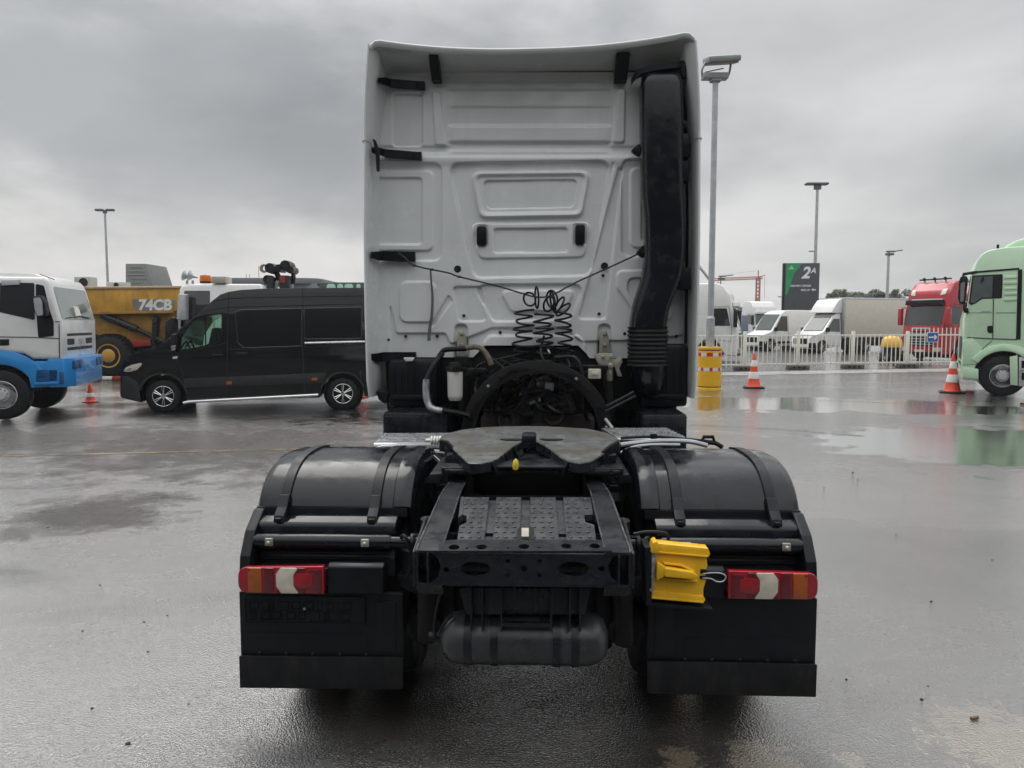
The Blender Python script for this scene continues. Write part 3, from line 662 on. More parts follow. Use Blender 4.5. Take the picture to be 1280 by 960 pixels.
for (x, y), m, nm in (((687, 467), mat('red_cap', (0.5, 0.012, 0.02), rough=0.4), 'red_coupling'), ((678, 472), M_ALU, 'metal_coupling'), ((643, 489), mat('yellow_cap', (0.7, 0.62, 0.03), rough=0.4), 'yellow_coupling'), ((650, 496), M_STEEL, 'metal_coupling'), ((686, 439), M_ALU, 'hose_nipple')):
    c = K(x, y, 5.74 if y > 450 else 5.85); b = MB(); rr = 0.008 if 'nipple' in nm else 0.021
    b.lathe([(rr * 0.6, -0.03), (rr, -0.026), (rr, 0.0), (rr * 0.75, 0.004), (rr * 0.75, 0.03)], c, (0.3, -0.7, -0.5), 14); tb(b, nm, m)

# ---- dark underside of the cab, engine bay opening and what hangs in it
b = MB(); b.bb((-1.16, 6.10, 1.15), (1.16, 6.5, 1.76), b=0.02); b.bb((-1.0, 6.3, 0.45), (1.0, 8.0, 1.25), b=0.03); tb(b, 'engine_bay_liner', M_DARKMETAL)
for sg in (-1, 1):
    b = MB()
    if sg < 0: a, c = K(486, 449, 5.95), K(548, 509, 5.95)
    else: a, c = K(800, 430, 5.95), K(858, 508, 5.95)
    b.bb((a.x, 5.9, c.z), (c.x, 6.6, a.z), b=0.03); b.bb((a.x + 0.03, 5.885, c.z + 0.06), (c.x - 0.03, 5.91, c.z + 0.10), b=0.008)
    for k in range(6): b.bb((a.x + 0.05 + k * 0.05, 5.892, c.z + 0.12), (a.x + 0.058 + k * 0.05, 5.91, a.z - 0.05), b=0.002)
    tb(b, 'front_mudguard', M_BLACK)
    b = MB()
    a, c = (K(481, 513, 5.7), K(562, 548, 5.7)) if sg < 0 else (K(800, 515, 5.7), K(856, 545, 5.7))
    b.bb((a.x, 5.6, 0.30), (c.x, 6.9, a.z), b=0.03); b.bb((a.x + 0.02, 5.585, a.z - 0.16), (c.x - 0.2 if sg < 0 else c.x - 0.1, 5.61, a.z - 0.03), b=0.006)
    tb(b, 'fuel_tank' if sg < 0 else 'battery_box', M_FRAME)
    b = MB(); b.cyl((sg * 0.72, 7.5, 0.5), (sg * 1.05, 7.5, 0.5), 0.5, n=36, bev=0.05); tb(b, 'front_wheel', M_RUBBER)
b = MB(); a = K(511, 449, 5.86); b.prism(rpoly([(a.x - 0.045, a.z + 0.012), (a.x + 0.045, a.z + 0.012), (a.x + 0.025, a.z - 0.016), (a.x - 0.025, a.z - 0.016)], 0.006), 5.86, 5.9, 'xz', b=0.003); tb(b, 'white_clip', M_WHITE)
for sg in (-1, 1):
    b = MB(); b.bb((sg * 0.5, 4.78, 0.28), (sg * 1.18, 5.55, 0.93), b=0.05); tb(b, 'side_light_block', M_FRAME)  # unseen boxes, added to stop side light reaching the ground underneath
b = MB(); b.bb((-0.6, 6.4, 0.22), (0.6, 8.1, 0.6), b=0.05); tb(b, 'sump_light_block', M_DARKMETAL)  # unseen low mass, added to block light under the truck
# arched crossmember with bolts
AC = K(671, 545, 5.6); ro, ri = 0.545, 0.445
def ell(rx, rz, a0, a1, n): return [(AC.x + rx * math.cos(R(t)), AC.z + rz * math.sin(R(t))) for t in [a0 + (a1 - a0) * k / n for k in range(n + 1)]]
b = MB(); b.prism(ell(0.555, 0.555, -8, 188, 30) + ell(0.455, 0.465, 188, -8, 30), 5.58, 5.63, 'xz', b=0.008); b.prism(ell(0.475, 0.485, -8, 188, 30) + ell(0.455, 0.465, 188, -8, 30), 5.52, 5.72, 'xz')
ARCH = tb(b, 'arched_crossmember', M_DARKMETAL)
for k, t in enumerate((8, 25, 42, 56, 108, 122, 134, 152, 165)):
    c = Vector((AC.x + 0.51 * math.cos(R(t)), 5.575, AC.z + 0.51 * math.sin(R(t)))); b = MB(); b.lathe([(0.0125, 0.008), (0.0125, -0.004), (0.008, -0.009), (0.001, -0.009)], c, (0, 1, 0), 6); tb(b, 'bolt', M_DULL if k % 3 == 0 else M_DARKMETAL, ARCH, angle=20)
# gearbox and its fittings
b = MB(); c = K(670, 520, 6.0)
b.lathe([(0.24, -0.25), (0.30, -0.2), (0.33, 0.1), (0.36, 0.3)], (c.x, 6.0, c.z - 0.02), (0, 1, 0), 24)
for x, y, r_ in ((633, 525, 0.075), (692, 518, 0.09), (655, 510, 0.06), (700, 490, 0.05), (640, 482, 0.05), (672, 545, 0.11)):
    q = K(x, y, 5.72); b.lathe([(r_, 0.2), (r_, 0.03), (r_ * 0.9, 0.0), (r_ * 0.62, 0.0), (r_ * 0.55, 0.02), (r_ * 0.3, 0.02), (r_ * 0.25, -0.015), (0.001, -0.015)], q, (0, 1, 0), 20)
b.bb(tuple(K(647, 505, 5.75)), tuple(K(668, 530, 5.95)), b=0.012); b.bb(tuple(K(655, 463, 5.85)), tuple(K(700, 480, 6.0)), b=0.02)
b.bb(tuple(K(634, 462, 5.9)), tuple(K(650, 478, 6.0)), b=0.01); b.bb(tuple(K(600, 520, 5.8)), tuple(K(740, 560, 6.1)), b=0.03)
tb(b, 'gearbox', mat('rusty_casting', (0.035, 0.029, 0.027), rough=0.6, var=0.45, vscale=14, bump=0.12, bscale=50, dirt=0.5, dcol=(0.055, 0.036, 0.026), metal=0.2))
rh = random.Random(21)
for k in range(16):
    x0, x1 = rh.uniform(600, 745), rh.uniform(600, 745); ya, yb = rh.uniform(446, 470), rh.uniform(500, 535)
    P = [K(x0, ya, rh.uniform(5.75, 6.0)), K((x0 * 2 + x1) / 3 + rh.uniform(-25, 25), ya + rh.uniform(5, 30), rh.uniform(5.62, 5.85)), K((x0 + 2 * x1) / 3 + rh.uniform(-20, 20), yb - rh.uniform(0, 25), rh.uniform(5.62, 5.8)), K(x1, yb, rh.uniform(5.65, 5.9))]
    b = MB(); b.tube(P, rh.choice((0.006, 0.008, 0.011, 0.015)), 8, sm=6); tb(b, 'engine_hose', M_HOSE if k % 3 else M_DARKMETAL)
for k in range(9):
    q = K(rh.uniform(605, 740), rh.uniform(470, 530), 5.7); b = MB(); b.box(q, (rh.uniform(.04, .10), 0.06, rh.uniform(.03, .08)), 0.008, rot=Matrix.Rotation(rh.uniform(-.4, .4), 3, 'Y')); b.cyl(q + Vector((0, -0.05, 0)), q, 0.012, n=8); tb(b, 'engine_fitting', M_DARKMETAL if k % 4 else M_STEEL)
# left: pipes, filter
b = MB(); b.tube([K(x, y, Y) for x, y, Y in ((553, 442, 5.75), (545, 452, 5.68), (535, 470, 5.64), (533, 482, 5.62))], 0.021, 10, sm=5)
b.tube([K(x, y, Y) for x, y, Y in ((549, 445, 5.8), (555, 438, 5.76), (565, 436.5, 5.75), (583, 436, 5.75))], 0.019, 10, sm=5); tb(b, 'black_pipe', M_BLACK)
b = MB(); b.tube([K(x, y, Y) for x, y, Y in ((533, 474, 5.6), (532.5, 490, 5.59), (535, 504, 5.58), (541, 511, 5.56), (553, 514, 5.55))], 0.026, 10, sm=5); tb(b, 'silver_pipe', mat('foil_wrapped_pipe', (0.30, 0.31, 0.32), rough=0.42, metal=0.7, var=0.4, vscale=22, bump=0.3, bscale=60, dirt=0.4))
b = MB(); b.tube([K(x, y, Y) for x, y, Y in ((550, 513, 5.56), (570, 516, 5.56), (587, 520, 5.56))], 0.02, 10, sm=4); tb(b, 'pipe_end', M_DARKMETAL)
b = MB(); b.tube([K(x, y, Y) for x, y, Y in ((583, 435, 5.73), (597, 434, 5.72), (606, 440, 5.71), (612, 450, 5.70), (614, 456, 5.70))], [0.02] * 25, 10, sm=6); tb(b, 'rusty_pipe', mat('rusty_tube', (0.15, 0.12, 0.09), rough=0.7, var=0.5, vscale=30, bump=0.2, dirt=0.6, dcol=(0.06, 0.04, 0.03)))
b = MB(); q = K(568.5, 472, 5.68)
fp = [(0.045, -0.135), (0.047, -0.125), (0.052, -0.12), (0.056, -0.10), (0.058, 0.07), (0.060, 0.08), (0.055, 0.085)]
b.lathe([(r_, h) for r_, h in fp], (q.x, 5.70, q.z - 0.035), (0, 0, 1), 28)
FIL = tb(b, 'filter_canister', M_WHITE)
b = MB(); b.lathe([(0.062, 0.045), (0.064, 0.06), (0.05, 0.085), (0.045, 0.11), (0.02, 0.115)], (q.x, 5.70, q.z), (0, 0, 1), 22); b.cyl((q.x + 0.02, 5.62, q.z + 0.075), (q.x + 0.02, 5.7, q.z + 0.075), 0.03, n=18, bev=0.006)
b.bb((q.x - 0.075, 5.68, q.z + 0.05), (q.x + 0.085, 5.75, q.z + 0.075), b=0.006); tb(b, 'filter_head', M_DARKMETAL, FIL)
b = MB(); b.lathe([(0.03, -0.15), (0.034, -0.145), (0.034, -0.11)], (q.x, 5.70, q.z - 0.03), (0, 0, 1), 16); tb(b, 'drain_bowl', M_BLACK, FIL)
# cab hinge brackets (pale metal, in the niches)
for cx, full in ((576, False), (755, True)):
    b = MB(); f = lambda x, y, Y=5.97: K(cx + x, y, Y)
    P = [f(-6, 446), f(-5, 420), f(-3, 413), f(3, 413), f(6, 420), f(9, 446)]
    b.prism(rpoly([(p.x, p.z) for p in P], 0.012), 5.99, 6.03, 'xz', b=0.005)
    for y in (417, 431): c = f(1, y, 5.985); b.lathe([(0.016, 0.01), (0.016, -0.006), (0.01, -0.014), (0.001, -0.014)], c, (0, 1, 0), 12)
    hb = tb(b, 'cab_hinge', M_DULL)
    if full:
        b = MB(); P = [f(-12, 444, 5.85), f(-3, 441, 5.85), f(12, 442, 5.85), f(13, 450, 5.85), f(22, 446, 5.85), f(23, 452, 5.85), f(19, 461, 5.85), f(23, 471, 5.85), f(17, 470, 5.85), f(13, 458, 5.85), f(5, 463, 5.85), f(-3, 461, 5.85), f(-9, 452, 5.85)]
        b.prism(rpoly([(p.x, p.z) for p in P], 0.008), 5.84, 5.90, 'xz', b=0.006)
        for x, y in ((-1, 446), (9, 446), (8, 457)): b.lathe([(0.022 if y > 450 else 0.013, 0.01), (0.022 if y > 450 else 0.013, -0.012), (0.008, -0.018), (0.001, -0.018)], f(x, y, 5.84), (0, 1, 0), 16)
        q = f(7, 468, 5.86); b.cyl((q.x, 5.87, q.z + 0.05), (q.x, 5.87, q.z - 0.05), 0.027, n=16, bev=0.006); tb(b, 'lock_bracket', M_DULL, hb)
    else:
        b = MB(); P = [f(-9, 462, 5.9), f(-6, 446, 5.9), f(8, 446, 5.9), f(14, 462, 5.9)]; b.prism([(p.x, p.z) for p in P], 5.9, 5.94, 'xz', b=0.006); tb(b, 'lock_bracket', M_DARKMETAL, hb)
    b = MB(); q = f(5, 500, 5.9); b.cyl((q.x, 5.9, q.z - 0.15), (q.x, 5.9, q.z + 0.2), 0.05, n=18, bev=0.01); b.cyl((q.x, 5.9, q.z), (q.x, 5.9, q.z + 0.22), 0.032, n=16); tb(b, 'cab_damper', M_DARKMETAL)
a, c = K(735, 461, 5.7), K(751, 473.5, 5.7); b = MB(); b.prism(rect(a.x, c.z, c.x, a.z, 0.012), 5.68, 5.74, 'xz', b=0.008); b.prism(rect(a.x + 0.022, c.z + 0.025, c.x - 0.022, a.z - 0.02, 0.012), 5.674, 5.69, 'xz', b=0.004); wl = tb(b, 'work_lamp', M_CLEARLENS)
a, c = K(734, 460, 5.75), K(752, 474.5, 5.75); b = MB(); b.prism(rect(a.x, c.z, c.x, a.z, 0.014), 5.72, 5.78, 'xz', b=0.006); tb(b, 'lamp_housing', M_BLACK, wl)
a, c = K(720, 456, 5.8), K(760, 462, 5.8); b = MB(); b.bb((a.x, 5.76, c.z), (c.x, 5.8, a.z), b=0.006); a, c = K(610, 460, 5.8), K(560, 468, 5.8); b.bb((c.x, 5.76, c.z), (a.x, 5.82, a.z), b=0.008); tb(b, 'crossbar', M_FRAME)
for (x0, y0), (x1, y1) in (((758, 508), (792, 490)), ((757, 514), (794, 495))):
    b = MB(); b.tube([K(x0, y0, 5.55), K(x1, y1, 5.6)], 0.011, 10); tb(b, 'support_rod', M_FRAME)
b = MB(); b.tube([K(757, 524, 5.5), K(766, 536, 5.4)], 0.012, 8); tb(b, 'support_rod', M_STEEL)

# ---- chassis rails, crossmembers, fifth wheel
def Kz(px, py, fz):
    """pixel on to the plane z = z0 + s (Y - Y0) of the truck"""
    z0, s, Y0 = fz; d = TF.d(px, py); e = TF.e
    t = (z0 + s * (e.y + TY - Y0) - e.z) / (d.z - s * d.y); p = e + d * t
    return Vector((p.x, p.y + TY, p.z))
def rail(sg):
    st = [(2.955, 0.425, 0.957, 0.105, 0.14), (3.0, 0.425, 0.966, 0.105, 0.20), (3.3, 0.413, 1.010, 0.10, 0.24), (3.5, 0.404, 1.042, 0.095, 0.27), (3.62, 0.397, 1.055, 0.09, 0.28), (3.75, 0.385, 1.062, 0.085, 0.28), (4.3, 0.38, 1.065, 0.08, 0.28), (6.4, 0.38, 1.05, 0.08, 0.28)]
    rings = []
    for Y, xo, zt, fw, h in st:
        xi = xo - fw; t = 0.011
        rings.append([(-xo, Y, zt - t), (-xo + t, Y, zt), (-xi, Y, zt), (-xi, Y, zt - t), (-xo + t, Y, zt - t), (-xo + t, Y, zt - h + t), (-xi, Y, zt - h + t), (-xi, Y, zt - h), (-xo + t, Y, zt - h), (-xo, Y, zt - h + t)])
    b = MB(); b.loft(rings)
    if sg > 0: b = b.mirror_x()
    r_ = tb(b, 'chassis_rail', M_FRAME, angle=25)
    b = MB(); b.tube([(-xo + 0.004, Y, zt - 0.002) for Y, xo, zt, fw, h in st[:6]], 0.0055, 6); b.tube([(-xo + fw - 0.002, Y, zt - 0.003) for Y, xo, zt, fw, h in st[:6]], 0.004, 6)
    if sg > 0: b = b.mirror_x()
    tb(b, 'worn_edge_highlight', mat('pale_worn_highlight', (0.10, 0.105, 0.11), rough=0.3, metal=0.6, var=0.5, vscale=14), r_)  # paler tubes: worn paint plus the bright edge highlight put into the colour
    b = MB(); b.prism(rpoly([(2.95, 0.81), (2.95, 0.955), (3.3, 1.008), (3.3, 0.80), (3.0, 0.80)], [0.03, 0.005, 0.005, 0.02, 0.03]), -0.436, -0.424, 'yz', b=0.004)
    for Y, z in ((3.05, 0.86), (3.15, 0.93), (3.22, 0.86)): b.lathe([(0.012, 0.006), (0.012, -0.012), (0.001, -0.012)], (-0.434, Y, z), (1, 0, 0), 6)
    if sg > 0: b = b.mirror_x()
    tb(b, 'rail_end_plate', M_FRAME, r_)
for sg in (-1, 1): rail(sg)
# rear crossmember: top plate with holes and front plate with oval holes
TP = (0.962, 0.085, 2.955)
b = MB()
outer = [(p.x, p.y) for p in (Kz(548, 688.5, TP), Kz(765, 688.5, TP), Kz(766, 676, TP), Kz(744, 674.5, TP), Kz(572, 674.5, TP), Kz(549, 676, TP))]
holes = []
for x, y, r_ in ((567.5, 684, 0.022), (602, 683.5, 0.021), (655, 683, 0.021), (708, 682.5, 0.021), (743.5, 682.5, 0.021), (584, 685.5, 0.006), (635.5, 684.8, 0.006), (674, 684.5, 0.006)):
    c = Kz(x, y, TP); holes.append(arcpts(c.x, c.y, r_, 0, 342, 19, ry=r_ * 1.25))
b.holed(outer, holes, -0.006, 0.0, 'xy', f=lambda v: Vector((v.x, v.y, v.z + TP[0] + TP[1] * (v.y - TP[2]))))
XM = tb(b, 'rear_crossmember', M_FRAME)
b = MB(); Yf = 2.965
q = lambda x, y: (K(x, y, Yf).x, K(x, y, Yf).z)
outer = [q(538, 690), q(548, 690), q(768, 690), q(777, 690), q(765, 697), q(760, 708), q(764, 722), q(776, 731), q(535, 731), q(547, 722), q(551, 708), q(547, 697)]
holes = []
for x, y, w, h in ((594, 711, 19, 9.5), (717, 711, 19.5, 9.5), (558, 712.5, 4, 4), (655, 710.5, 4.2, 4.2), (635, 701.5, 2.6, 2.6), (674.5, 701.5, 2.6, 2.6), (635, 719, 2.6, 2.6), (674.5, 719, 2.6, 2.6), (752, 711, 4, 4)):
    c = q(x, y); s = Yf / FPX; holes.append(arcpts(c[0], c[1], w * s, 0, 345, 23, ry=h * s))
b.holed(outer, holes, Yf, Yf + 0.009, 'xz'); tb(b, 'front_plate', M_FRAME, XM, angle=25)
b = MB(); a, c = K(536, 729, Yf), K(776, 735, Yf); b.bb((a.x, Yf + 0.002, c.z), (c.x, Yf + 0.16, c.z + 0.008), b=0.002); a = K(545, 690.5, Yf); c = K(767, 688.5, Yf);  b.bb((a.x, Yf + 0.2, 0.80), (c.x, Yf + 0.205, 0.97)); tb(b, 'bottom_flange', M_FRAME, XM); a = K(545, 690.5, Yf); c = K(767, 688.5, Yf); b = MB(); b.tube([(a.x, Yf + 0.004, a.z), (c.x, Yf + 0.004, a.z)], 0.005, 8); tb(b, 'worn_edge_highlight', MATS['pale_worn_highlight'], XM)  # front edge highlight put in as a paler tube, with the wear
for sx in (-1, 1):
    b = MB(); b.prism(rpoly([(2.952, 0.815), (2.952, 0.952), (3.1, 0.97), (3.1, 0.815)], 0.02), sx * 0.372, sx * 0.380, 'yz', b=0.002)
    b.prism(rpoly([(sx * 0.376, 0.812), (sx * 0.428, 0.812), (sx * 0.428, 0.952), (sx * 0.376, 0.952)], 0.02), 3.045, 3.055, 'xz'); tb(b, 'end_bracket', M_FRAME, XM)
# tread cover between the rails, in four sections
TZ = (0.972, 0.14, 3.15)
secs = [((581, 621.5), (611, 621.5), (604.5, 676), (572, 676)), ((621, 621.5), (651, 621.5), (649, 676), (616.5, 676)), ((663.5, 621.5), (694, 621.5), (698, 676), (663, 676)), ((704.5, 621.5), (738, 621.5), (745, 676), (709, 676))]
b = MB()
for gx in (((611, 621.5), (621, 621.5), (616.5, 676), (604.5, 676)), ((651, 621.5), (663.5, 621.5), (663, 676), (649, 676)), ((694, 621.5), (704.5, 621.5), (709, 676), (698, 676))):
    P = [Kz(x, y, TZ) for x, y in gx]; b.loft([[p + Vector((0, 0, -0.03)) for p in P], [p + Vector((0, 0, -0.016)) for p in P]])
COV = tb(b, 'step_cover', mat('wet_tread_plastic', (0.038, 0.041, 0.045), rough=0.33, var=0.3, vscale=10, bump=0.1, bscale=60, dirt=0.3, dcol=(0.10, 0.10, 0.095)))
for s_i, sc in enumerate(secs):
    P = [Kz(x, y, TZ) for x, y in sc]; b = MB()
    if s_i == 0: P = [P[0], P[1], P[2], P[3], Kz(575, 657, TZ), Kz(583.5, 653, TZ), Kz(584.5, 644, TZ), Kz(577, 643, TZ)]
    if s_i == 3: P = [P[0], P[1], Kz(741, 643, TZ), Kz(730, 644, TZ), Kz(731, 653, TZ), Kz(742, 656, TZ), P[2], P[3]]
    b.loft([[p + Vector((0, 0, -0.028)) for p in P], [p + Vector((0, 0, 0.0)) for p in P]]); b.tube([p + Vector((0, 0, -0.002)) for p in P], 0.003, 5, closed=True)
    sec = tb(b, 'tread_section', M_TREAD if 'M_TREAD' in globals() else MATS['wet_tread_plastic'], COV)
    b = MB()
    for r_ in range(9):
        ty = (r_ + 0.6) / 9.2
        for c_ in range(3):
            tx = (c_ + (0.22 if r_ % 2 else 0.42)) / 3.0
            A = Kz(*sc[0], TZ).lerp(Kz(*sc[3], TZ), ty); B = Kz(*sc[1], TZ).lerp(Kz(*sc[2], TZ), ty); p = A.lerp(B, tx)
            if s_i == 0 and 0.38 < ty < 0.62 and tx < 0.4: continue
            if s_i == 3 and 0.38 < ty < 0.62 and tx > 0.6: continue
            b.lathe([(0.0085, -0.001), (0.0075, 0.004), (0.0045, 0.0055), (0.003, 0.0025), (0.0005, 0.0025)], p, (0, 0, 1), 9)
    tb(b, 'tread_studs', MATS['wet_tread_plastic'], COV, kind='stuff')
b = MB(); P = [Kz(x, y, TZ) for x, y in ((645, 676), (647, 662), (651, 660), (663, 660), (667, 662), (668.5, 676))]; b.loft([[p + Vector((0, 0, -0.01)) for p in P], [p + Vector((0, 0, 0.006)) for p in P]]); tb(b, 'latch_recess', M_BLACK, COV)
b = MB(); P = [Kz(x, y, TZ) for x, y in ((652, 675), (652, 664), (661, 664), (661, 675))]; b.loft([[p + Vector((0, 0, 0.004)) for p in P], [p + Vector((0, -0.004, 0.016)) for p in P]]); tb(b, 'latch', M_DULL, COV)
for sg in (0, 1):
    b = MB(); P = [Kz(x, y, TZ) for x, y in (((576, 622), (580, 622), (579, 643), (573, 648)) if not sg else ((739, 622), (743, 622), (748, 648), (743, 643)))]
    b.loft([[p + Vector((0, 0, -0.03)) for p in P], [p + Vector((0, 0, 0.004)) for p in P]]); tb(b, 'cover_edge', MATS['wet_tread_plastic'], COV)
b = MB(); b.bb((-0.33, 3.2, 0.80), (0.33, 3.75, 0.84)); b.bb((-0.36, 3.72, 0.7), (0.36, 3.76, 1.0)); tb(b, 'floor_tray', M_DARKMETAL)
# fifth wheel
FZ = (1.172, 0.064, 3.65)
pl = [(549, 550.5), (552, 546), (557, 543), (577, 537.6), (605, 534.2), (630, 533.2), (655, 533), (680, 533.2), (700, 534), (735, 536.3), (760, 541.8), (773, 549), (775, 553), (768, 559), (737, 577), (724, 578.5), (711, 576.2), (700, 571), (690, 563), (680, 556), (671, 552.5), (670, 549), (652, 549), (651, 552.5), (641, 558), (631, 566), (622, 573), (614, 576.6), (600, 579), (587, 578.8), (584, 577), (566, 560)]
P = [Kz(x, y, FZ) for x, y in pl]
b = MB(); M_PLATE = bpy.data.materials.new('greasy_plate'); 
t = bmesh.new(); vs = [t.verts.new(p) for p in P]; t.faces.new(vs); bmesh.ops.recalc_face_normals(t, faces=t.faces[:])
ex = bmesh.ops.extrude_face_region(t, geom=t.faces[:]); 
for v in [g for g in ex['geom'] if isinstance(g, bmesh.types.BMVert)]: v.co += Vector((0, 0, -0.05))
bmesh.ops.recalc_face_normals(t, faces=t.faces[:]); b._add(t)
FW = None
def greasy():
    m = M_PLATE; m.use_nodes = True; N, Lk = m.node_tree.nodes, m.node_tree.links; s = N['Principled BSDF']; s.inputs['Metallic'].default_value = 0.35
    c = N.new('ShaderNodeTexCoord'); mp_ = N.new('ShaderNodeMapping'); mp_.inputs['Location'].default_value = (0.0, -0.3, 0); Lk.new(c.outputs['Object'], mp_.inputs[0])
    n = N.new('ShaderNodeTexNoise'); n.inputs['Scale'].default_value = 26; n.inputs['Detail'].default_value = 9; n.inputs['Roughness'].default_value = 0.7; Lk.new(c.outputs['Object'], n.inputs[0])
    n2 = N.new('ShaderNodeTexNoise'); n2.inputs['Scale'].default_value = 5; n2.inputs['Detail'].default_value = 6; Lk.new(c.outputs['Object'], n2.inputs[0])
    sc = N.new('ShaderNodeMapping'); sc.inputs['Scale'].default_value = (3, 60, 1); sc.inputs['Rotation'].default_value = (0, 0, 1.1); Lk.new(c.outputs['Object'], sc.inputs[0])
    w = N.new('ShaderNodeTexNoise'); w.inputs['Scale'].default_value = 1.6; w.inputs['Detail'].default_value = 5; w.inputs['Distortion'].default_value = 1.5; Lk.new(sc.outputs[0], w.inputs[0])
    a = N.new('ShaderNodeMixRGB'); a.inputs[0].default_value = 0.62; Lk.new(w.outputs[0], a.inputs[1]); Lk.new(n.outputs[0], a.inputs[2])
    r = N.new('ShaderNodeValToRGB'); r.color_ramp.elements[0].position = 0.34; r.color_ramp.elements[0].color = (0.035, 0.037, 0.038, 1); r.color_ramp.elements[1].position = 0.62; r.color_ramp.elements[1].color = (0.20, 0.203, 0.20, 1); Lk.new(a.outputs[0], r.inputs[0])
    x = N.new('ShaderNodeMixRGB'); x.inputs[2].default_value = (0.095, 0.088, 0.070, 1); r2 = N.new('ShaderNodeValToRGB'); r2.color_ramp.elements[0].position = 0.48; r2.color_ramp.elements[1].position = 0.62; Lk.new(n2.outputs[0], r2.inputs[0]); Lk.new(r2.outputs[0], x.inputs[0]); Lk.new(r.outputs[0], x.inputs[1]); Lk.new(x.outputs[0], s.inputs['Base Color'])
    rr = N.new('ShaderNodeMapRange'); rr.inputs['To Min'].default_value = 0.30; rr.inputs['To Max'].default_value = 0.62; Lk.new(n.outputs[0], rr.inputs[0]); Lk.new(rr.outputs[0], s.inputs['Roughness'])
    bp = N.new('ShaderNodeBump'); bp.inputs['Strength'].default_value = 0.5; bp.inputs['Distance'].default_value = 0.006; Lk.new(a.outputs[0], bp.inputs['Height']); Lk.new(bp.outputs[0], s.inputs['Normal'])
greasy()
FW = tb(b, 'fifth_wheel_plate', M_FRAME, angle=25)
b = MB(); b.loft([[p + Vector((0, 0, -0.003)) for p in P], [p + Vector((0, 0, 0.0015)) for p in P]]); tb(b, 'greasy_top', M_PLATE, FW, angle=25)
b = MB(); b.tube([p + Vector((0, 0, -0.004)) for p in P], 0.0045, 6, closed=True); tb(b, 'worn_rim_highlight', MATS['pale_worn_highlight'], FW)  # paler rim tube stands in for the bright edge highlight, with the wear
for x in (640, 689):
    c = Kz(x, 549.5, FZ); b = MB(); b.prism(arcpts(c.x, c.y, 0.066, 0, 345, 23, ry=0.045), c.z + 0.0008, c.z + 0.003, 'xy'); tb(b, 'lubrication_patch', M_DARKMETAL, FW)
# jaw block, throat ramps, side skirts
b = MB(); c = K(661, 551, 3.95); a, e = K(652, 544, 3.92), K(670.5, 554, 3.92); b.bb((a.x, 3.92, e.z), (e.x, 4.05, a.z), b=0.012); tb(b, 'jaw_block', M_BLACK, FW)
b = MB()
for pts in (((651, 553), (641, 558), (631, 566), (614, 576.6), (617, 583), (636, 577), (650, 562)), ((671, 553), (680, 556), (690, 563), (711, 576.2), (706, 583), (690, 577), (672, 562))):
    top = [Kz(x, y, FZ) for x, y in pts[:4]]
    for p0, p1 in zip(top, top[1:]):
        s = 1 if p0.x > 0.1 else -1
        b.loft([[p0, p1, p1 + Vector((-s * 0.03, -0.015, -0.055)), p0 + Vector((-s * 0.02, 0.01, -0.085))], [p0 + Vector((0, 0, -0.01)), p1 + Vector((0, 0, -0.01)), p1 + Vector((-s * 0.03, -0.005, -0.075)), p0 + Vector((-s * 0.02, 0.02, -0.10))]])
a, e = K(600, 578, 3.72), K(725, 586, 3.72); b.bb((a.x, 3.74, e.z - 0.01), (e.x, 3.95, a.z - 0.02), b=0.01); tb(b, 'throat_ramp', M_FRAME, FW)
def skirt(pts, Y0, Y1):
    b = MB(); P = [K(x, y, Y0) for x, y in pts]; b.prism([(p.x, p.z) for p in P], Y0, Y1, 'xz', b=0.004); return b
b = skirt(((549, 550), (559, 552), (586, 579), (578, 579), (560, 562), (557, 557), (554, 558), (553, 565), (549, 564)), 4.0, 4.04); tb(b, 'side_skirt', M_FRAME, FW)
b = skirt(((774, 551), (763, 557), (738, 577), (745, 578), (760, 568), (770, 566), (775, 562)), 3.9, 3.94); tb(b, 'side_skirt', M_FRAME, FW)
# mounting base of the fifth wheel
b = MB(); a, e = K(553, 581, 3.86), K(778, 593, 3.86); b.bb((a.x, 3.80, e.z), (e.x, 4.5, a.z), b=0.01); a, e = K(556, 587, 3.78), K(775, 594, 3.78); b.bb((a.x, 3.78, e.z), (e.x, 3.84, a.z), b=0.006)
for pts in (((530, 603), (538, 592), (557, 590), (550, 604)), ((768, 592), (786, 592), (791, 602), (772, 605))):
    P = [K(x, y, 3.82) for x, y in pts]; b.prism([(p.x, p.z) for p in P], 3.8, 4.3, 'xz', b=0.004)
for sgx in (0, 1):
    pts = ((555, 583), (557, 570), (566, 566), (583, 582)) if not sgx else ((770, 583), (770, 568), (762, 568), (745, 582))
    P = [K(x, y, 3.95) for x, y in pts]; b.prism([(p.x, p.z) for p in P], 3.93, 4.2, 'xz', b=0.006)
for k in range(4): q = K(560 + k * 68, 590, 3.77); b.lathe([(0.012, 0.01), (0.012, -0.006), (0.001, -0.006)], q, (0, 1, 0), 6)
tb(b, 'mounting_plate', M_FRAME)
b = MB(); q = K(644.5, 581, 3.7); b.lathe([(0.004, -0.028), (0.013, -0.022), (0.016, 0), (0.012, 0.02), (0.003, 0.03)], q, (0.05, -0.1, 1), 14); tb(b, 'yellow_tag', mat('yellow_tag', (0.62, 0.50, 0.03), rough=0.45), FW)
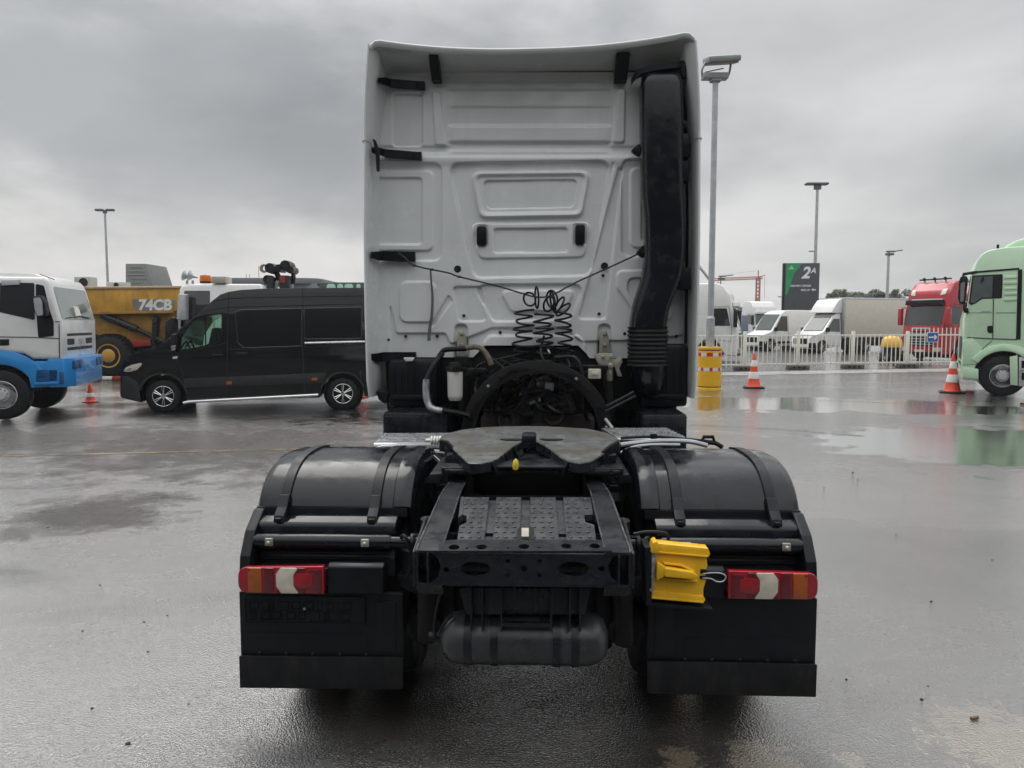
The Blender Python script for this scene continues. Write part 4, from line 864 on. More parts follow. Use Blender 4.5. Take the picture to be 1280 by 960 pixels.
# aluminium catwalk plates either side, with raised studs
for sg in (0, 1):
    fz = (1.10, 0.0, 5.0)
    pts = ((481, 541.5), (566, 541.0), (566, 552.5), (468, 553.5)) if not sg else ((752, 535), (832, 534.5), (856, 546), (770, 546.5))
    P = [Kz(x, y, fz) for x, y in pts]; b = MB(); b.loft([[p + Vector((0, 0, -0.02)) for p in P], [p for p in P]]); 
    T = tb(b, 'catwalk_plate', mat('tread_aluminium', (0.55, 0.56, 0.57), rough=0.36, metal=0.85, var=0.2, vscale=12, dirt=0.2), angle=20)
    b = MB(); cols, rows = 17, 6
    for i in range(cols):
        for j in range(rows):
            p = P[0].lerp(P[1], (i + 0.5) / cols).lerp(P[3].lerp(P[2], (i + 0.5) / cols), (j + 0.5) / rows)
            s = 1 if (i + j) % 2 else -1
            b.box(p + Vector((0, 0, 0.002)), (0.034, 0.010, 0.005), 0.0, rot=Matrix.Rotation(R(45 * s), 3, 'Z'))
    tb(b, 'tread_pattern', MATS['tread_aluminium'], T, kind='stuff')
    b = MB(); b.tube([P[3] + Vector((0, -0.01, -0.012)), P[2] + Vector((0, -0.01, -0.012))], 0.012, 8); tb(b, 'front_trim', M_ALU, T)
# pale panels and tubes just behind the mudguards
b = MB(); b.prism([(p.x, p.z) for p in (K(460, 561, 4.75), (K(480, 555.5, 4.75)), K(530, 553.5, 4.75), K(552, 553.5, 4.75), K(552, 559, 4.75), K(500, 560, 4.75), K(475, 563, 4.75))], 4.7, 4.78, 'xz', b=0.006); b.tube([K(520, 563, 4.6), K(556, 566, 4.6)], 0.016, 8); tb(b, 'side_deflector', M_STEEL)
b = MB(); b.tube([K(x, y, 4.55) for x, y in ((776, 556), (800, 553), (830, 551), (862, 552), (884, 557))], 0.014, 8, sm=4); b.tube([K(x, y, 4.5) for x, y in ((776, 566), (792, 559), (815, 556), (850, 556))], 0.009, 8, sm=4); tb(b, 'side_deflector', M_STEEL)
b = MB(); b.tube([K(x, y, 4.7) for x, y in ((776, 547.5), (816, 546), (850, 548), (880, 551))], 0.009, 7, sm=4); q = K(817, 546, 4.7); b.bb(tuple(q - Vector((0.02, 0.02, 0.012))), tuple(q + Vector((0.02, 0.02, 0.016))), b=0.004); tb(b, 'release_cable', M_BLACK)
b = MB(); b.tube([K(x, y, 4.6) for x, y in ((876, 552), (880, 546), (891, 546), (893, 552), (886, 554))], 0.012, 8, closed=True); b.tube([K(880, 552, 4.6), K(895, 554, 4.6), K(903, 559, 4.6)], 0.014, 8); tb(b, 'pull_handle', M_BLACK)
b = MB(); q = K(545, 550.5, 4.5); 
for dx, r_ in ((-0.045, 0.012), (-0.03, 0.026), (-0.012, 0.028), (0.004, 0.026), (0.02, 0.028), (0.035, 0.02)): b.cyl(q + Vector((dx, 0, 0)), q + Vector((dx + 0.011, 0, 0)), r_, n=16, bev=0.003)
b.cyl(q - Vector((0.06, 0, 0)), q + Vector((0.10, 0, 0)), 0.01, n=10); tb(b, 'grease_fitting', M_WHITE)
for k in range(3):
    b = MB(); b.tube([K(534 + 4 * k, 566, 4.4), K(545 + 5 * k, 577, 4.3), K(553 + 4 * k, 582, 4.2)], 0.008, 7, sm=3); tb(b, 'air_line', M_HOSE if k != 1 else M_ALU)
b = MB(); b.prism([(p.x, p.z) for p in (K(534, 572, 4.5), K(540, 578, 4.5), K(546, 588, 4.5), K(536, 590, 4.5))], 4.5, 4.52, 'xz'); tb(b, 'pale_bracket', M_WHITE)
b = MB(); b.prism([(p.x, p.z) for p in (K(776, 573, 4.5), K(790, 566, 4.5), K(792, 580, 4.5), K(785, 588, 4.5))], 4.5, 4.52, 'xz'); tb(b, 'pale_bracket', M_WHITE)

# ---- air tank with its bracket under the rear crossmember
b = MB(); tc_ = K(655, 797, 3.16); rt = 0.110; x0, x1 = K(551, 797, 3.16).x, K(760, 797, 3.16).x
prof = [(0.001, 0), (0.04, 0.003), (0.078, 0.018), (0.100, 0.045), (rt, 0.085)]; L_ = x1 - x0
b.lathe(prof + [(rt, L_ * 0.30), (rt + 0.001, L_ * 0.31), (rt, L_ * 0.32), (rt, L_ * 0.72), (rt + 0.0015, L_ * 0.73), (rt, L_ * 0.74)] + [(r_, L_ - h) for r_, h in prof[::-1]], (x0, 3.16, tc_.z), (1, 0, 0), 40)
TANK = tb(b, 'air_tank', mat('tank_paint', (0.026, 0.028, 0.031), rough=0.34, var=0.3, vscale=7, bump=0.05, dirt=0.4, dcol=(0.075, 0.072, 0.068)))
for px in (587, 619, 695, 718):
    c = K(px, 797, 3.16).x; b = MB(); b.lathe([(rt + 0.001, -0.016), (rt + 0.005, -0.016), (rt + 0.005, 0.016), (rt + 0.001, 0.016)], (c, 3.16, tc_.z), (1, 0, 0), 40); tb(b, 'tank_band', M_FRAME, TANK)
b = MB(); b.lathe([(0.02, -0.05), (0.02, 0.0), (0.014, 0.0)], (x0 - 0.0, 3.16, tc_.z), (1, 0, 0), 12); b.tube([K(544, 798, 3.12), K(543, 780, 3.1), K(547, 755, 3.08), K(553, 736, 3.06)], 0.006, 7, sm=5); b.tube([K(549, 792, 3.1), K(556, 778, 3.1), K(566, 770, 3.12)], 0.006, 7, sm=4); tb(b, 'tank_valve', M_BLACK, TANK)
b = MB(); P = [K(x, y, 3.12) for x, y in ((574, 731), (738, 731), (731, 764), (584, 764))]; b.prism([(p.x, p.z) for p in P], 3.08, 3.3, 'xz', b=0.006)
for px in (588, 602, 626, 643, 669, 688, 711, 724):
    a, e = K(px, 733, 3.05), K(px + 2.2, 788 if px in (588, 602, 626, 688, 711, 724) else 764, 3.05); b.bb((a.x, 3.035, e.z), (e.x, 3.09, a.z), b=0.002)
a, e = K(626, 778, 3.04), K(687, 783, 3.04); b.bb((a.x, 3.035, e.z), (e.x, 3.06, a.z), b=0.002); tb(b, 'tank_bracket', M_FRAME, TANK)

# ---- rear axle, air springs, wheels
b = MB(); b.cyl((-0.62, TY, 0.52), (0.62, TY, 0.52), 0.085, n=20); b.ball((0.03, TY, 0.53), 0.27, (1, 0.9, 1), 3); b.lathe([(0.05, -0.36), (0.12, -0.3), (0.19, -0.22), (0.22, -0.15)], (0.03, TY, 0.53), (0, 1, 0), 24); tb(b, 'rear_axle', M_DARKMETAL)
for sx in (-1, 1):
    for Y in (3.55, 4.6):
        b = MB(); b.lathe([(0.10, 0.0), (0.125, 0.02), (0.13, 0.07), (0.115, 0.10), (0.13, 0.13), (0.125, 0.2), (0.09, 0.22)], (sx * 0.47, Y, 0.60), (0, 0, 1), 22); tb(b, 'air_spring', M_RUBBER)
    b = MB(); b.cyl((sx * 0.45, 3.42, 0.45), (sx * 0.43, 3.36, 0.98), 0.035, n=14); b.cyl((sx * 0.45, 3.42, 0.40), (sx * 0.44, 3.39, 0.75), 0.045, n=16); tb(b, 'shock_absorber', M_DARKMETAL)
    for x in (1.045, 0.70):
        b = MB(); b.lathe([(0.28, -0.14), (0.40, -0.15), (0.47, -0.145), (0.495, -0.12), (0.50, -0.09), (0.50, 0.09), (0.495, 0.12), (0.47, 0.145), (0.40, 0.15), (0.28, 0.14)], (sx * x, TY, 0.50), (1, 0, 0), 56)
        for a_ in range(0): pass
        wh = tb(b, 'tyre', M_RUBBER)
        b = MB(); b.lathe([(0.285, -0.12), (0.26, -0.1), (0.24, 0.0), (0.10, 0.03), (0.001, 0.03)], (sx * x, TY, 0.50), (1, 0, 0), 36); tb(b, 'rim', M_STEEL, wh)
for sx in (-1, 1):  # filler parts, added to make the underside darker behind the tank
    b = MB(); b.prism(rpoly([(3.55, 0.95), (3.50, 0.45), (3.62, 0.27), (4.50, 0.25), (4.62, 0.45), (4.55, 0.95)], 0.05), sx * 0.33, sx * 0.42, 'yz', b=0.02); tb(b, 'shade_fill_arm', M_DARKMETAL)
    b = MB(); b.lathe([(0.05, -0.16), (0.085, -0.14), (0.09, -0.01), (0.10, 0.0), (0.10, 0.015), (0.085, 0.03), (0.08, 0.12), (0.03, 0.15)], (sx * 0.47, 3.62, 0.45), (0, 1, 0.2), 22); tb(b, 'shade_fill_chamber', M_DARKMETAL)
b = MB(); b.bb((-0.40, 3.58, 0.30), (0.40, 3.68, 0.66), b=0.03); tb(b, 'shade_fill_crossmember', M_DARKMETAL)  # crossmember added as dark filling for the underside
b = MB(); b.bb((-0.33, 4.7, 0.5), (0.33, 6.3, 0.98), b=0.05); b.cyl((0.03, 4.3, 0.62), (0.0, 5.9, 0.8), 0.06, n=16); b.bb((-0.9, 6.2, 0.30), (0.9, 6.9, 0.6), b=0.05); tb(b, 'drive_line', M_DARKMETAL)

# ---- mudguards, light units and mud flaps (left built, right mirrored)
FC_Y = 4.0
def crown(deg, h=0.0):
    s_, c_ = math.sin(R(deg)), math.cos(R(deg)); e = 2 / 2.5
    a = (0.46 if s_ < 0 else 0.66) + h; b_ = 0.370 + h
    return FC_Y + a * math.copysign(abs(s_) ** e, s_), 0.80 + b_ * max(0, c_) ** e
def mudguard(sg):
    def put(b, name, m, parent=None, **k):
        if sg > 0: b = b.mirror_x()
        return tb(b, name, m, parent, **k)
    zat = lambda py, Y: K(420, py, Y).z
    cs = [(-1.282, -0.16), (-1.287, -0.09), (-1.288, -0.045), (-1.284, -0.022), (-1.272, -0.008), (-1.24, -0.001), (-1.0, 0.002), (-0.78, 0.0), (-0.632, -0.002), (-0.626, 0.006), (-0.60, 0.009), (-0.56, 0.006), (-0.545, -0.004), (-0.54, -0.03), (-0.54, -0.07)]
    rings = []
    nr = 40
    for i in range(nr + 1):
        th = -66 + i / nr * 146
        rings.append([(x, *crown(th, dr)) for x, dr in cs])
    b = MB(); b.loft(rings, closed=False, caps=False); MG = put(b, 'mudguard', M_BLACKWET)
    b = MB(); b.prism(rpoly([(4.64, 0.20), (4.67, 0.20), (4.68, 0.86), (4.65, 0.86)], 0.005), -1.27, -0.50, 'yz', b=0.004); put(b, 'shading_front_flap', M_RUBBER, MG)  # hidden flap, added to cut side light under the truck
    # inner cheek
    b = MB(); b.prism([crown(t, -0.05) for t in range(-66, 80, 6)] + [(TY + 0.40 * math.sin(R(t)), 0.53 + 0.40 * math.cos(R(t))) for t in range(78, -66, -6)], -0.56, -0.545, 'yz'); put(b, 'inner_cheek', M_BLACK, MG)
    for x in (-1.15, -0.712):
        rings = []
        for i in range(31):
            th = -63 + i / 30 * 85; h = 0.010
            rings.append([(x - 0.026, *crown(th, 0.0005)), (x - 0.022, *crown(th, h)), (x + 0.022, *crown(th, h)), (x + 0.026, *crown(th, 0.0005))])
        b = MB(); b.loft(rings); st = put(b, 'strap', M_BLACK, MG)
        z0, z1 = zat(627, 3.57), zat(653, 3.49)
        b = MB(); b.prism(rpoly([(3.575, z0 + 0.03), (3.60, z0 + 0.03), (3.56, z0 - 0.03), (3.50, z1), (3.478, z1 - 0.004), (3.49, z1 + 0.03), (3.535, z0 - 0.02)], 0.006), x - 0.024, x + 0.024, 'yz', b=0.004); b.bb((x - 0.015, 3.468, z1 + 0.004), (x + 0.015, 3.49, z1 + 0.022), b=0.003)
        put(b, 'strap_buckle', M_BLACK, st)
    # crease line and lip at the lower edge of the crown
    yb, zb = crown(-66)
    b = MB(); b.prism(rpoly([(yb - 0.001, zb - 0.002), (yb + 0.03, zb - 0.002), (yb + 0.03, zb - 0.055), (yb - 0.006, zb - 0.050)], 0.006), -1.285, -0.56, 'yz', b=0.006); put(b, 'lower_lip', M_BLACK, MG)
    b = MB(); b.prism(rpoly([(3.335, 0.66), (3.36, 0.80), (3.43, 0.90), (3.545, zb - 0.01), (3.70, zb), (3.70, 0.66)], 0.02), -1.290, -1.240, 'yz', b=0.008); put(b, 'outer_edge', M_BLACK, MG)
    # stepped rear: rounded ledge
    z0, z1 = zat(646, 3.53), zat(668, 3.46)
    b = MB(); b.prism(rpoly([(3.62, z0 + 0.01), (3.53, z0 + 0.004), (3.475, z0 - 0.018), (3.462, z1), (3.62, z1)], [0.01, 0.02, 0.03, 0.006, 0.006]), -1.245, -0.60, 'yz', b=0.014); put(b, 'upper_ledge', M_BLACKWET)
    # round bar
    zt = zat(678, 3.42); b = MB(); b.cyl((-1.25, 3.43, zt), (-0.605, 3.43, zt), 0.036, n=24, bev=0.02); b.cyl((-0.62, 3.43, zt), (-0.40, 3.43, zt), 0.028, n=18); BAR = put(b, 'support_tube', M_BLACKWET)
    for px in (336, 456):
        x = K(px, 675, 3.39).x; b = MB(); b.prism(rect(x - 0.018, zt - 0.010, x + 0.018, zt + 0.024, 0.004), 3.385, 3.40, 'xz', b=0.002); pt = put(b, 'clamp_plate', M_DULL, BAR)
        b = MB(); b.lathe([(0.010, 0.002), (0.010, -0.008), (0.006, -0.012), (0.001, -0.012)], (x, 3.386, zt + 0.006), (0, 1, 0), 6); put(b, 'bolt', M_STEEL, BAR, angle=20)
    b = MB(); b.cyl((-0.52, 3.42, zt), (-0.50, 3.42, zt), 0.046, n=18, bev=0.004); b.cyl((-0.46, 3.42, zt), (-0.44, 3.42, zt), 0.042, n=18, bev=0.004); b.tube([(-0.56, 3.40, zt + 0.03), (-0.545, 3.38, zt + 0.045), (-0.52, 3.37, zt + 0.01), (-0.51, 3.37, zt - 0.08), (-0.54, 3.38, zt - 0.14), (-0.575, 3.40, zt - 0.15)], 0.0085, 8, sm=5); b.tube([(-0.5, 3.40, zt + 0.04), (-0.45, 3.36, zt + 0.05), (-0.42, 3.36, zt)], 0.008, 8, sm=5); put(b, 'pipe_clamp', M_BLACK, BAR)
    # panel behind with two horizontal ribs
    z0, z1 = zat(684, 3.47), zat(704, 3.44); b = MB(); b.prism(rpoly([(3.62, z0 + 0.03), (3.48, z0 + 0.02), (3.47, z0), (3.45, z1 + 0.02), (3.45, z1 - 0.06), (3.62, z1 - 0.06)], 0.006), -1.235, -0.60, 'yz', b=0.006); b.bb((-1.225, 3.435, zat(690, 3.45) - 0.004), (-0.62, 3.46, zat(690, 3.45) + 0.004), b=0.002); b.bb((-1.225, 3.435, zat(697, 3.45) - 0.004), (-0.62, 3.46, zat(697, 3.45) + 0.004), b=0.002); put(b, 'rear_panel', M_BLACK)
    # lamp carrier
    z0, z1 = zat(704, 3.32), zat(743, 3.30); b = MB(); b.prism(rpoly([(3.36, z0 - 0.004), (3.33, z0), (3.305, z0 - 0.012), (3.30, z1 + 0.004), (3.32, z1), (3.36, z1)], [0.005, 0.02, 0.015, 0.008, 0.01, 0.005]), -0.872, -0.625, 'yz', b=0.010); b.cyl((-0.70, 3.297, z1 + 0.045), (-0.70, 3.31, z1 + 0.045), 0.006, n=10); b.bb((-1.2, 3.34, z1 + 0.02), (-0.64, 3.46, z0 - 0.03), b=0.01); put(b, 'lamp_carrier', M_BLACK)
    # tail lamp: housing lens with segments
    xl, xr = K(298, 720, 3.28).x, K(405, 720, 3.28).x
    Lw = xr - xl; h0, h1 = zat(742, 3.28), zat(709, 3.28); hh = h1 - h0
    def seg(px0, px1, m, name, par, inset0=0.0, inset1=0.0, proud=0.0, z_in=0.0):
        a, c = xl + Lw * px0, xl + Lw * px1
        e = hh * 0.22
        poly = [(a + inset0, h0 + z_in), (c + inset1, h0 + z_in), (c + inset1 + e * (1 if inset1 else 0), h0 + hh * 0.3), (c + inset1 + e * (1 if inset1 else 0), h0 + hh * 0.72), (c + inset1, h1 - z_in), (a + inset0, h1 - z_in), (a + inset0 - e * (1 if inset0 else 0), h0 + hh * 0.72), (a + inset0 - e * (1 if inset0 else 0), h0 + hh * 0.3)]
        bb = MB(); bb.prism(rpoly(poly, 0.004, 2), 3.270 - proud, 3.285, 'xz', b=0.0015); return put(bb, name, m, par)
    b = MB(); pp = rpoly([(xl, h0), (xr, h0), (xr, h1 + 0.004), (xl, h1 - 0.004)], [0.045, 0.004, 0.004, 0.045], 6)
    b.prism(pp, 3.274, 3.305, 'xz', b=0.008, seg=3)
    LAMP = put(b, 'tail_lamp', M_RED)
    seg(0.12, 0.28, M_ORANGE, 'indicator_lens', LAMP, 0.0, 0.0, 0.002, 0.004)
    seg(0.305, 0.42, M_REDDARK, 'brake_lens', LAMP, 0.0, 0.0, 0.002, 0.004)
    e = hh * 0.2; a, c = xl + Lw * 0.475, xl + Lw * 0.655
    b = MB(); b.prism(rpoly([(a + 0.012, h0 + 0.002), (c + 0.022, h0 + 0.002), (c, h0 + hh * 0.3), (c, h0 + hh * 0.72), (c + 0.02, h1 - 0.003), (a + 0.010, h1 - 0.003), (a - 0.01, h0 + hh * 0.75), (a - 0.01, h0 + hh * 0.28)], 0.004, 2), 3.268, 3.285, 'xz', b=0.0015); put(b, 'reversing_lens', M_CLEARLENS, LAMP)
    seg(0.665, 0.79, M_REDDARK, 'fog_surround', LAMP, 0.004, 0.0, 0.0015, 0.003); seg(0.705, 0.79, M_RED, 'fog_lens', LAMP, 0.006, 0.006, 0.004, hh * 0.22); seg(0.83, 0.975, M_REDDARK, 'reflector', LAMP, 0.0, 0.0, 0.002, hh * 0.1)
    b = MB()
    for u, v in ((0.14, 0.9), (0.46, 0.06), (0.76, 0.08), (0.95, 0.9), (0.95, 0.1), (0.72, 0.9)): b.lathe([(0.0045, 0.004), (0.0045, -0.003), (0.001, -0.003)], (xl + Lw * u, 3.268, h0 + hh * v), (0, 1, 0), 10)
    put(b, 'lens_screws', M_REDDARK, LAMP)
    # mud flap board, rubber flap, plate holder
    a, c = K(300, 743, 3.36), K(505, 822, 3.36)
    b = MB(); b.prism(rect(a.x, c.z, c.x, a.z + 0.02, 0.012), 3.345, 3.375, 'xz', b=0.008); b.prism(rect(K(470, 750, 3.34).x, c.z + 0.035, c.x - 0.03, a.z - 0.02, 0.01), 3.338, 3.35, 'xz', b=0.004); b.prism(rect(a.x + 0.03, c.z + 0.035, K(458, 750, 3.34).x, K(300, 790, 3.34).z, 0.01), 3.341, 3.35, 'xz', b=0.003)
    FL = put(b, 'flap_board', M_BLACK)
    e = K(300, 857, 3.355)
    b = MB(); b.prism(rpoly([(a.x - 0.002, e.z), (c.x - 0.003, e.z + 0.004), (c.x, c.z + 0.012), (a.x - 0.002, c.z + 0.008)], [0.006, 0.02, 0.005, 0.005]), 3.332, 3.344, 'xz', b=0.003); put(b, 'rubber_flap', M_RUBBER, FL)
    for k in range(5):
        b = MB(); b.lathe([(0.009, 0.002), (0.009, -0.003), (0.005, -0.006), (0.001, -0.006)], (a.x + 0.09 + k * 0.122, 3.345, c.z + 0.018), (0, 1, 0), 10); put(b, 'flap_bolt', M_BLACK, FL)
    if sg < 0:
        a, c = K(303, 745, 3.33), K(457, 782, 3.33)
        b = MB(); b.prism(rect(a.x, c.z, c.x, a.z, 0.008), 3.330, 3.346, 'xz', b=0.003); PH = tb(b, 'plate_holder', M_BLACK)
        b = MB(); rnd = random.Random(3)
        def rib(x0, z0, x1, z1): b.bb((min(x0, x1) - 0.0012, 3.3265, min(z0, z1) - 0.0012), (max(x0, x1) + 0.0012, 3.332, max(z0, z1) + 0.0012))
        w, h = c.x - a.x, a.z - c.z
        rib(a.x + 0.012, c.z + 0.01, c.x - 0.01, c.z + 0.01); rib(a.x + 0.012, a.z - 0.01, c.x - 0.01, a.z - 0.01); rib(c.x - 0.01, c.z + 0.01, c.x - 0.01, a.z - 0.01); rib(a.x + 0.012, c.z + 0.01, a.x + 0.012, a.z - 0.01)
        for row in (0, 1):
            zc0, zc1 = c.z + h * (0.16 + 0.36 * row), c.z + h * (0.46 + 0.36 * row); x = a.x + 0.03
            while x < c.x - 0.06:
                ww = rnd.choice((0.02, 0.03, 0.038, 0.045)); i = 0
                while ww - 2 * i * 0.006 > 0.006 and i < 2:
                    o_ = i * 0.006; rib(x + o_, zc0 + o_, x + ww - o_, zc0 + o_); rib(x + o_, zc1 - o_, x + ww - o_, zc1 - o_); rib(x + o_, zc0 + o_, x + o_, zc1 - o_); rib(x + ww - o_, zc0 + o_, x + ww - o_, zc1 - o_); i += 1 if rnd.random() < 0.7 else 5
                x += ww + rnd.choice((0.006, 0.012, 0.02))
        tb(b, 'holder_ribs', M_BLACK, PH, kind='stuff')
        b = MB(); q = K(380.5, 761, 3.326); b.lathe([(0.006, 0.004), (0.006, -0.002), (0.001, -0.003)], q, (0, 1, 0), 10); tb(b, 'bolt', M_STEEL, PH)
for sg in (-1, 1): mudguard(sg)
# bracket for the chock, with the steel clamp edge
b = MB(); P = [K(x, y, 3.27) for x, y in ((803, 678), (812, 679), (812, 747), (805, 750))]; b.prism([(p.x, p.z) for p in P], 3.2, 3.34, 'xz', b=0.004); P = [K(x, y, 3.3) for x, y in ((803, 742), (884, 750), (884, 754), (803, 747))]; b.prism([(p.x, p.z) for p in P], 3.2, 3.36, 'xz', b=0.003); b.tube([K(x, y, 3.3) for x, y in ((792, 668), (810, 665), (832, 667), (836, 676))], 0.008, 8, sm=4); tb(b, 'chock_bracket', M_BLACK)

# ---- the wheel chock that hangs in that bracket
def chock():
    c = K(846, 714, 3.22); w0 = TF.m @ (c - Vector(OFF))
    ang = R(-4.5)
    CH = thing('wheel_chock', 'yellow plastic wheel chock with a handle hung beside the right tail lamp', 'wheel chock', w0, TRZ)
    rot = Matrix.Rotation(-ang, 3, 'Y')
    s = 3.22 / FPX
    X = lambda px: (px - 846) * s * 1.08
    Z = lambda py: (714 - py) * s
    def fin(b, name, m, parent=None):
        for v in b.bm.verts: v.co = rot @ v.co
        return b.build(name, m, parent or CH)
    b = MB()
    # scalloped back body and two thick rails above and below
    b.prism(rpoly([(X(815), Z(685)), (X(880), Z(683.5)), (X(879), Z(694)), (X(881), Z(703)), (X(879), Z(713)), (X(881), Z(723)), (X(879), Z(734)), (X(880), Z(746)), (X(812), Z(747))], 0.008), -0.003, 0.06, 'xz', b=0.004)
    body = fin(b, 'chock_body', M_YELLOW)
    for y0, y1, d in ((679, 690, -0.014), (741, 749.5, -0.012)):
        b = MB(); b.prism(rpoly([(X(812), Z(y1)), (X(881.5), Z(y1)), (X(882), Z(y1 - 3)), (X(879), Z(y0 + 1)), (X(814), Z(y0))], 0.006), d, 0.05, 'xz', b=0.006); b.bb((X(816), d - 0.006, Z(y1 + 1.5)), (X(880), 0.0, Z(y1 - 1)), b=0.003); fin(b, 'chock_rail', M_YELLOW, body)
    b = MB(); b.prism(rpoly([(X(812), Z(690)), (X(813), Z(677)), (X(817), Z(674)), (X(820), Z(678)), (X(821), Z(690))], 0.006), -0.042, 0.03, 'xz', b=0.004); fin(b, 'hook', M_YELLOW, body)
    # handle: raised grip with flared left end
    b = MB(); b.prism(rpoly([(X(829), Z(706)), (X(862), Z(708.5)), (X(867), Z(712)), (X(867), Z(715)), (X(862), Z(718)), (X(829), Z(718))], [0.01, 0.01, 0.012, 0.012, 0.01, 0.01]), -0.055, 0.004, 'xz', b=0.010, seg=3)
    b.prism(rpoly([(X(820), Z(701)), (X(831), Z(706)), (X(831), Z(717)), (X(821), Z(724))], 0.004), -0.048, 0.004, 'xz', b=0.006)
    b.prism([(X(828), Z(702)), (X(850), Z(702.5)), (X(867), Z(710)), (X(862), Z(710)), (X(848), Z(705)), (X(830), Z(704.5))], -0.03, 0.004, 'xz', b=0.003); b.bb((X(824), -0.02, Z(725)), (X(870), 0.004, Z(722)), b=0.003); fin(b, 'grip', M_YELLOW, body)
    b = MB(); b.bb((X(873), -0.006, Z(714)), (X(880.5), 0.002, Z(708)), b=0.002); b.bb((X(873), -0.006, Z(721)), (X(880.5), 0.002, Z(716.5)), b=0.002); fin(b, 'wire_slot', M_DARKMETAL, body)
    b = MB(); poly = [(X(812), Z(746)), (X(820), Z(745)), (X(820), Z(686)), (X(812), Z(684))]
    for k in range(4): poly += [(X(812), Z(692 + 13 * k)), (X(814.5), Z(694 + 13 * k)), (X(812), Z(697 + 13 * k))]
    b.prism(poly, -0.018, 0.012, 'xz', b=0.002)
    for y in (693, 722, 739): b.lathe([(0.006, 0.0), (0.006, -0.004), (0.001, -0.004)], (X(817), -0.018, Z(y)), (0, 1, 0), 8)
    fin(b, 'steel_edge', mat('scuffed_grey_steel', (0.36, 0.36, 0.34), rough=0.5, metal=0.4, var=0.4, vscale=40, dirt=0.5), body)
    b = MB(); b.tube([(X(x), -0.01, Z(y)) for x, y in ((876, 713.5), (888, 711), (898, 711), (903, 715), (900, 721), (893, 722), (886, 719), (876, 719))], 0.0028, 6, sm=5); fin(b, 'wire_loop', M_STEEL, body)
chock()

# ================================================================ vehicles behind: common pieces
M_TYRE = M_RUBBER
M_SILVER = mat('silver_rim_paint', (0.50, 0.51, 0.52), rough=0.4, metal=0.15, var=0.1, dirt=0.3)
M_CHROME = mat('chrome', (0.7, 0.7, 0.7), rough=0.18, metal=1.0, var=0.05, rvar=0.05)
def wheel(parent, c, r, w, side, style, m_rim=None, name='wheel'):
    """tyre mesh with a rim child; side = sign of local x that faces outward"""
    b = MB(); ri = r * (0.62 if style == 'alloy' else 0.56)
    b.lathe([(ri, -w / 2), (r * 0.86, -w / 2), (r * 0.97, -w * 0.40), (r, -w * 0.28), (r, w * 0.28), (r * 0.97, w * 0.40), (r * 0.86, w / 2), (ri, w / 2)], c, (1, 0, 0), 44)
    for k in (-1, 0, 1): pass
    o = b.build(name, M_TYRE, parent)
    x = c[0] + side * w / 2; s = side; rim = None
    if style == 'alloy':
        b = MB(); b.lathe([(ri * 1.02, 0), (ri * 0.97, 0.004), (ri * 0.93, -0.03), (ri * 0.9, -0.12), (0.02, -0.13)], (x, c[1], c[2]), (s, 0, 0), 40); b.build('rim', plastic('black_rim', (0.01, 0.01, 0.011), rough=0.3), o)
        b = MB()
        for k in range(6):
            a = R(30 + 60 * k)
            for d in (-0.12, 0.12):
                p0 = Vector((x - s * 0.004, c[1] + math.cos(a + d * 0.9) * 0.05, c[2] + math.sin(a + d * 0.9) * 0.05)); p1 = Vector((x + s * 0.002, c[1] + math.cos(a + d) * ri * 0.93, c[2] + math.sin(a + d) * ri * 0.93))
                b.tube([p0, p1], 0.0095, 6)
        b.tube([(x, c[1] + math.cos(k * math.pi / 20) * ri * 0.97, c[2] + math.sin(k * math.pi / 20) * ri * 0.97) for k in range(40)], 0.005, 5, closed=True); b.lathe([(0.055, -0.01), (0.05, 0.008), (0.03, 0.012), (0.001, 0.012)], (x, c[1], c[2]), (s, 0, 0), 18)
        b.build('rim_spokes', M_CHROME, o)
    elif style == 'truck':
        b = MB(); b.lathe([(ri, 0), (ri * 0.96, 0.008), (ri * 0.93, -0.01), (ri * 0.9, -0.05), (ri * 0.80, -0.075), (ri * 0.62, -0.06), (ri * 0.52, -0.03), (ri * 0.5, 0.02), (ri * 0.33, 0.03), (ri * 0.3, 0.06), (0.001, 0.06)], (x, c[1], c[2]), (s, 0, 0), 40)
        rim = b.build('rim', m_rim or M_SILVER, o)
        b = MB()
        for k in range(10):
            a = 2 * math.pi * k / 10; q = Vector((x - s * 0.066, c[1] + math.cos(a) * ri * 0.72, c[2] + math.sin(a) * ri * 0.72)); b.lathe([(ri * 0.115, -0.003), (ri * 0.115, 0.004), (0.001, 0.004)], q, (s, 0, 0), 12)
        b.build('hand_holes', M_BLACK, o)
        b = MB()
        for k in range(10):
            a = 2 * math.pi * (k + 0.5) / 10; q = Vector((x + s * 0.0, c[1] + math.cos(a) * ri * 0.43, c[2] + math.sin(a) * ri * 0.43)); b.cyl(q, q + Vector((s * 0.04, 0, 0)), 0.016, n=6)
        b.build('wheel_nuts', M_CHROME, o)
    elif style == 'earth':
        b = MB(); b.lathe([(ri * 1.02, -0.02), (ri * 1.0, 0.01), (ri * 0.9, 0.0), (ri * 0.86, -0.06), (ri * 0.66, -0.10), (ri * 0.62, -0.02), (ri * 0.58, 0.0), (ri * 0.5, 0.02), (0.001, 0.03)], (x, c[1], c[2]), (s, 0, 0), 40); b.build('rim', m_rim, o)
        b = MB()
        for k in range(30):
            a = 2 * math.pi * k / 30
            for sx in (-1, 1): b.box((c[0] + sx * w * 0.26, c[1] + math.cos(a + sx * 0.05) * r, c[2] + math.sin(a + sx * 0.05) * r), (w * 0.5, 0.09, 0.07), 0.0, rot=Matrix.Rotation(a + math.pi / 2, 3, 'X'))
        b.build('tread_lugs', M_TYRE, o, kind='stuff')
    return o
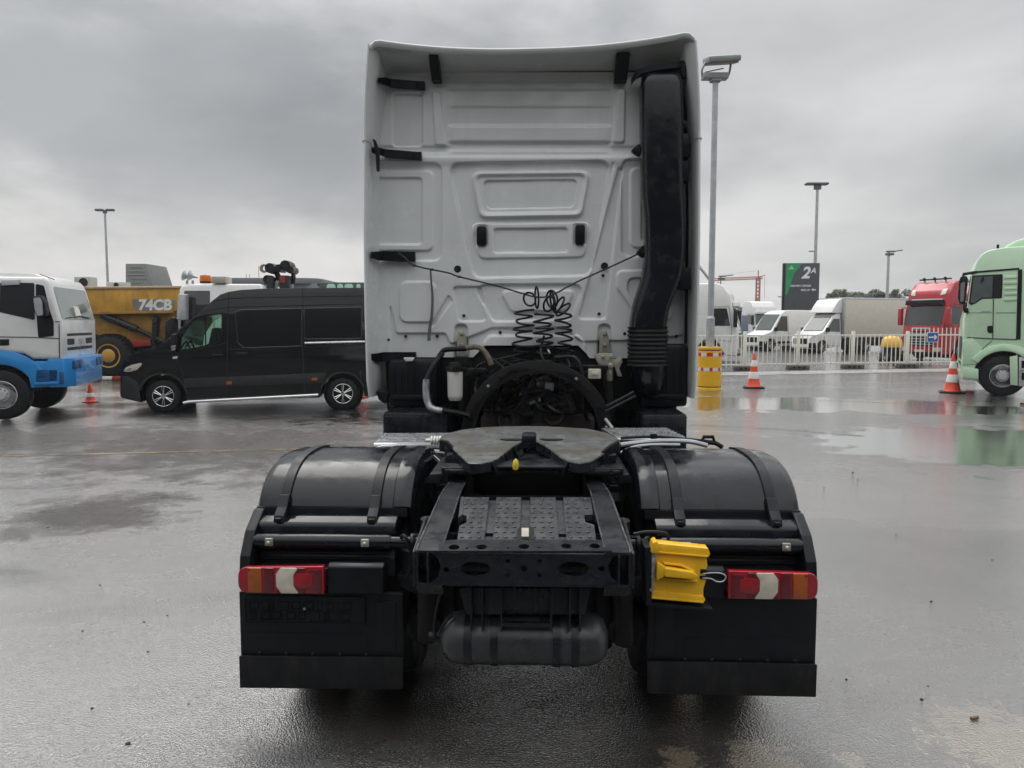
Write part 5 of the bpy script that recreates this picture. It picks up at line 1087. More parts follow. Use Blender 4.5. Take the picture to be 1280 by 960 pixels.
class Veh:
    """a body made from its side outline: width 2w, waist tumblehome and nose taper given by fx(y, z)"""
    def __init__(s, root, F, w, fx=None, zc=(), yc=(), xc=(), fy=None):
        s.fy = fy or (lambda v: 0.0)
        s.root, s.F, s.w = root, F, w; s.fx = fx or (lambda y, z: 1.0)
        s.cuts = [(2, z) for z in zc] + [(1, y) for y in yc] + [(0, x) for x in xc]
    def S(s, px, py, side): return s.F.X(px, py, side * s.w)
    def pts(s, P, side): return [s.S(x, y, side) for x, y in P]
    def bend(s, v): return Vector((v.x * s.fx(v.y, v.z), v.y + s.fy(v), v.z))
    def body(s, poly, b=0.05, seg=3, w=None):
        m = MB(); w = w or s.w; m.prism(poly, -w, w, 'yz', b=b, seg=seg, cuts=s.cuts, f=s.bend); return m
    def panel(s, poly, side, t=0.006, d=0.02, b=0.0):
        """thin piece lying on one side of the body"""
        m = MB(); a, c = side * (s.w - d), side * (s.w + t)
        m.prism(poly, min(a, c), max(a, c), 'yz', b=b, cuts=s.cuts, f=s.bend); return m
    def both(s, poly, name, m, t=0.006, d=0.02, b=0.0, parent=None, **k):
        for sd in (-1, 1): s.panel(poly, sd, t, d, b).build(name, m, parent or s.root, **k)
    def line(s, P, side, wd=0.012, t=0.004):
        """a seam: a thin strip along a polyline (y, z)"""
        m = MB(); Q = [Vector((side * (s.w + t) , y, z)) for y, z in P]
        Q2 = []
        for a, c in zip(Q, Q[1:]):
            n = max(1, int((c - a).length / 0.12))
            Q2 += [a.lerp(c, k / n) for k in range(n)]
        Q2.append(Q[-1]); Q2 = [s.bend(q) for q in Q2]
        m.tube(Q2, wd / 2, 5); return m
M_SEAM = mat('panel_gap', (0.006, 0.006, 0.007), rough=0.7, rvar=0)

# ================================================================ black high-roof van
def van_black():
    a, c = G(205, 516), G(429, 512); d = (a - c); d.z = 0; d.normalize(); rt = Vector((d.y, -d.x, 0)); w = 1.0
    loc = a + rt * (w - 0.04)
    F = Frame(loc, heading(d.x, d.y))
    V = thing('panel_van', 'black high-roof panel van with alloy wheels parked side-on left of the tractor', 'van', F.loc, F.rz)
    def fx(y, z):
        f = 1.0
        if z > 1.15: f -= 0.13 * ((z - 1.15) / 1.45) ** 1.5
        if y > 0.3: f -= 0.22 * ((y - 0.3) / 0.75) ** 2
        return f
    v = Veh(V, F, w, fx, zc=(0.6, 1.15, 1.4, 1.65, 1.9, 2.15, 2.35, 2.5), yc=(0.3, 0.45, 0.6, 0.75, 0.9))
    sd = -1
    S = lambda P: v.pts(P, sd)
    wb = (a - c).length; rear = -wb - 1.25
    rf, zf = 0.36, 0.345
    top = S([(454, 359.3), (400, 359.6), (325.6, 360.6), (300, 362), (284, 364.5), (274, 368), (264, 376), (251, 388), (225, 410.5), (198, 434), (191.5, 435.4), (178, 438.5), (166, 443), (153, 451), (149.8, 458.6), (148.3, 469), (147.7, 494.7), (150, 498), (176, 503)])
    zr = top[0][1]; zb = 0.27
    poly = [(rear, zb + 0.1), (rear, 1.2), (rear + 0.06, 2.2), (rear + 0.14, zr - 0.05), (rear + 0.3, zr)] + top + [(0.47, 0.24)] + arcpts(0, zf, 0.46, -5, 185, 16)[0:] + [(-0.5, zb), (-wb + 0.5, zb)] + arcpts(-wb, zf, 0.45, -5, 185, 16) + [(-wb - 0.5, zb)]
    M_VAN = paint('black_car_paint', (0.004, 0.0046, 0.006), rough=0.14, coat=0.3, spec=0.4, dirt=0.0, rvar=0.04)
    bodyo = v.body(poly, b=0.06).build('body', M_VAN, V)
    win = rpoly(S([(225.5, 437.5), (227.5, 421), (241, 401), (250, 397), (276.3, 392.5), (276, 423), (263, 430), (245, 434)]), [0.03] * 8)
    cut = MB(); cut.prism(win, -1.3, 1.3, 'yz'); boolean_cut(bodyo, cut)
    for p in bodyo.data.polygons: p.use_smooth = True
    bodyo.data.set_sharp_from_angle(angle=R(38))
    for s_ in (-1, 1):
        v.panel(win, s_, -0.02, 0.024).build('door_window', M_CLEAR, V)
        rim = rpoly(S([(223.5, 439), (226, 420), (240, 399), (250, 395), (278, 390.5), (277.6, 424.5), (264, 431.7), (245, 436)]), 0.03)
    b = MB(); P = [(q[0], q[1]) for q in rim]; b.tube([v.bend(Vector((-v.w - 0.004, y, z))) for y, z in P], 0.012, 6, closed=True); b.build('window_frame', M_BLACK, V)
    b = MB(); q = S([(262, 392)])[0]; b.tube([v.bend(Vector((-v.w, S([(256, 395)])[0][0], S([(256, 395)])[0][1]))), v.bend(Vector((-v.w, S([(257, 433)])[0][0], S([(257, 433)])[0][1])))], 0.014, 6); b.build('window_pillar', M_BLACK, V)
    # seats and wheel inside
    sy = S([(250, 430)])[0]
    for x in (-0.42, 0.42):
        b = MB(); b.prism(rpoly([(sy[0] - 0.20, sy[1] - 0.25), (sy[0] - 0.02, sy[1] - 0.25), (sy[0] - 0.16, sy[1] + 0.32), (sy[0] - 0.27, sy[1] + 0.34)], 0.05), x - 0.2, x + 0.2, 'yz', b=0.04); b.build('seat', M_RUBBER, V)
    b = MB(); b.tube([(-0.42 + 0.19 * math.cos(t), sy[0] + 0.33 + 0.08 * math.sin(t), sy[1] - 0.02 + 0.17 * math.sin(t)) for t in [k * math.pi / 10 for k in range(20)]], 0.018, 8, closed=True); b.build('steering_wheel', M_RUBBER, V)
    # pressed panels, seams, mouldings
    for P in ([(293, 391), (300, 387.5), (377, 385.5), (377, 432.5), (305, 435), (297, 428)], [(380, 385.5), (452, 384), (452, 423), (380, 424)]):
        q = rpoly(S(P), 0.05); b = MB(); b.tube([v.bend(Vector((-v.w - 0.002, y, z))) for y, z in q], 0.011, 5, closed=True); b.build('panel_edge', M_VAN, V)
        v.panel(q, -1, 0.003, 0.02).build('side_panel', M_VAN, V)
    for P in ([(284.5, 366), (284.5, 400), (284, 470), (283, 497)], [(377.8, 361), (378, 400), (378.5, 440), (381, 490)], [(265, 376), (284, 373), (330, 371.2), (378, 370.8), (454, 369.5)], [(255, 388), (284, 384), (378, 381.5), (454, 379.5)], [(223, 441), (245, 438), (270, 432), (284, 428)], [(230, 470), (222, 450), (223, 441)], [(286, 437), (377, 433.5), (454, 431.5)]):
        v.line(S(P), -1, 0.018).build('panel_seam', M_SEAM, V)
    M_TRIM = plastic('grey_side_trim', (0.028, 0.029, 0.031), rough=0.55)
    v.panel(S([(229, 473.5), (283, 471), (377, 467.3), (408, 465.5), (403, 478), (377, 479.5), (283, 483), (231.5, 484.5)]), -1, 0.02, 0.01, b=0.006).build('side_moulding', M_TRIM, V)
    v.panel(S([(449, 464), (452, 462.5), (452, 475), (452, 476)]), -1, 0.02, 0.01).build('side_moulding', M_TRIM, V)
    v.panel(rpoly(S([(150.5, 470), (160, 471), (172, 478), (176, 502), (151, 497), (148.5, 493)]), 0.03), -1, 0.012, 0.02, b=0.004).build('front_bumper', M_TRIM, V)
    b = MB(); q = arcpts(0, zf, 0.49, 15, 175, 20) + arcpts(0, zf, 0.455, 175, 15, 20); v.panel(q, -1, 0.014, 0.02).build('wheel_arch', M_TRIM, V)
    q = arcpts(-wb, zf, 0.48, 15, 165, 20) + arcpts(-wb, zf, 0.445, 165, 15, 20); v.panel(q, -1, 0.014, 0.02).build('wheel_arch', M_TRIM, V)
    b = MB(); P = S([(381, 428.8), (420, 427.8), (456, 427)]); b.tube([v.bend(Vector((-v.w - 0.02, y, z))) for y, z in P], 0.026, 8); b.build('door_rail', M_ALU, V)
    b = MB(); P = S([(230, 503.5), (236, 502), (300, 498.5), (398, 493.3)]); b.tube([(-v.w - 0.05, y, z) for y, z in P], 0.032, 10); b.build('step_bar', M_CHROME, V)
    for x, y in ((286.5, 478.6), (393.2, 473.6)):
        q = S([(x - 3.6, y + 2), (x + 3.6, y + 1.8), (x + 3.6, y - 2), (x - 3.6, y - 1.8)]); v.panel(rpoly(q, 0.02), -1, 0.03, 0.01).build('side_marker', M_ORANGE, V)
    for x, y in ((272, 444), (302.5, 442)):
        q = S([(x - 7, y + 2), (x + 7, y + 1.3), (x + 7, y - 1.6), (x - 7, y - 1.2)]); v.panel(rpoly(q, 0.02), -1, 0.045, 0.0, b=0.01).build('door_handle', M_VAN, V)
    q = S([(152.5, 464.5), (156, 459.5), (165, 456), (177, 453.6), (177.5, 456), (171, 462.5), (160, 465.2)])
    v.panel(rpoly(q, 0.02), -1, 0.012, 0.05, b=0.004).build('headlight', M_CLEARLENS, V)
    q = S([(155, 463.5), (160, 460.5), (164, 459.5), (163, 463.5)]); v.panel(q, -1, 0.016, 0.0).build('headlight_reflector', M_CHROME, V)
    q = S([(217, 418), (222.5, 417), (224, 424), (223.5, 437), (217.5, 438), (216.5, 428)]); b = MB(); b.prism(rpoly(q, 0.03), -1.22, -1.02, 'yz', b=0.02); b.build('wing_mirror', M_BLACK, V)
    q = S([(217.5, 432), (223, 431), (223, 437), (218, 438)]); b = MB(); b.prism(q, -1.225, -1.1, 'yz', b=0.005); b.build('mirror_indicator', M_CHROME, V)
    q = S([(216, 446), (222.5, 445), (222.5, 448), (216, 448.6)]); v.panel(q, -1, 0.008, 0.0).build('white_badge', M_WHITE, V)
    # windscreen and nose details for the front
    b = MB(); P = [top[8], top[9]]; (y0, z0), (y1, z1) = P; b.prism([(y0 - 0.1, z0 + 0.11), (y1 - 0.03, z1 + 0.04), (y1 - 0.02, z1 + 0.06), (y0 - 0.09, z0 + 0.13)], -0.76, 0.76, 'yz'); b.build('windscreen', M_GLASS, V)
    b = MB(); b.bb((-0.55, top[15][0] - 0.06, 0.55), (0.55, top[15][0] + 0.015, 0.85), b=0.03); b.build('grille', M_BLACK, V)
    for y in (0, -wb):
        for s_ in (-1, 1): wheel(V, (s_ * (w - 0.15), y, zf), zf, 0.24, s_, 'alloy')
        b = MB(); b.cyl((-0.74, y, zf), (0.74, y, zf), 0.42, n=24); b.build('wheel_well', M_BLACK, V)
    return V, F
VAN, VF = van_black()

# ================================================================ white and blue tipper truck at the left edge
def truck_blue():
    a = G(4, 525); ang = R(14); d = Vector((math.cos(ang), math.sin(ang), 0)); rt = Vector((d.y, -d.x, 0)); w = 1.2
    F = Frame(a - rt * (w - 0.03), heading(d.x, d.y))
    T = thing('tipper_truck', 'white cab truck with bright blue bumper and mudguard at the left edge', 'truck', F.loc, F.rz)
    MW = paint('white_truck_paint', (0.70, 0.71, 0.70), dirt=0.25, dcol=(0.35, 0.33, 0.30)); MBL = paint('blue_truck_paint', (0.014, 0.235, 0.60), dirt=0.2, dcol=(0.03, 0.10, 0.25), rough=0.38)
    v = Veh(T, F, w, lambda y, z: 1 - (0.06 * ((z - 1.7) / 1.2) ** 1.5 if z > 1.7 else 0), zc=(1.7, 2.0, 2.3, 2.6))
    S = lambda P: v.pts(P, 1)
    fr = S([(55, 346), (60, 351), (63, 358), (76, 401), (77.3, 446), (76, 449.5)])
    back = fr[0][0] - 2.2
    poly = [(back, 1.2), (back, fr[0][1] - 0.1), (back + 0.08, fr[0][1])] + fr + S([(41, 449.5), (30, 443)]) + [(-0.35, S([(10, 436)])[0][1])]
    v.body(poly, b=0.07).build('cab', MW, T)
    b = MB(); b.prism(rpoly([(back + 0.1, fr[0][1] - 0.01), (back + 0.15, fr[0][1] + 0.09), (fr[0][0] - 0.25, fr[0][1] + 0.07), (fr[0][0] + 0.02, fr[0][1] - 0.02)], 0.04), -1.0, 1.0, 'yz', b=0.05); b.build('roof_cap', MW, T)
    v.both(rpoly(S([(-1, 353), (42, 353.5), (43.3, 400), (-1, 390)]), 0.03), 'side_window', M_GLASS)
    v.both(rpoly(S([(43.5, 354.5), (54, 357), (62, 388), (67, 402), (67.5, 420), (48, 422), (46, 398)]), 0.03), 'quarter_panel', M_BLACK, t=0.008)
    v.panel(S([(2, 350), (24, 349.5), (24, 356), (2, 357)]), 1, 0.06, 0.0, b=0.01).build('wind_deflector', M_STEEL, T)
    q = S([(45.5, 371), (56, 369.5), (61, 378), (63, 395), (52, 398), (47.5, 390)]); b = MB(); b.prism(rpoly(q, 0.04), 1.2, 1.42, 'yz', b=0.03); MR = b.build('wing_mirror', M_BLACK, T)
    q = S([(47, 373), (55, 372), (58, 378), (59, 394), (52, 395), (49, 388)]); b = MB(); b.prism(rpoly(q, 0.03), 1.42, 1.43, 'yz'); b.build('mirror_cover', M_STEEL, MR)
    v.panel(S([(0, 424), (11.5, 424), (11.5, 431.5), (0, 432)]), 1, 0.012, 0.0, b=0.004).build('door_handle', M_BLACK, T)
    for P in ([(0, 421), (40, 421.5), (74, 423)], [(74, 405), (74.6, 448)], [(69, 402), (75, 402)]): v.line(S(P), 1, 0.016).build('panel_seam', M_SEAM, T)
    # front face
    yf = lambda z: np.interp(z, [p[1] for p in fr[::-1]], [p[0] for p in fr[::-1]])
    def front(poly, t=0.008, d=0.03):
        b = MB(); b.prism(poly, -d, t, 'xz', cuts=[(2, z) for z in np.arange(1.2, 2.9, 0.08)], f=lambda q: Vector((q.x, q.y + float(yf(q.z)), q.z))); return b
    zs = [p[1] for p in fr]
    front(rpoly([(-1.08, zs[3] + 0.03), (1.10, zs[3] + 0.03), (1.06, zs[1] - 0.10), (-1.02, zs[1] - 0.10)], 0.08)).build('windscreen', mat('greenish_glass', (0.10, 0.14, 0.13), rough=0.06, spec=0.9, coat=0.6, rvar=0.02, var=0.3, vscale=1.5), T)
    b = front(rpoly([(-0.2, zs[3] + 0.06), (0.2, zs[3] + 0.06), (0.15, zs[3] + 0.30), (-0.15, zs[3] + 0.30)], 0.02), 0.012, 0.0); b.build('paper_notice', M_WHITE, T)
    b = MB(); b.tube([(0.9, fr[3][0] - 0.01, zs[3] + 0.05), (0.0, fr[3][0] + 0.012, zs[3] + 0.10), (-0.7, fr[3][0] + 0.012, zs[3] + 0.06)], 0.014, 6); b.build('wiper', M_BLACK, T)
    z0 = zs[4]
    for zc, h, x0, x1 in ((z0 + 0.42, 0.025, -0.85, 0.85), (z0 + 0.14, 0.03, -0.85, 0.85)): front(rect(x0, zc - h, x1, zc + h, 0.01), 0.006).build('grille_slot', M_BLACK, T)
    for x in (-0.62, 0.62): front(rect(x - 0.22, z0 + 0.22, x + 0.22, z0 + 0.34, 0.02), 0.006).build('air_inlet', M_BLACK, T)
    front(rect(-0.12, z0 + 0.22, 0.12, z0 + 0.34, 0.03), 0.006).build('front_badge', M_STEEL, T)
    for x in (-0.75, 0.75): front(rect(x - 0.09, z0 + 0.96, x + 0.09, z0 + 1.03, 0.01), 0.006).build('upper_inlet', M_BLACK, T)
    # blue bumper with lamp recesses, step box, mudguard
    bz = [F.X(78, 448, w)[1], F.X(78, 484, w)[1]]; yb = fr[4][0]
    b = MB(); b.prism(rpoly([(-1.18, yb - 0.25), (1.2, yb - 0.25), (1.2, yb + 0.02), (0.95, yb + 0.16), (-0.95, yb + 0.16), (-1.18, yb + 0.02)], [0.02, 0.02, 0.05, 0.08, 0.08, 0.05]), bz[1], bz[0], 'xy', b=0.03); b.build('bumper', MBL, T)
    for x in (-0.9, 0.62, 0.9, -0.62):
        b = MB(); b.prism(rect(x - 0.12, bz[0] - 0.22, x + 0.12, bz[0] - 0.04, 0.04), yb + 0.12, yb + 0.172, 'xz', b=0.01); b.build('lamp_recess', mat('dark_blue_recess', (0.012, 0.07, 0.2), rough=0.4), T)
    b = MB(); b.prism(rect(-0.4, bz[0] - 0.30, 0.4, bz[0] - 0.08, 0.03), yb + 0.15, yb + 0.166, 'xz', b=0.01); b.build('bumper_panel', MBL, T)
    b = MB(); b.bb((0.7, yb - 0.06, bz[1] + 0.06), (1.215, yb + 0.02, bz[1] + 0.3), b=0.01); b.build('fog_lamp_housing', mat('dark_blue_recess', (0.012, 0.07, 0.2)), T)
    q = S([(41, 451.5), (74, 451), (75, 483), (38.5, 485), (33, 462)]); b = MB(); b.prism(q, 0.7, 1.19, 'yz', b=0.02); st = b.build('step_box', MBL, T)
    b = MB(); q = S([(45, 462), (72, 462), (72, 477), (44, 478)]); b.prism(q, 1.15, 1.2, 'yz', b=0.01); b.build('step_recess', mat('dark_blue_recess', (0.012, 0.07, 0.2)), st)
    b = MB(); q = S([(43, 478), (74, 477), (74, 480), (43, 481)]); b.prism(q, 1.1, 1.23, 'yz', b=0.006); b.build('step_tread', MBL, st)
    zw = 0.48; ow = arcpts(0, zw, 0.86, 22, 160, 20) + arcpts(0, zw, 0.58, 160, 22, 20)
    b = MB(); b.prism(ow, 0.8, 1.2, 'yz', b=0.02); b.build('mudguard', MBL, T)
    b = MB(); b.prism(arcpts(0, zw, 0.86, 22, 160, 20) + arcpts(0, zw, 0.58, 160, 22, 20), -1.2, -0.8, 'yz', b=0.02); b.build('mudguard', MBL, T)
    for sx in (-1, 1): wheel(T, (sx * 1.03, 0, zw), zw, 0.30, sx, 'truck'); wheel(T, (sx * 1.03, -3.6, zw), zw, 0.30, sx, 'truck')
    b = MB(); b.bb((-0.45, -6, 0.7), (0.45, 1.0, 0.98), b=0.03); b.bb((-0.95, -0.35, 0.7), (0.95, 1.2, 1.15), b=0.05); b.cyl((-1, 0, zw), (1, 0, zw), 0.08); b.build('chassis', M_FRAME, T)
    b = MB(); b.prism([(-2.2, 1.15), (-6.4, 1.15), (-6.6, 2.4), (-2.1, 2.5)], -1.2, 1.2, 'yz', b=0.04); b.build('tipper_body', M_STEEL, T)
    b = MB(); b.tube([(0.9, back + 0.4, fr[0][1] + 0.08), (0.9, back + 0.4, fr[0][1] + 0.16)], 0.03); b.tube([(0.95, fr[0][0] - 0.15, fr[0][1] + 0.06), (1.0, fr[0][0] + 0.12, fr[0][1] - 0.04)], 0.008, 6); b.build('roof_aerial', M_BLACK, T)
truck_blue()

# ================================================================ yellow dump truck
def dumper():
    Y = 27.0; rz = heading(1, 0.03); p = at(145, 440, Y); w = 1.45
    F = Frame((p.x, Y + w - 0.3, 0), rz)
    T = thing('dump_truck', 'worn yellow articulated dump truck with 74CB lettering behind the white and blue cab', 'dump truck', F.loc, F.rz)
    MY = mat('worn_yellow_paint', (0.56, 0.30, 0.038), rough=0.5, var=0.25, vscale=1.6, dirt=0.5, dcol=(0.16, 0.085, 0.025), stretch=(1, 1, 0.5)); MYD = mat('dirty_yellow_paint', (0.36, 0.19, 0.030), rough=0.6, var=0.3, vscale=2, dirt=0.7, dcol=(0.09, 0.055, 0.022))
    X = lambda P, x=w: [F.X(a, c, x) for a, c in P]
    b = MB(); q = X([(62, 360.5), (226, 359.2), (222, 388), (215, 390), (110, 392), (70, 390)]); b.prism(q, -w, w, 'yz', b=0.03); bd = b.build('dump_body', MY, T)
    b = MB(); q = X([(60, 358.6), (228, 357.2), (228, 360.2), (60, 361.6)], w + 0.06); b.prism(q, -w - 0.05, w + 0.06, 'yz', b=0.02); b.build('top_rail', mat('pale_worn_edge', (0.50, 0.36, 0.22), rough=0.5, dirt=0.4), bd)
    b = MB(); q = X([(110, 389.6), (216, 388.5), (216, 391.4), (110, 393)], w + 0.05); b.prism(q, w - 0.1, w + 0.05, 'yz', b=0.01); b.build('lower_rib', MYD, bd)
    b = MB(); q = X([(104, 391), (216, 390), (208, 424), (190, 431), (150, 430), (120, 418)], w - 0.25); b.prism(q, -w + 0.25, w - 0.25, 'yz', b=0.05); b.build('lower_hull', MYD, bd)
    b = MB(); q = X([(165, 373.5), (219, 374.5), (215, 389), (173, 388.8), (166, 383)], w + 0.012); b.prism(q, w - 0.01, w + 0.012, 'yz'); b.build('number_panel', mat('grey_decal', (0.20, 0.19, 0.19), rough=0.5, var=0.5, vscale=1.2, dirt=0.4, dcol=(0.45, 0.36, 0.27)), bd)
    y, z = F.X(193.5, 381.8, w + 0.02); text('lettering', '74CB', 0.50, M_WHITE, bd, Matrix.Translation((w + 0.02, y, z)) @ Matrix(((0, 0, 1, 0), (1, 0, 0, 0), (0, 1, 0, 0), (0, 0, 0, 1))), 0.004, 0.1, 0.022)
    b = MB(); P = [(w - 0.1, *F.X(x, y, w)) for x, y in ((126, 394), (170, 412), (205, 428))]; b.tube([P[0], P[1]], 0.13, 10); b.tube([P[1], P[2]], 0.085, 10); b.build('hydraulic_ram', M_FRAME, T)
    b = MB(); q = X([(190, 394), (197, 397), (194, 432), (189, 436)], w); b.prism(q, w - 0.3, w, 'yz', b=0.02); b.build('support_post', M_FRAME, T); b = MB(); q = X([(206, 402), (219, 396), (214, 420), (205, 436)], w); b.prism(q, w - 0.3, w, 'yz', b=0.02); b.build('support_post', M_FRAME, T)
    b = MB(); q = X([(162, 425), (215, 420), (215, 440), (165, 440)], w - 0.4); b.prism(q, -w + 0.4, w - 0.4, 'yz', b=0.03); b.build('chassis', M_FRAME, T)
    b = MB(); q = X([(164, 426), (188, 424.5), (188, 432), (166, 434)], w - 0.1); b.prism(q, w - 0.3, w - 0.1, 'yz', b=0.02); b.build('red_beam', mat('red_steel', (0.30, 0.02, 0.02), rough=0.5, dirt=0.4), T)
    y, z = F.X(139, 444.5, w); r = z if z < 0.95 else 0.95
    MYW = mat('yellow_wheel_paint', (0.50, 0.27, 0.045), rough=0.5, var=0.2, dirt=0.5, dcol=(0.2, 0.11, 0.03))
    for sx in (-1, 1):
        wheel(T, (sx * (w - 0.1), y, r), r, 0.62, sx, 'earth', MYW); wheel(T, (sx * (w - 0.1), y - 2.0, r), r, 0.62, sx, 'earth', MYW)
        wheel(T, (sx * (w - 0.1), y + 4.4, r), r, 0.62, sx, 'earth', MYW)
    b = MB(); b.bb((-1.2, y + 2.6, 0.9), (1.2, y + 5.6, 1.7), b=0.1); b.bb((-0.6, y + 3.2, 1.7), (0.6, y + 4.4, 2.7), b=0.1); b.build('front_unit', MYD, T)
dumper()
def warning_bar():
    p = at(141, 473.5, 25.0); T = thing('warning_board', 'low red and white striped board on the ground by the dump truck wheel', 'warning board', (p.x, 25.0, 0), 0)
    for k in range(4):
        b = MB(); b.bb((-0.75 + k * 0.37, -0.05, 0.02), (-0.38 + k * 0.37, 0.05, 0.12), b=0.01); b.build('board_segment', MATS['red_steel'] if k % 2 == 0 else M_WHITE, T)
    for x in (-0.6, 0.55): b = MB(); b.bb((x - 0.05, -0.12, 0.0), (x + 0.05, 0.12, 0.025)); b.build('foot', M_RUBBER, T)
warning_bar()

# ================================================================ lorry cabs seen small
def cab_lorry(name, label, cat, loc, d, h, m_cab, w=1.25, length=2.3, roof=0.35, group=None, body=None, m_body=None, deflector=True, lower=None, wheels=True, sunvisor=None, flat=False):
    """cab-over lorry: heading d, roof height h; front at local y = 0"""
    T = thing(name, label, cat, loc, heading(d[0], d[1]), group)
    F = Frame(loc, heading(d[0], d[1]))
    fx = lambda y, z: (1 - (0.10 * max(0, (z - h * 0.62) / (h * 0.38)) ** 2)) * (1 - 0.10 * max(0, (y + 0.5) / 0.5) ** 2)
    v = Veh(T, F, w, fx, zc=[h * k for k in (0.45, 0.55, 0.65, 0.75, 0.82, 0.9, 0.96)], yc=(-0.5, -0.35, -0.2, -0.1), xc=(-0.8, -0.4, 0, 0.4, 0.8), fy=lambda q: -0.10 * (q.x / w) ** 2 * max(0.0, min(1.0, (q.y + 1.3) / 0.6)))
    prof = [(-length, 0.95), (-length, h - 0.25), (-length + 0.15, h - 0.02), (-1.1, h), (-0.75, h - 0.12), (-0.42, h - 0.55), (-0.30, h * 0.70), (-0.06, h * 0.43), (0.0, h * 0.33), (0.02, 0.45), (-0.05, 0.30), (-0.55, 0.32)] + [(-1.35 + 0.60 * math.cos(R(t)), 0.50 + 0.60 * math.sin(R(t))) for t in range(10, 171, 16)]
    if flat: prof = [(-length, 0.95), (-length, h - 0.12), (-length + 0.1, h), (-0.45, h), (-0.26, h - 0.07), (-0.20, h - 0.16), (-0.06, h * 0.55), (0.0, h * 0.45), (0.02, 0.45), (-0.05, 0.30), (-0.55, 0.32)] + prof[12:]
    wa, wb_ = (0.56, 0.93) if flat else (0.46, 0.68)
    v.body(prof, b=0.06).build('cab', m_cab, T)
    yf = lambda z: float(np.interp(z, [0.30, 0.45, h * 0.45, h * 0.55, h - 0.16, h - 0.07, h], [-0.05, 0.02, 0, -0.06, -0.20, -0.26, -0.45])) if flat else float(np.interp(z, [0.30, 0.45, h * 0.33, h * 0.43, h * 0.70, h - 0.55, h - 0.12, h], [-0.05, 0.02, 0, -0.06, -0.30, -0.42, -0.75, -1.1]))
    def front(poly, t=0.012, dd=0.03): 
        b = MB(); b.prism(poly, -dd, t, 'xz', cuts=[(2, z) for z in np.arange(0.3, h, 0.12)] + [(0, x) for x in (-0.8, -0.4, 0, 0.4, 0.8)], f=lambda q: Vector((q.x, q.y + yf(q.z) - 0.10 * (q.x / w) ** 2, q.z))); return b
    front(rpoly([(-w * 0.86, h * (wa - 0.015)), (w * 0.86, h * (wa - 0.015)), (w * 0.82, h * (wb_ + 0.01)), (-w * 0.82, h * (wb_ + 0.01))], 0.08)).build('windscreen', M_GLASS, T)
    if sunvisor: b = MB(); b.prism(rpoly([(-w * 0.84, h * 0.70), (w * 0.84, h * 0.70), (w * 0.8, h * 0.76), (-w * 0.8, h * 0.76)], 0.03), yf(h * 0.72) - 0.05, yf(h * 0.72) + 0.22, 'xz', b=0.02); b.build('sun_visor', sunvisor, T)
    G0 = front(rpoly([(-w * 0.62, h * 0.18), (w * 0.62, h * 0.18), (w * 0.66, h * 0.37), (-w * 0.66, h * 0.37)], 0.05)); gr = G0.build('grille', M_BLACK, T)
    for k in range(5): z = h * (0.20 + 0.034 * k); front(rect(-w * 0.56, z, w * 0.56, z + 0.035), 0.02, 0.0).build('grille_bar', M_STEEL, gr)
    front(rect(-0.27, 0.42, 0.27, 0.53), 0.03, 0.0).build('number_plate', M_WHITE, T); front(rect(-0.5, h * 0.395, 0.5, h * 0.415), 0.02, 0.0).build('badge_strip', M_STEEL, T)
    front(rpoly([(-w * 0.9, 0.30), (w * 0.9, 0.30), (w * 0.9, 0.42), (-w * 0.9, 0.42)], 0.03), 0.03, 0.0).build('lower_lip', M_BLACK, T)
    for s in (-1, 1):
        front(rpoly([(s * w * 0.58, 0.46), (s * w * 0.90, 0.46), (s * w * 0.90, 0.66), (s * w * 0.62, 0.66)], 0.03)).build('headlight', M_CLEARLENS, T)
        v.panel(rpoly([(-0.22 if flat else -0.34, h * wa), (-1.25, h * wa), (-1.25, h * wb_), (-0.36 if flat else -0.52, h * wb_)], 0.05), s, 0.006).build('door_window', M_GLASS, T)
        v.line([(-0.28, h * 0.43), (-0.30, 0.98), (-1.38, 1.12), (-1.38, h * 0.70), (-0.42, h * 0.70), (-0.28, h * 0.43)], s, 0.018).build('door_seam', M_SEAM, T)
        v.panel(rect(-1.30, h * 0.37, -1.12, h * 0.39), s, 0.02).build('door_handle', M_BLACK, T)
        b = MB(); b.prism(rpoly([(-0.30, h * 0.44), (-0.12, h * 0.44), (-0.12, h * 0.66), (-0.30, h * 0.66)], 0.05), s * w * 1.02, s * (w * 1.02 + 0.22), 'yz', b=0.04); b.bb((s * w * 0.92, -0.3, h * 0.66), (s * (w + 0.1), -0.24, h * 0.66 + 0.05)); b.build('wing_mirror', M_BLACK if lower is None else lower, T)
        wheel(T, (s * (w - 0.17), -1.35, 0.5), 0.5, 0.30, s, 'truck')
        wheel(T, (s * (w - 0.17), -5.0, 0.5), 0.5, 0.32, s, 'truck')
    b = MB(); b.bb((-0.45, -6.2, 0.62), (0.45, -0.4, 0.9), b=0.02); b.bb((-1.1, -4.2, 0.35), (1.1, -2.2, 0.9), b=0.04); b.cyl((-1.0, -1.35, 0.5), (1.0, -1.35, 0.5), 0.4, n=20); b.build('chassis', M_FRAME, T)
    if body: 
        y0, y1, z0, z1 = body; b = MB(); b.bb((-w - 0.02, y1, z0), (w + 0.02, y0, z1), b=0.03); bo = b.build('box_body', m_body, T)
    return T, v, front, yf
M_LWHITE = paint('white_lorry_paint', (0.74, 0.74, 0.72), dirt=0.12)
# white lorry behind the barrel post: heading right
p = at(917, 440, 37.0)
T, v, front, yf = cab_lorry('white_lorry', 'white lorry cab parked just behind the floodlight pole and yellow barrel', 'lorry', (p.x + 0.45, 37.3, 0), (0.94, -0.34), 3.75, M_LWHITE, sunvisor=M_LWHITE)
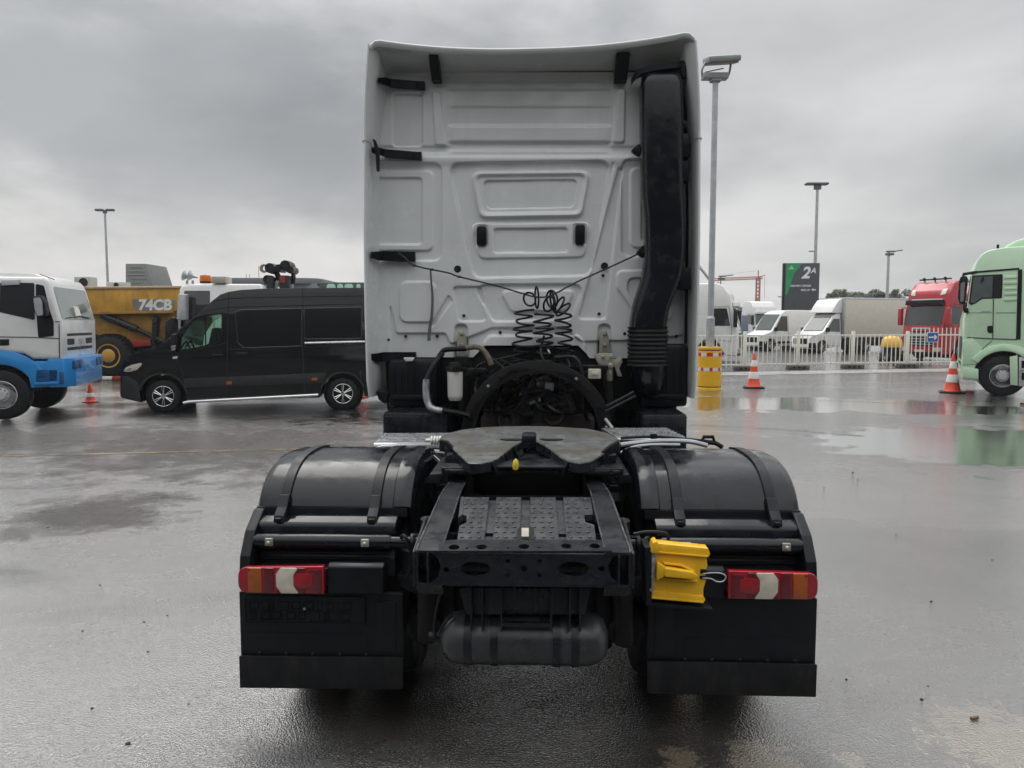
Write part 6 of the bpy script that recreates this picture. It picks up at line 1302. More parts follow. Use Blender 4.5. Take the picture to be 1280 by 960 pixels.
# far white tractor
p = at(955, 404, 70.0)
cab_lorry('white_lorry', 'distant white lorry cab with dark sun visor, above the white van bonnet', 'lorry', (p.x + 0.3, 70.0, 0), (0.25, -0.97), 3.85, M_LWHITE, sunvisor=M_LWHITE)
# white crane lorry behind the black van, heading left, with beacon, horns and folded crane
def crane_lorry():
    Y = 24.0; h = at(270, 354.5, Y).z; p = at(212, 440, Y)
    T, v, front, yf = cab_lorry('crane_lorry', 'white lorry with an orange beacon and folded hook crane behind the black van', 'lorry', (p.x, Y + 1.25, 0), (-1, -0.02), h, M_LWHITE, length=2.9, flat=True)
    F = v.F
    def top(px, py, dx=0.9): y, z = F.X(px, py, -dx); return (-dx, y, z)
    c = top(257, 354, 0.9); b = MB(); b.lathe([(0.17, 0), (0.17, 0.05), (0.15, 0.06)], c, (0, 0, 1), 16); bs = b.build('beacon_base', M_BLACK, T)
    b = MB(); b.lathe([(0.17, 0.05), (0.18, 0.09), (0.16, 0.24), (0.001, 0.27)], c, (0, 0, 1), 18); b.build('beacon', mat('orange_beacon', (0.75, 0.17, 0.01), rough=0.2, coat=0.5), T)
    for px in (234, 241):
        c = Vector(top(px, 352.5)); b = MB(); b.lathe([(0.03, 0), (0.05, 0.12), (0.17, 0.26)], c + Vector((0, -0.15, 0.14)), (0, 1, 0.25), 14); b.bb(tuple(c - Vector((0.03, 0.03, 0.1))), tuple(c + Vector((0.03, 0.03, 0.05)))); b.build('air_horn', M_STEEL, T)
    c = Vector(top(276, 350)); b = MB(); b.bb(tuple(c - Vector((0.3, 0.25, 0.12))), tuple(c + Vector((0.3, 0.2, 0.1))), b=0.03); b.build('roof_box', mat('beige_box', (0.40, 0.37, 0.32), rough=0.6), T)
    c = Vector(top(246, 359.5)); b = MB(); b.bb(tuple(c - Vector((0.05, 0.1, 0.05))), tuple(c + Vector((0.05, 0.1, 0.05))), b=0.01); b.build('roof_lamp', M_BLACK, T)
    q = [F.X(x, y, -1.25) for x, y in ((228, 368), (238, 368), (238, 400), (226, 400))]; b = MB(); b.prism(rpoly(q, 0.05), -1.6, -1.35, 'yz', b=0.04); b.build('wing_mirror', M_STEEL, T)
    # folded crane behind the cab
    K2 = lambda x, y, dx=0.4: Vector((-dx, *F.X(x, y, -dx)))
    b = MB(); a, c = K2(352, 345), K2(366, 382); b.bb((-0.75, min(a.y, c.y), 1.0), (-0.15, max(a.y, c.y), a.z), b=0.05); b.bb((-0.8, K2(337, 350).y, 1.0), (-0.2, K2(346, 350).y, K2(340, 347).z), b=0.06)
    for x, y, r_ in ((341, 336, 0.16), (360, 333, 0.17), (352, 336, 0.12), (366, 338, 0.12), (338, 350, 0.14)): q = K2(x, y); b.lathe([(r_, -0.35), (r_, 0.3)], q, (1, 0, 0), 12); b.ball(q, r_ * 1.1, (1.4, 1, 1), 2)
    b.tube([K2(337, 334), K2(345, 340), K2(350, 350)], 0.09, 8); b.tube([K2(350, 336), K2(366, 334), K2(367, 350)], 0.08, 8); b.tube([K2(347, 333), K2(347, 350)], 0.06, 8); b.tube([K2(357, 331), K2(367, 337), K2(367, 355)], 0.05, 8)
    cr = b.build('loading_crane', M_FRAME, T)
    b = MB(); b.prism(rect(K2(354, 348).y, K2(354, 354).z, K2(360, 348).y, K2(354, 345).z), -0.77, -0.755, 'yz'); b.build('warning_sticker', MATS['red_steel'], cr)
    b = MB(); q = K2(330.5, 335.5); s = 4.2 * Y / FPX; b.tube([q + Vector((0, -s * math.cos(R(t)), s * math.sin(R(t)))) for t in range(30, 331, 20)], [0.02 + 0.035 * math.sin(math.pi * k / 15) for k in range(16)], 8); b.tube([q + Vector((0, -s * 0.9, s * 0.5)), K2(338, 334)], 0.03, 6); b.build('crane_hook', mat('rusty_hook', (0.22, 0.17, 0.13), rough=0.6, dirt=0.4), cr)
crane_lorry()

# red lorry behind the fence
MR_ = paint('red_lorry_paint', (0.40, 0.006, 0.02), dirt=0.08, dcol=(0.2, 0.02, 0.03))
p = at(1135, 448, 38.6); hR = 3.95
T, v, front, yf = cab_lorry('red_lorry', 'bright red lorry cab with white roof emblem behind the white fence', 'lorry', (p.x + 0.55, 38.6, 0), (-0.93, -0.37), hR, MR_, length=2.4, sunvisor=M_BLACK, lower=MR_)
for s in (-1, 1):
    q = [( -0.95, hR * 0.80), (-1.25, hR * 0.86), (-1.15, hR * 0.93), (-0.85, hR * 0.88)]
    front(rpoly([(s * 0.72, hR * 0.815), (s * 1.0, hR * 0.83), (s * 1.0, hR * 0.90), (s * 0.78, hR * 0.89)], 0.03), 0.03, 0.0).build('roof_emblem', M_WHITE, T)
front(rect(-0.9, hR * 0.755, 0.9, hR * 0.775, 0.02), 0.03, 0.0).build('chrome_strip', M_CHROME, T)
b = MB(); b.tube([(0.9, -0.9, hR + 0.10), (-0.9, -0.9, hR + 0.10)], 0.04, 8); 
for x in (-0.6, 0, 0.6): b.cyl((x, -0.9, hR - 0.05), (x, -0.9, hR + 0.1), 0.03); b.ball((x, -0.84, hR + 0.12), 0.09, (1, 0.7, 1), 2)
b.build('roof_bar', M_BLACK, T)

# green tractor at the right edge
def truck_green():
    a = G(1252, 495.5); ang = math.atan2(0.47, -0.88); d = Vector((math.cos(ang), math.sin(ang), 0)); rt = Vector((d.y, -d.x, 0)); w = 1.24
    F = Frame(a + rt * (w - 0.05), heading(d.x, d.y)); MG = paint('mint_green_paint', (0.54, 0.745, 0.52), dirt=0.10, dcol=(0.2, 0.28, 0.18), rough=0.3)
    T = thing('green_tractor_truck', 'mint green high-roof tractor unit at the right edge with steel wheels', 'truck', F.loc, F.rz)
    v = Veh(T, F, w, lambda y, z: (1 - (0.10 * ((z - 2.85) / 1.2) ** 1.6 if z > 2.85 else 0)) * (1 - (0.06 * ((y - 0.75) / 0.6) ** 2 if y > 0.75 else 0)), zc=(2.85, 3.1, 3.35, 3.6, 3.8), yc=(0.75, 0.95, 1.15, 1.3))
    S = lambda P: v.pts(P, -1)
    zt = S([(1278, 306)])[0][1]
    fr = S([(1260, 308.5), (1246, 310.5), (1235, 313), (1227, 318), (1222, 325), (1216.5, 339), (1215, 342), (1208.5, 388), (1205, 400), (1203.5, 436), (1202, 452), (1202.5, 474), (1222, 476.5)])
    zw = 0.52; back = fr[0][0] - 2.2
    poly = [(back, 1.15), (back, zt - 0.1), (back + 0.1, zt + 0.02)] + fr + arcpts(0, zw, 0.64, -6, 175, 18) + [(-0.75, 0.9)]
    v.body(poly, b=0.06).build('cab', MG, T)
    b = MB(); q = S([(1256, 309), (1262, 304), (1272, 299), (1285, 295)]) ; q = q + [(q[-1][0] - 1.0, q[-1][1] + 0.02), (q[-1][0] - 1.0, zt)]; b.prism(q, -0.85, 0.85, 'yz', b=0.06); b.build('roof_spoiler', MG, T)
    win = rpoly(S([(1211, 379), (1215.5, 344.5), (1253.5, 342.5), (1252.5, 373), (1228, 373.5), (1219, 379.5), (1214, 381.5)]), [0.02, 0.04, 0.04, 0.04, 0.05, 0.05, 0.02]); v.both(win, 'door_window', M_BLACK, t=0.006)
    q = rpoly(S([(1213, 378), (1217, 346), (1241, 345), (1240, 372), (1227, 372), (1217.5, 379)]), 0.02); v.both(q, 'window_glass', mat('grey_window_glass', (0.10, 0.125, 0.12), rough=0.06, spec=0.9, coat=0.6, rvar=0.02, var=0.3, vscale=1.2), t=0.010)
    q = rpoly(S([(1242.5, 344), (1252, 343.5), (1251.5, 372), (1242, 372)]), 0.02); v.both(q, 'rear_window', M_GLASS, t=0.009)
    for P, wd in (([(1217, 340.3), (1240, 338.5), (1274, 335.8)], 0.05), ([(1209, 421.8), (1241, 423.5), (1271, 424.5)], 0.025), ([(1241.8, 374), (1241, 423)], 0.022), ([(1245, 391), (1270, 391)], 0.012), ([(1221, 470), (1222, 448), (1228, 436), (1240, 426)], 0.016), ([(1206, 391), (1222, 391), (1240, 391)], 0.008)): v.line(S(P), -1, wd).build('panel_seam', M_SEAM, T)
    for k in range(5):
        q = S([(1255, 345 + 7 * k), (1271, 344.2 + 7 * k), (1271, 347.6 + 7 * k), (1255, 348.4 + 7 * k)]); v.panel(rpoly(q, 0.01), -1, 0.02, 0.01, b=0.01).build('pressed_rib', MG, T)
    q = S([(1272.5, 337), (1278, 336.5), (1275.5, 424.5), (1270, 424)]); v.panel(q, -1, 0.012, 0.02).build('black_filler', M_BLACK, T)
    q = S([(1234.3, 407.5), (1240.5, 407), (1240.5, 416), (1237, 416.5), (1234, 414)]); v.panel(rpoly(q, 0.03), -1, 0.012, 0.0).build('door_handle', M_BLACK, T)
    q = S([(1227, 388.6), (1238, 388.6), (1238, 389.8), (1227, 389.8)]); v.panel(q, -1, 0.008, 0.0).build('small_badge', M_STEEL, T)
    # arch band, step, side skirt
    q = arcpts(0, zw, 0.80, 30, 168, 20) + arcpts(0, zw, 0.63, 168, 30, 20); v.panel(q, -1, 0.05, 0.03, b=0.02).build('wheel_arch', MG, T)
    q = S([(1203, 459), (1223, 461), (1223, 474), (1203, 472)]); v.panel(rpoly(q, 0.03), -1, 0.02, 0.01, b=0.008).build('entry_step', MG, T)
    q = S([(1224, 458), (1231, 458), (1231, 474), (1225, 475)]); v.panel(rpoly(q, 0.02), -1, 0.012, 0.0).build('step_recess', M_BLACK, T)
    q = S([(1203, 426), (1215, 422), (1228, 436), (1221, 455), (1203, 456)]); v.panel(rpoly(q, 0.03), -1, 0.02, 0.01, b=0.01).build('bumper_corner', MG, T)
    q = S([(1262, 446), (1272, 444), (1272, 482), (1263, 481)]); v.panel(rpoly(q, 0.02), -1, 0.03, 0.02, b=0.01).build('side_skirt', MG, T)
    q = S([(1273.5, 446), (1300, 446), (1300, 484), (1273, 483)]); b = MB(); b.prism(q, -1.22, -0.6, 'yz', b=0.03); tk = b.build('fuel_tank', M_ALU, T)
    for y in (451, 466): q = S([(1277, y), (1290, y), (1290, y + 9), (1277, y + 9)]); b = MB(); b.prism(q, -1.235, -1.2, 'yz'); b.build('tank_step', M_BLACK, tk)
    # mirrors reach forward of the door
    q = S([(1198.5, 352), (1200.5, 346), (1208, 345), (1210, 349), (1206.5, 381), (1199, 380), (1197, 372)]); b = MB(); b.prism(rpoly(q, 0.05), -1.36, -1.22, 'yz', b=0.04); mr = b.build('wing_mirror', M_BLACK, T)
    q = S([(1200.5, 354), (1206.5, 352), (1204, 378), (1200, 377)]); b = MB(); b.prism(rpoly(q, 0.03), -1.372, -1.35, 'yz'); b.build('mirror_glass', M_CHROME, mr)
    q = S([(1203, 384), (1210, 385), (1211, 391), (1205, 391)]); b = MB(); b.prism(rpoly(q, 0.02), -1.30, -1.1, 'yz', b=0.02); b.build('lower_mirror', M_BLACK, mr)
    b = MB(); y0, z0 = S([(1216, 340)])[0]; b.tube([(-1.2, y0 - 0.1, z0), (-1.3, y0 + 0.2, z0 - 0.05), (-1.3, y0 + 0.22, z0 - 0.2)], 0.04, 8); b.build('mirror_arm', M_BLACK, mr)
    b = MB(); b.tube([v.bend(Vector((-v.w - 0.03, *S([(1228, 346)])[0]))), v.bend(Vector((-v.w - 0.03, *S([(1229, 349)])[0]))), v.bend(Vector((-v.w - 0.03, *S([(1226, 352)])[0])))], 0.02, 8); b.build('sun_shade', M_BLACK, T)
    q = fr; b = MB(); y0 = q[7][0]; b.prism([(q[6][0] + 0.02, q[6][1] - 0.05), (q[7][0] + 0.02, q[7][1] + 0.02), (q[7][0] - 0.02, q[7][1] + 0.02), (q[6][0] - 0.02, q[6][1] - 0.05)], -1.02, 1.02, 'yz'); b.build('windscreen', M_GLASS, T)
    b = MB(); b.bb((-0.8, q[9][0] - 0.05, 0.75), (0.8, q[9][0] + 0.012, 1.5), b=0.01); b.build('grille', M_BLACK, T)
    for sx in (-1, 1):
        wheel(T, (sx * 1.04, 0, zw), zw, 0.30, sx, 'truck'); wheel(T, (sx * 1.0, -3.6, zw), zw, 0.5, sx, 'truck')
    b = MB(); b.bb((-0.42, -4.6, 0.7), (0.42, 0.6, 0.98), b=0.03); b.bb((-0.9, -0.3, 0.6), (0.9, 0.9, 1.2), b=0.05); b.cyl((-1, 0, zw), (1, 0, zw), 0.5, n=24); b.build('chassis', M_FRAME, T)
    b = MB(); c = S([(1248.5, 309.5)])[0]; b.lathe([(0.03, 0), (0.03, 0.1)], (-0.95, c[0], c[1]), (0, 0, 1), 8); b.build('roof_aerial', M_BLACK, T)
truck_green()

# white van and box lorry beyond the fence
def white_van(name, label, loc, d, h, box=None):
    F = Frame(loc, heading(*d)); T = thing(name, label, 'van' if not box else 'box van', F.loc, F.rz); w = 1.0
    fx = lambda y, z: (1 - (0.14 * ((z - 1.1) / 1.5) ** 1.5 if z > 1.1 else 0)) * (1 - 0.22 * max(0, (y + 0.7) / 0.7) ** 2)
    v = Veh(T, F, w, fx, zc=(1.1, 1.4, 1.7, 2.0, 2.3), yc=(-0.7, -0.5, -0.3, -0.15))
    L = 6.0 if not box else 2.35
    prof = [(-L, 0.42), (-L, h - 0.1), (-L + 0.15, h), (-2.5, h), (-2.05, h - 0.07), (-1.75, h - 0.25)] + [(-0.95, 1.33), (-0.75, 1.25), (-0.15, 1.05), (-0.02, 0.9), (0.0, 0.35), (-0.1, 0.25), (-0.42, 0.25)] + [(-0.88 + 0.44 * math.cos(R(t)), 0.36 + 0.44 * math.sin(R(t))) for t in range(-5, 186, 15)] + [(-1.4, 0.3)]
    if not box: prof += [(-3.9, 0.3)] + [(-4.55 + 0.44 * math.cos(R(t)), 0.36 + 0.44 * math.sin(R(t))) for t in range(-5, 186, 15)] + [(-5.1, 0.35)]
    v.body(prof, b=0.05).build('body', M_LWHITE, T)
    zt = h - 0.32
    b = MB(); b.prism([(-1.72, h - 0.30), (-0.98, 1.38), (-0.95, 1.40), (-1.69, h - 0.28)], -0.80, 0.80, 'yz'); b.build('windscreen', mat('pale_windscreen', (0.07, 0.09, 0.085), rough=0.10, spec=0.4, rvar=0.02), T)
    for s in (-1, 1):
        v.panel(rpoly([(-1.12, 1.36), (-1.75, h - 0.42), (-2.25, h - 0.42), (-2.25, 1.30)], 0.06), s, 0.008).build('door_window', M_GLASS, T)
        v.panel(rpoly([(-0.10, 0.85), (-0.02, 0.84), (-0.30, 1.06), (-0.42, 1.06)], 0.02), s, 0.012).build('headlight', M_CLEARLENS, T)
        v.line([(-1.0, 1.25), (-0.98, 0.5), (-2.32, 0.4), (-2.32, h - 0.3)], s, 0.02).build('door_seam', M_SEAM, T)
        v.panel([(-0.45, 0.25), (0.0, 0.3), (0.0, 0.62), (-0.35, 0.62)], s, 0.02).build('bumper', M_BLACK, T)
        if not box: v.panel([(-1.4, 0.48), (-4.0, 0.48), (-4.0, 0.62), (-1.4, 0.62)], s, 0.02).build('side_moulding', M_BLACK, T)
        b = MB(); b.prism(rpoly([(-1.25, 1.3), (-1.1, 1.3), (-1.1, 1.58), (-1.25, 1.58)], 0.03), s * 1.0, s * 1.2, 'yz', b=0.03); b.build('wing_mirror', M_BLACK, T)
        wheel(T, (s * 0.86, -0.88, 0.36), 0.36, 0.22, s, 'alloy'); wheel(T, (s * 0.86, -4.55, 0.36), 0.36, 0.22, s, 'alloy')
    b = MB(); b.bb((-0.6, -0.06, 0.55), (0.6, 0.012, 0.9), b=0.02); b.build('grille', M_BLACK, T); b = MB(); b.cyl((-0.8, -0.88, 0.36), (0.8, -0.88, 0.36), 0.42, n=20); b.cyl((-0.8, -4.55, 0.36), (0.8, -4.55, 0.36), 0.42, n=20); b.build('wheel_well', M_BLACK, T)
    if box:
        L1, zt, m = box
        b = MB(); b.bb((-1.12, -L1, 0.95), (1.12, -2.45, zt), b=0.02); bo = b.build('box_body', m, T)
        b = MB(); b.bb((-1.13, -L1 - 0.01, zt - 0.10), (1.13, -2.44, zt + 0.012), b=0.01); b.build('roof_trim', M_ALU, bo); b = MB(); b.bb((-1.13, -2.52, 0.93), (1.13, -2.43, zt - 0.1), b=0.01); b.build('front_trim', M_STEEL, bo)
        b = MB(); b.prism(rpoly([(-2.44, h - 0.05), (-1.55, h - 0.06), (-1.8, h + 0.35), (-2.15, zt - 0.12), (-2.44, zt - 0.05)], [0.02, 0.05, 0.2, 0.1, 0.02]), -0.95, 0.95, 'yz', b=0.08); b.build('roof_deflector', M_LWHITE, T)
        b = MB(); b.bb((-0.9, -L1, 0.55), (0.9, -2.3, 0.93), b=0.02); b.bb((-1.1, -L1 + 0.6, 0.4), (1.1, -5.3, 0.85), b=0.02); b.bb((-1.1, -4.0, 0.4), (1.1, -2.6, 0.85), b=0.02); b.build('chassis', M_FRAME, T)
    return T
p = at(936, 430, 53.5); white_van('white_van', 'white high-roof panel van parked beyond the fence, left of the box van', (p.x, 53.0, 0), (-0.93, -0.36), 2.75)
M_BOX = mat('cream_box_panel', (0.62, 0.58, 0.49), rough=0.5, var=0.05, dirt=0.12)
p = at(997, 430, 49); white_van('white_box_van', 'white box van with a cream body and roof deflector beyond the fence', (p.x, 48.6, 0), (-0.93, -0.36), 2.55, (9.5, 3.45, M_BOX))

# ================================================================ lamp posts
def lamp_post(name, label, px, Y, ytop, r, head='flat', group='lamp posts around the yard', loc=None):
    p = at(px, ytop, Y); z = p.z
    T = thing(name, label, 'lamp post', (p.x, Y, 0), 0, group)
    b = MB(); b.cyl((0, 0, 0.0), (0, 0, z * 0.34), r * 1.35, n=16); b.cyl((0, 0, z * 0.34), (0, 0, z * 0.345), r * 1.35, r, n=16); b.cyl((0, 0, z * 0.345), (0, 0, z), r, r * 0.75, n=16); b.build('pole', M_STEEL, T)
    b = MB()
    if head == 'T':
        for s in (-1, 1): b.bb((s * 0.1, -0.15, z - 0.05), (s * 0.62, 0.15, z + 0.10), b=0.04)
        b.bb((-0.12, -0.08, z - 0.2), (0.12, 0.08, z + 0.03), b=0.03)
    elif head == 'arm':
        b.bb((-0.25, -0.2, z - 0.1), (0.7, 0.2, z + 0.05), b=0.04); b.tube([(0.6, 0, z), (1.5, 0, z + 0.12)], 0.06, 8); b.bb((-0.3, -0.25, z - 0.45), (0.5, 0.25, z - 0.2), b=0.05)
    else:
        b.bb((-0.9, -0.3, z - 0.02), (0.75, 0.3, z + 0.14), b=0.05); b.bb((-0.25, -0.15, z - 0.35), (0.25, 0.15, z), b=0.05)
    b.build('lamp_head', mat('dark_lamp_casing', (0.10, 0.105, 0.11), rough=0.5), T)
    return T, z
lamp_post('lamp_post', 'slim grey lamp post with a two-armed head above the yellow dump truck', 131, 52, 263, 0.085, 'T')
T, z = lamp_post('lamp_post', 'tall lamp post with flat head rising behind the dark 2A sign', 1022, 58, 231, 0.13)
b = MB(); b.bb((-0.5, -0.06, at(1018, 314, 58).z - 0.06), (0, 0.06, at(1018, 314, 58).z + 0.06), b=0.02); b.build('camera_bracket', M_STEEL, T)
lamp_post('lamp_post', 'short distant lamp post with side arm above the tree line and cream box body', 1111, 85, 314, 0.17, 'arm')
lamp_post('lamp_post', 'small distant lamp post beside the crane jib, right of the floodlight pole', 901, 95, 345, 0.11, 'arm')
def flood():
    Y = 21.4; p = at(886.5, 487, Y); s = Y / FPX
    T = thing('floodlight_pole', 'tall galvanised pole with a floodlight frame, standing in the yellow barrel', 'lamp post', (p.x, Y, 0), 0, 'lamp posts around the yard')
    zz_ = lambda py: at(886, py, Y).z; x_ = lambda px: at(px, 90, Y).x - p.x
    dx = at(890, 100, Y).x - p.x
    b = MB(); b.cyl((0, 0, 0), (0, 0, zz_(398)), 0.115, n=20); b.cyl((0, 0, zz_(398)), (0, 0, zz_(395)), 0.115, 0.085, n=20); b.cyl((0, 0, zz_(395)), (0, 0, zz_(100)), 0.085, 0.075, n=20); b.build('pole', M_STEEL, T)
    M_L = mat('lamp_grey', (0.30, 0.32, 0.32), rough=0.5, metal=0.3)
    zb, zt = zz_(97), zz_(72); w = 0.36
    b = MB(); b.bb((-w, -0.15, zb - 0.05), (w * 0.9, 0.15, zb + 0.10), b=0.02); b.bb((-0.14, -0.12, zb - 0.12), (0.14, 0.12, zb - 0.04), b=0.02)
    b.tube([(-w, 0, zb + 0.02), (-w - 0.02, -0.05, zb + 0.2), (-w * 0.75, -0.02, zt - 0.12), (-w * 0.6, 0.0, zt - 0.02)], 0.03, 8, sm=4); b.tube([(w * 0.9, 0, zb + 0.02), (w, -0.05, zb + 0.12), (w * 1.05, -0.1, zt - 0.2)], 0.03, 8, sm=4); b.tube([(-w * 0.8, 0, zb + 0.14), (w * 0.6, 0, zt - 0.28)], 0.015, 6); b.build('lamp_yoke', M_L, T)
    b = MB(); rot = Matrix.Rotation(R(14), 3, 'X') @ Matrix.Rotation(R(-3), 3, 'Y'); b.box((0.13, -0.1, zt - 0.08), (0.86, 0.75, 0.16), 0.04, rot=rot); h = b.build('floodlight', M_L, T)
    for k in range(6): b = MB(); b.box(Vector((0.13, -0.1, zt - 0.08)) + rot @ Vector((0, -0.31 + 0.125 * k, -0.10)), (0.74, 0.045, 0.05), 0.008, rot=rot); b.build('lamp_louvre', mat('brownish_lens', (0.28, 0.25, 0.20), rough=0.3), h)
flood()
def barrel():
    Y = 21.4; p = at(886.5, 487, Y); r = 14.6 * Y / FPX; z = lambda py: at(886.5, py, Y).z
    h = z(433.5)
    T = thing('yellow_barrel', 'yellow plastic impact barrel with red and white reflective bands round the pole foot', 'barrel', (p.x, Y, 0), 0)
    MYB = mat('yellow_barrel_plastic', (0.80, 0.44, 0.012), rough=0.35, var=0.06, dirt=0.12, dcol=(0.4, 0.25, 0.05))
    b = MB(); b.lathe([(0.12, h - 0.005), (0.12, h), (r * 0.98, h), (r, h - 0.02), (r, h - 0.07), (r * 0.97, h - 0.085), (r * 0.97, h - 0.10), (r, h - 0.11), (r, 0.11), (r * 0.97, 0.10), (r * 0.97, 0.085), (r, 0.07), (r, 0.0), (0.12, 0.0)], (0, 0, 0), (0, 0, 1), 40, caps=False); b.build('barrel_shell', MYB, T)
    for zz0 in (h - 0.093, 0.093): b = MB(); b.lathe([(r * 0.985, zz0 - 0.012), (r * 0.985, zz0 + 0.012)], (0, 0, 0), (0, 0, 1), 40, caps=False); b.build('barrel_groove', M_BLACK, T)
    zc = [(z(440.5), z(445)), (z(459), z(463.2))]
    MRR = mat('red_reflective', (0.55, 0.02, 0.012), rough=0.35); MWW = mat('white_reflective', (0.7, 0.7, 0.68), rough=0.35)
    for k, (z1, z0) in enumerate(zc):
        for j in range(24):
            a0, a1 = 2 * math.pi * j / 24, 2 * math.pi * (j + 1) / 24
            rr = r * 1.004
            red = ((j + k * 3) // 2) % 2 == 0 if k == 0 else (j * 5 + 2) % 3 == 0
            b = MB(); n = 3; b.loft([[(rr * math.cos(a0 + (a1 - a0) * t / n), rr * math.sin(a0 + (a1 - a0) * t / n), zq) for t in range(n + 1)] for zq in (z0, z1)], closed=False); b.build('reflective_patch', MRR if red else MWW, T)
barrel()

# ================================================================ traffic cones
M_CO = mat('orange_red_cone', (0.72, 0.065, 0.022), rough=0.42, var=0.08, dirt=0.2, dcol=(0.3, 0.06, 0.03)); M_CW = mat('cone_sleeve', (0.70, 0.67, 0.66), rough=0.4, var=0.05, dirt=0.2)
def cone(label, px, py, h, rb=None, yoff=0.0, bands=2, mc=None):
    p = G(px, py); T = thing('traffic_cone', label, 'traffic cone', (p.x, p.y + yoff, 0), random.uniform(-0.6, 0.6), 'traffic cones in the yard')
    rb = rb or h * 0.19; rt = h * 0.028
    b = MB(); q = h * 0.29; b.prism(rect(-q, -q, q, q, q * 0.35), 0.0, h * 0.035, 'xy', b=h * 0.008); b.prism(rect(-q * .8, -q * .8, q * .8, q * .8, q * 0.35), h * 0.03, h * 0.05, 'xy', b=h * 0.006); b.build('cone_base', M_RUBBER, T)
    R_ = lambda t: rb + (rt - rb) * t
    b = MB(); b.lathe([(rb * 1.12, h * 0.045), (rb, h * 0.07)] + [(R_(t), h * t) for t in (0.25, 0.5, 0.75, 0.97)] + [(rt * 0.9, h * 0.985), (rt * 0.6, h), (0.001, h)], (0, 0, 0), (0, 0, 1), 28); b.build('cone_body', mc or M_CO, T)
    for t0, t1 in ((0.27, 0.47), (0.62, 0.80))[:bands]:
        b = MB(); b.lathe([(R_(t0) + 0.002, h * t0), (R_(t0) + 0.005, h * t0 + 0.004), (R_(t1) + 0.005, h * t1 - 0.004), (R_(t1) + 0.002, h * t1)], (0, 0, 0), (0, 0, 1), 28, caps=False); b.build('reflective_sleeve', M_CW, T)
cone('tall two-banded orange cone standing in front of the white fence near the yellow barrel', 942, 485, 1.0)
cone('tall orange cone with white bands beside the green tractor front corner', 1190, 491, 1.05)
cone('orange cone cut off by the right frame edge, below the green tractor tank', 1287, 505, 0.5, 0.12, bands=1, mc=mat('orange_cone', (0.75, 0.13, 0.02), rough=0.45, dirt=0.2))
cone('small single-banded orange cone in front of the blue bumper', 113, 503, 0.48, 0.12, bands=1)
cone('small orange cone half hidden behind the tractor cab and the van tail', 453, 497, 0.46, 0.14, bands=1)

# ================================================================ white bar fence on concrete feet
M_FW = mat('white_fence_paint', (0.74, 0.72, 0.64), rough=0.45, var=0.06, dirt=0.2); M_CON = mat('wet_concrete', (0.10, 0.095, 0.085), rough=0.6, var=0.3, vscale=4, bump=0.1)
FY = lambda px: 29.8 + (px - 873) / 337 * 3.0
def fpt(px): y = FY(px); return Vector((at(px, 440, y).x, y, 0))
posts = [846, 931, 997.5, 1066, 1134, 1207]
plab = {931: 'white fence post nearest the tall cone on a dark concrete foot', 997.5: 'white fence post in front of the box van cab', 1066: 'white fence post below the cream box body', 1134: 'white fence post in front of the red lorry grille'}
zr0, zr1 = 0.22, 1.42
bar_me = None
for i, px in enumerate(posts):
    p = fpt(px)
    T = thing('fence_post', plab.get(px, 'white fence post hidden behind the tractor cab' if px < 900 else 'white fence post behind the green tractor front'), 'fence post', p, 0, 'posts of the white fence')
    b = MB(); b.bb((-0.06, -0.06, 0.12), (0.06, 0.06, 1.52), b=0.012); b.build('post', M_FW, T)
    b = MB(); b.bb((-0.42, -0.2, 0.0), (0.42, 0.2, 0.17), b=0.02); ft = b.build('concrete_foot', M_CON, T)
    for x in (-0.2, 0.0, 0.2): b = MB(); b.bb((x - 0.05, -0.215, 0.05), (x + 0.05, -0.195, 0.12), b=0.004); b.build('foot_slot', M_BLACK, ft)
names = ['white barred fence panel beside the yellow barrel', 'white barred fence panel behind the tall cone in front of the white van', 'white barred fence panel in front of the box van wheels', 'white barred fence panel below the cream box body', 'white barred fence panel with raised bars and the blue arrow sign', 'white barred fence panel hidden behind the green tractor']
for i in range(len(posts) - 1):
    a, c = fpt(posts[i]), fpt(posts[i + 1]); d = c - a; L = d.length; mid = (a + c) / 2
    T = thing('bar_fence', names[i], 'fence', mid, math.atan2(d.y, d.x), 'panels of the white fence')
    for nm, z in (('lower_rail', zr0), ('upper_rail', zr1 - 0.06)): b = MB(); b.bb((-L / 2 + 0.07, -0.025, z - 0.03), (L / 2 - 0.07, 0.025, z + 0.03), b=0.006); b.build(nm, M_FW, T)
    raised = i >= 4; n = int(L / 0.215)
    me = None
    for k in range(n):
        x = -L / 2 + 0.07 + (L - 0.14) * (k + 0.5) / n
        if me is None:
            b = MB(); b.cyl((0, -0.03, 0.10), (0, -0.03, 1.66 if raised else 1.40), 0.021, n=8); o = b.build('bar', M_FW, T); me = o.data
        else: o = link('bar', me, T)
        o.location = (x, 0, 0)
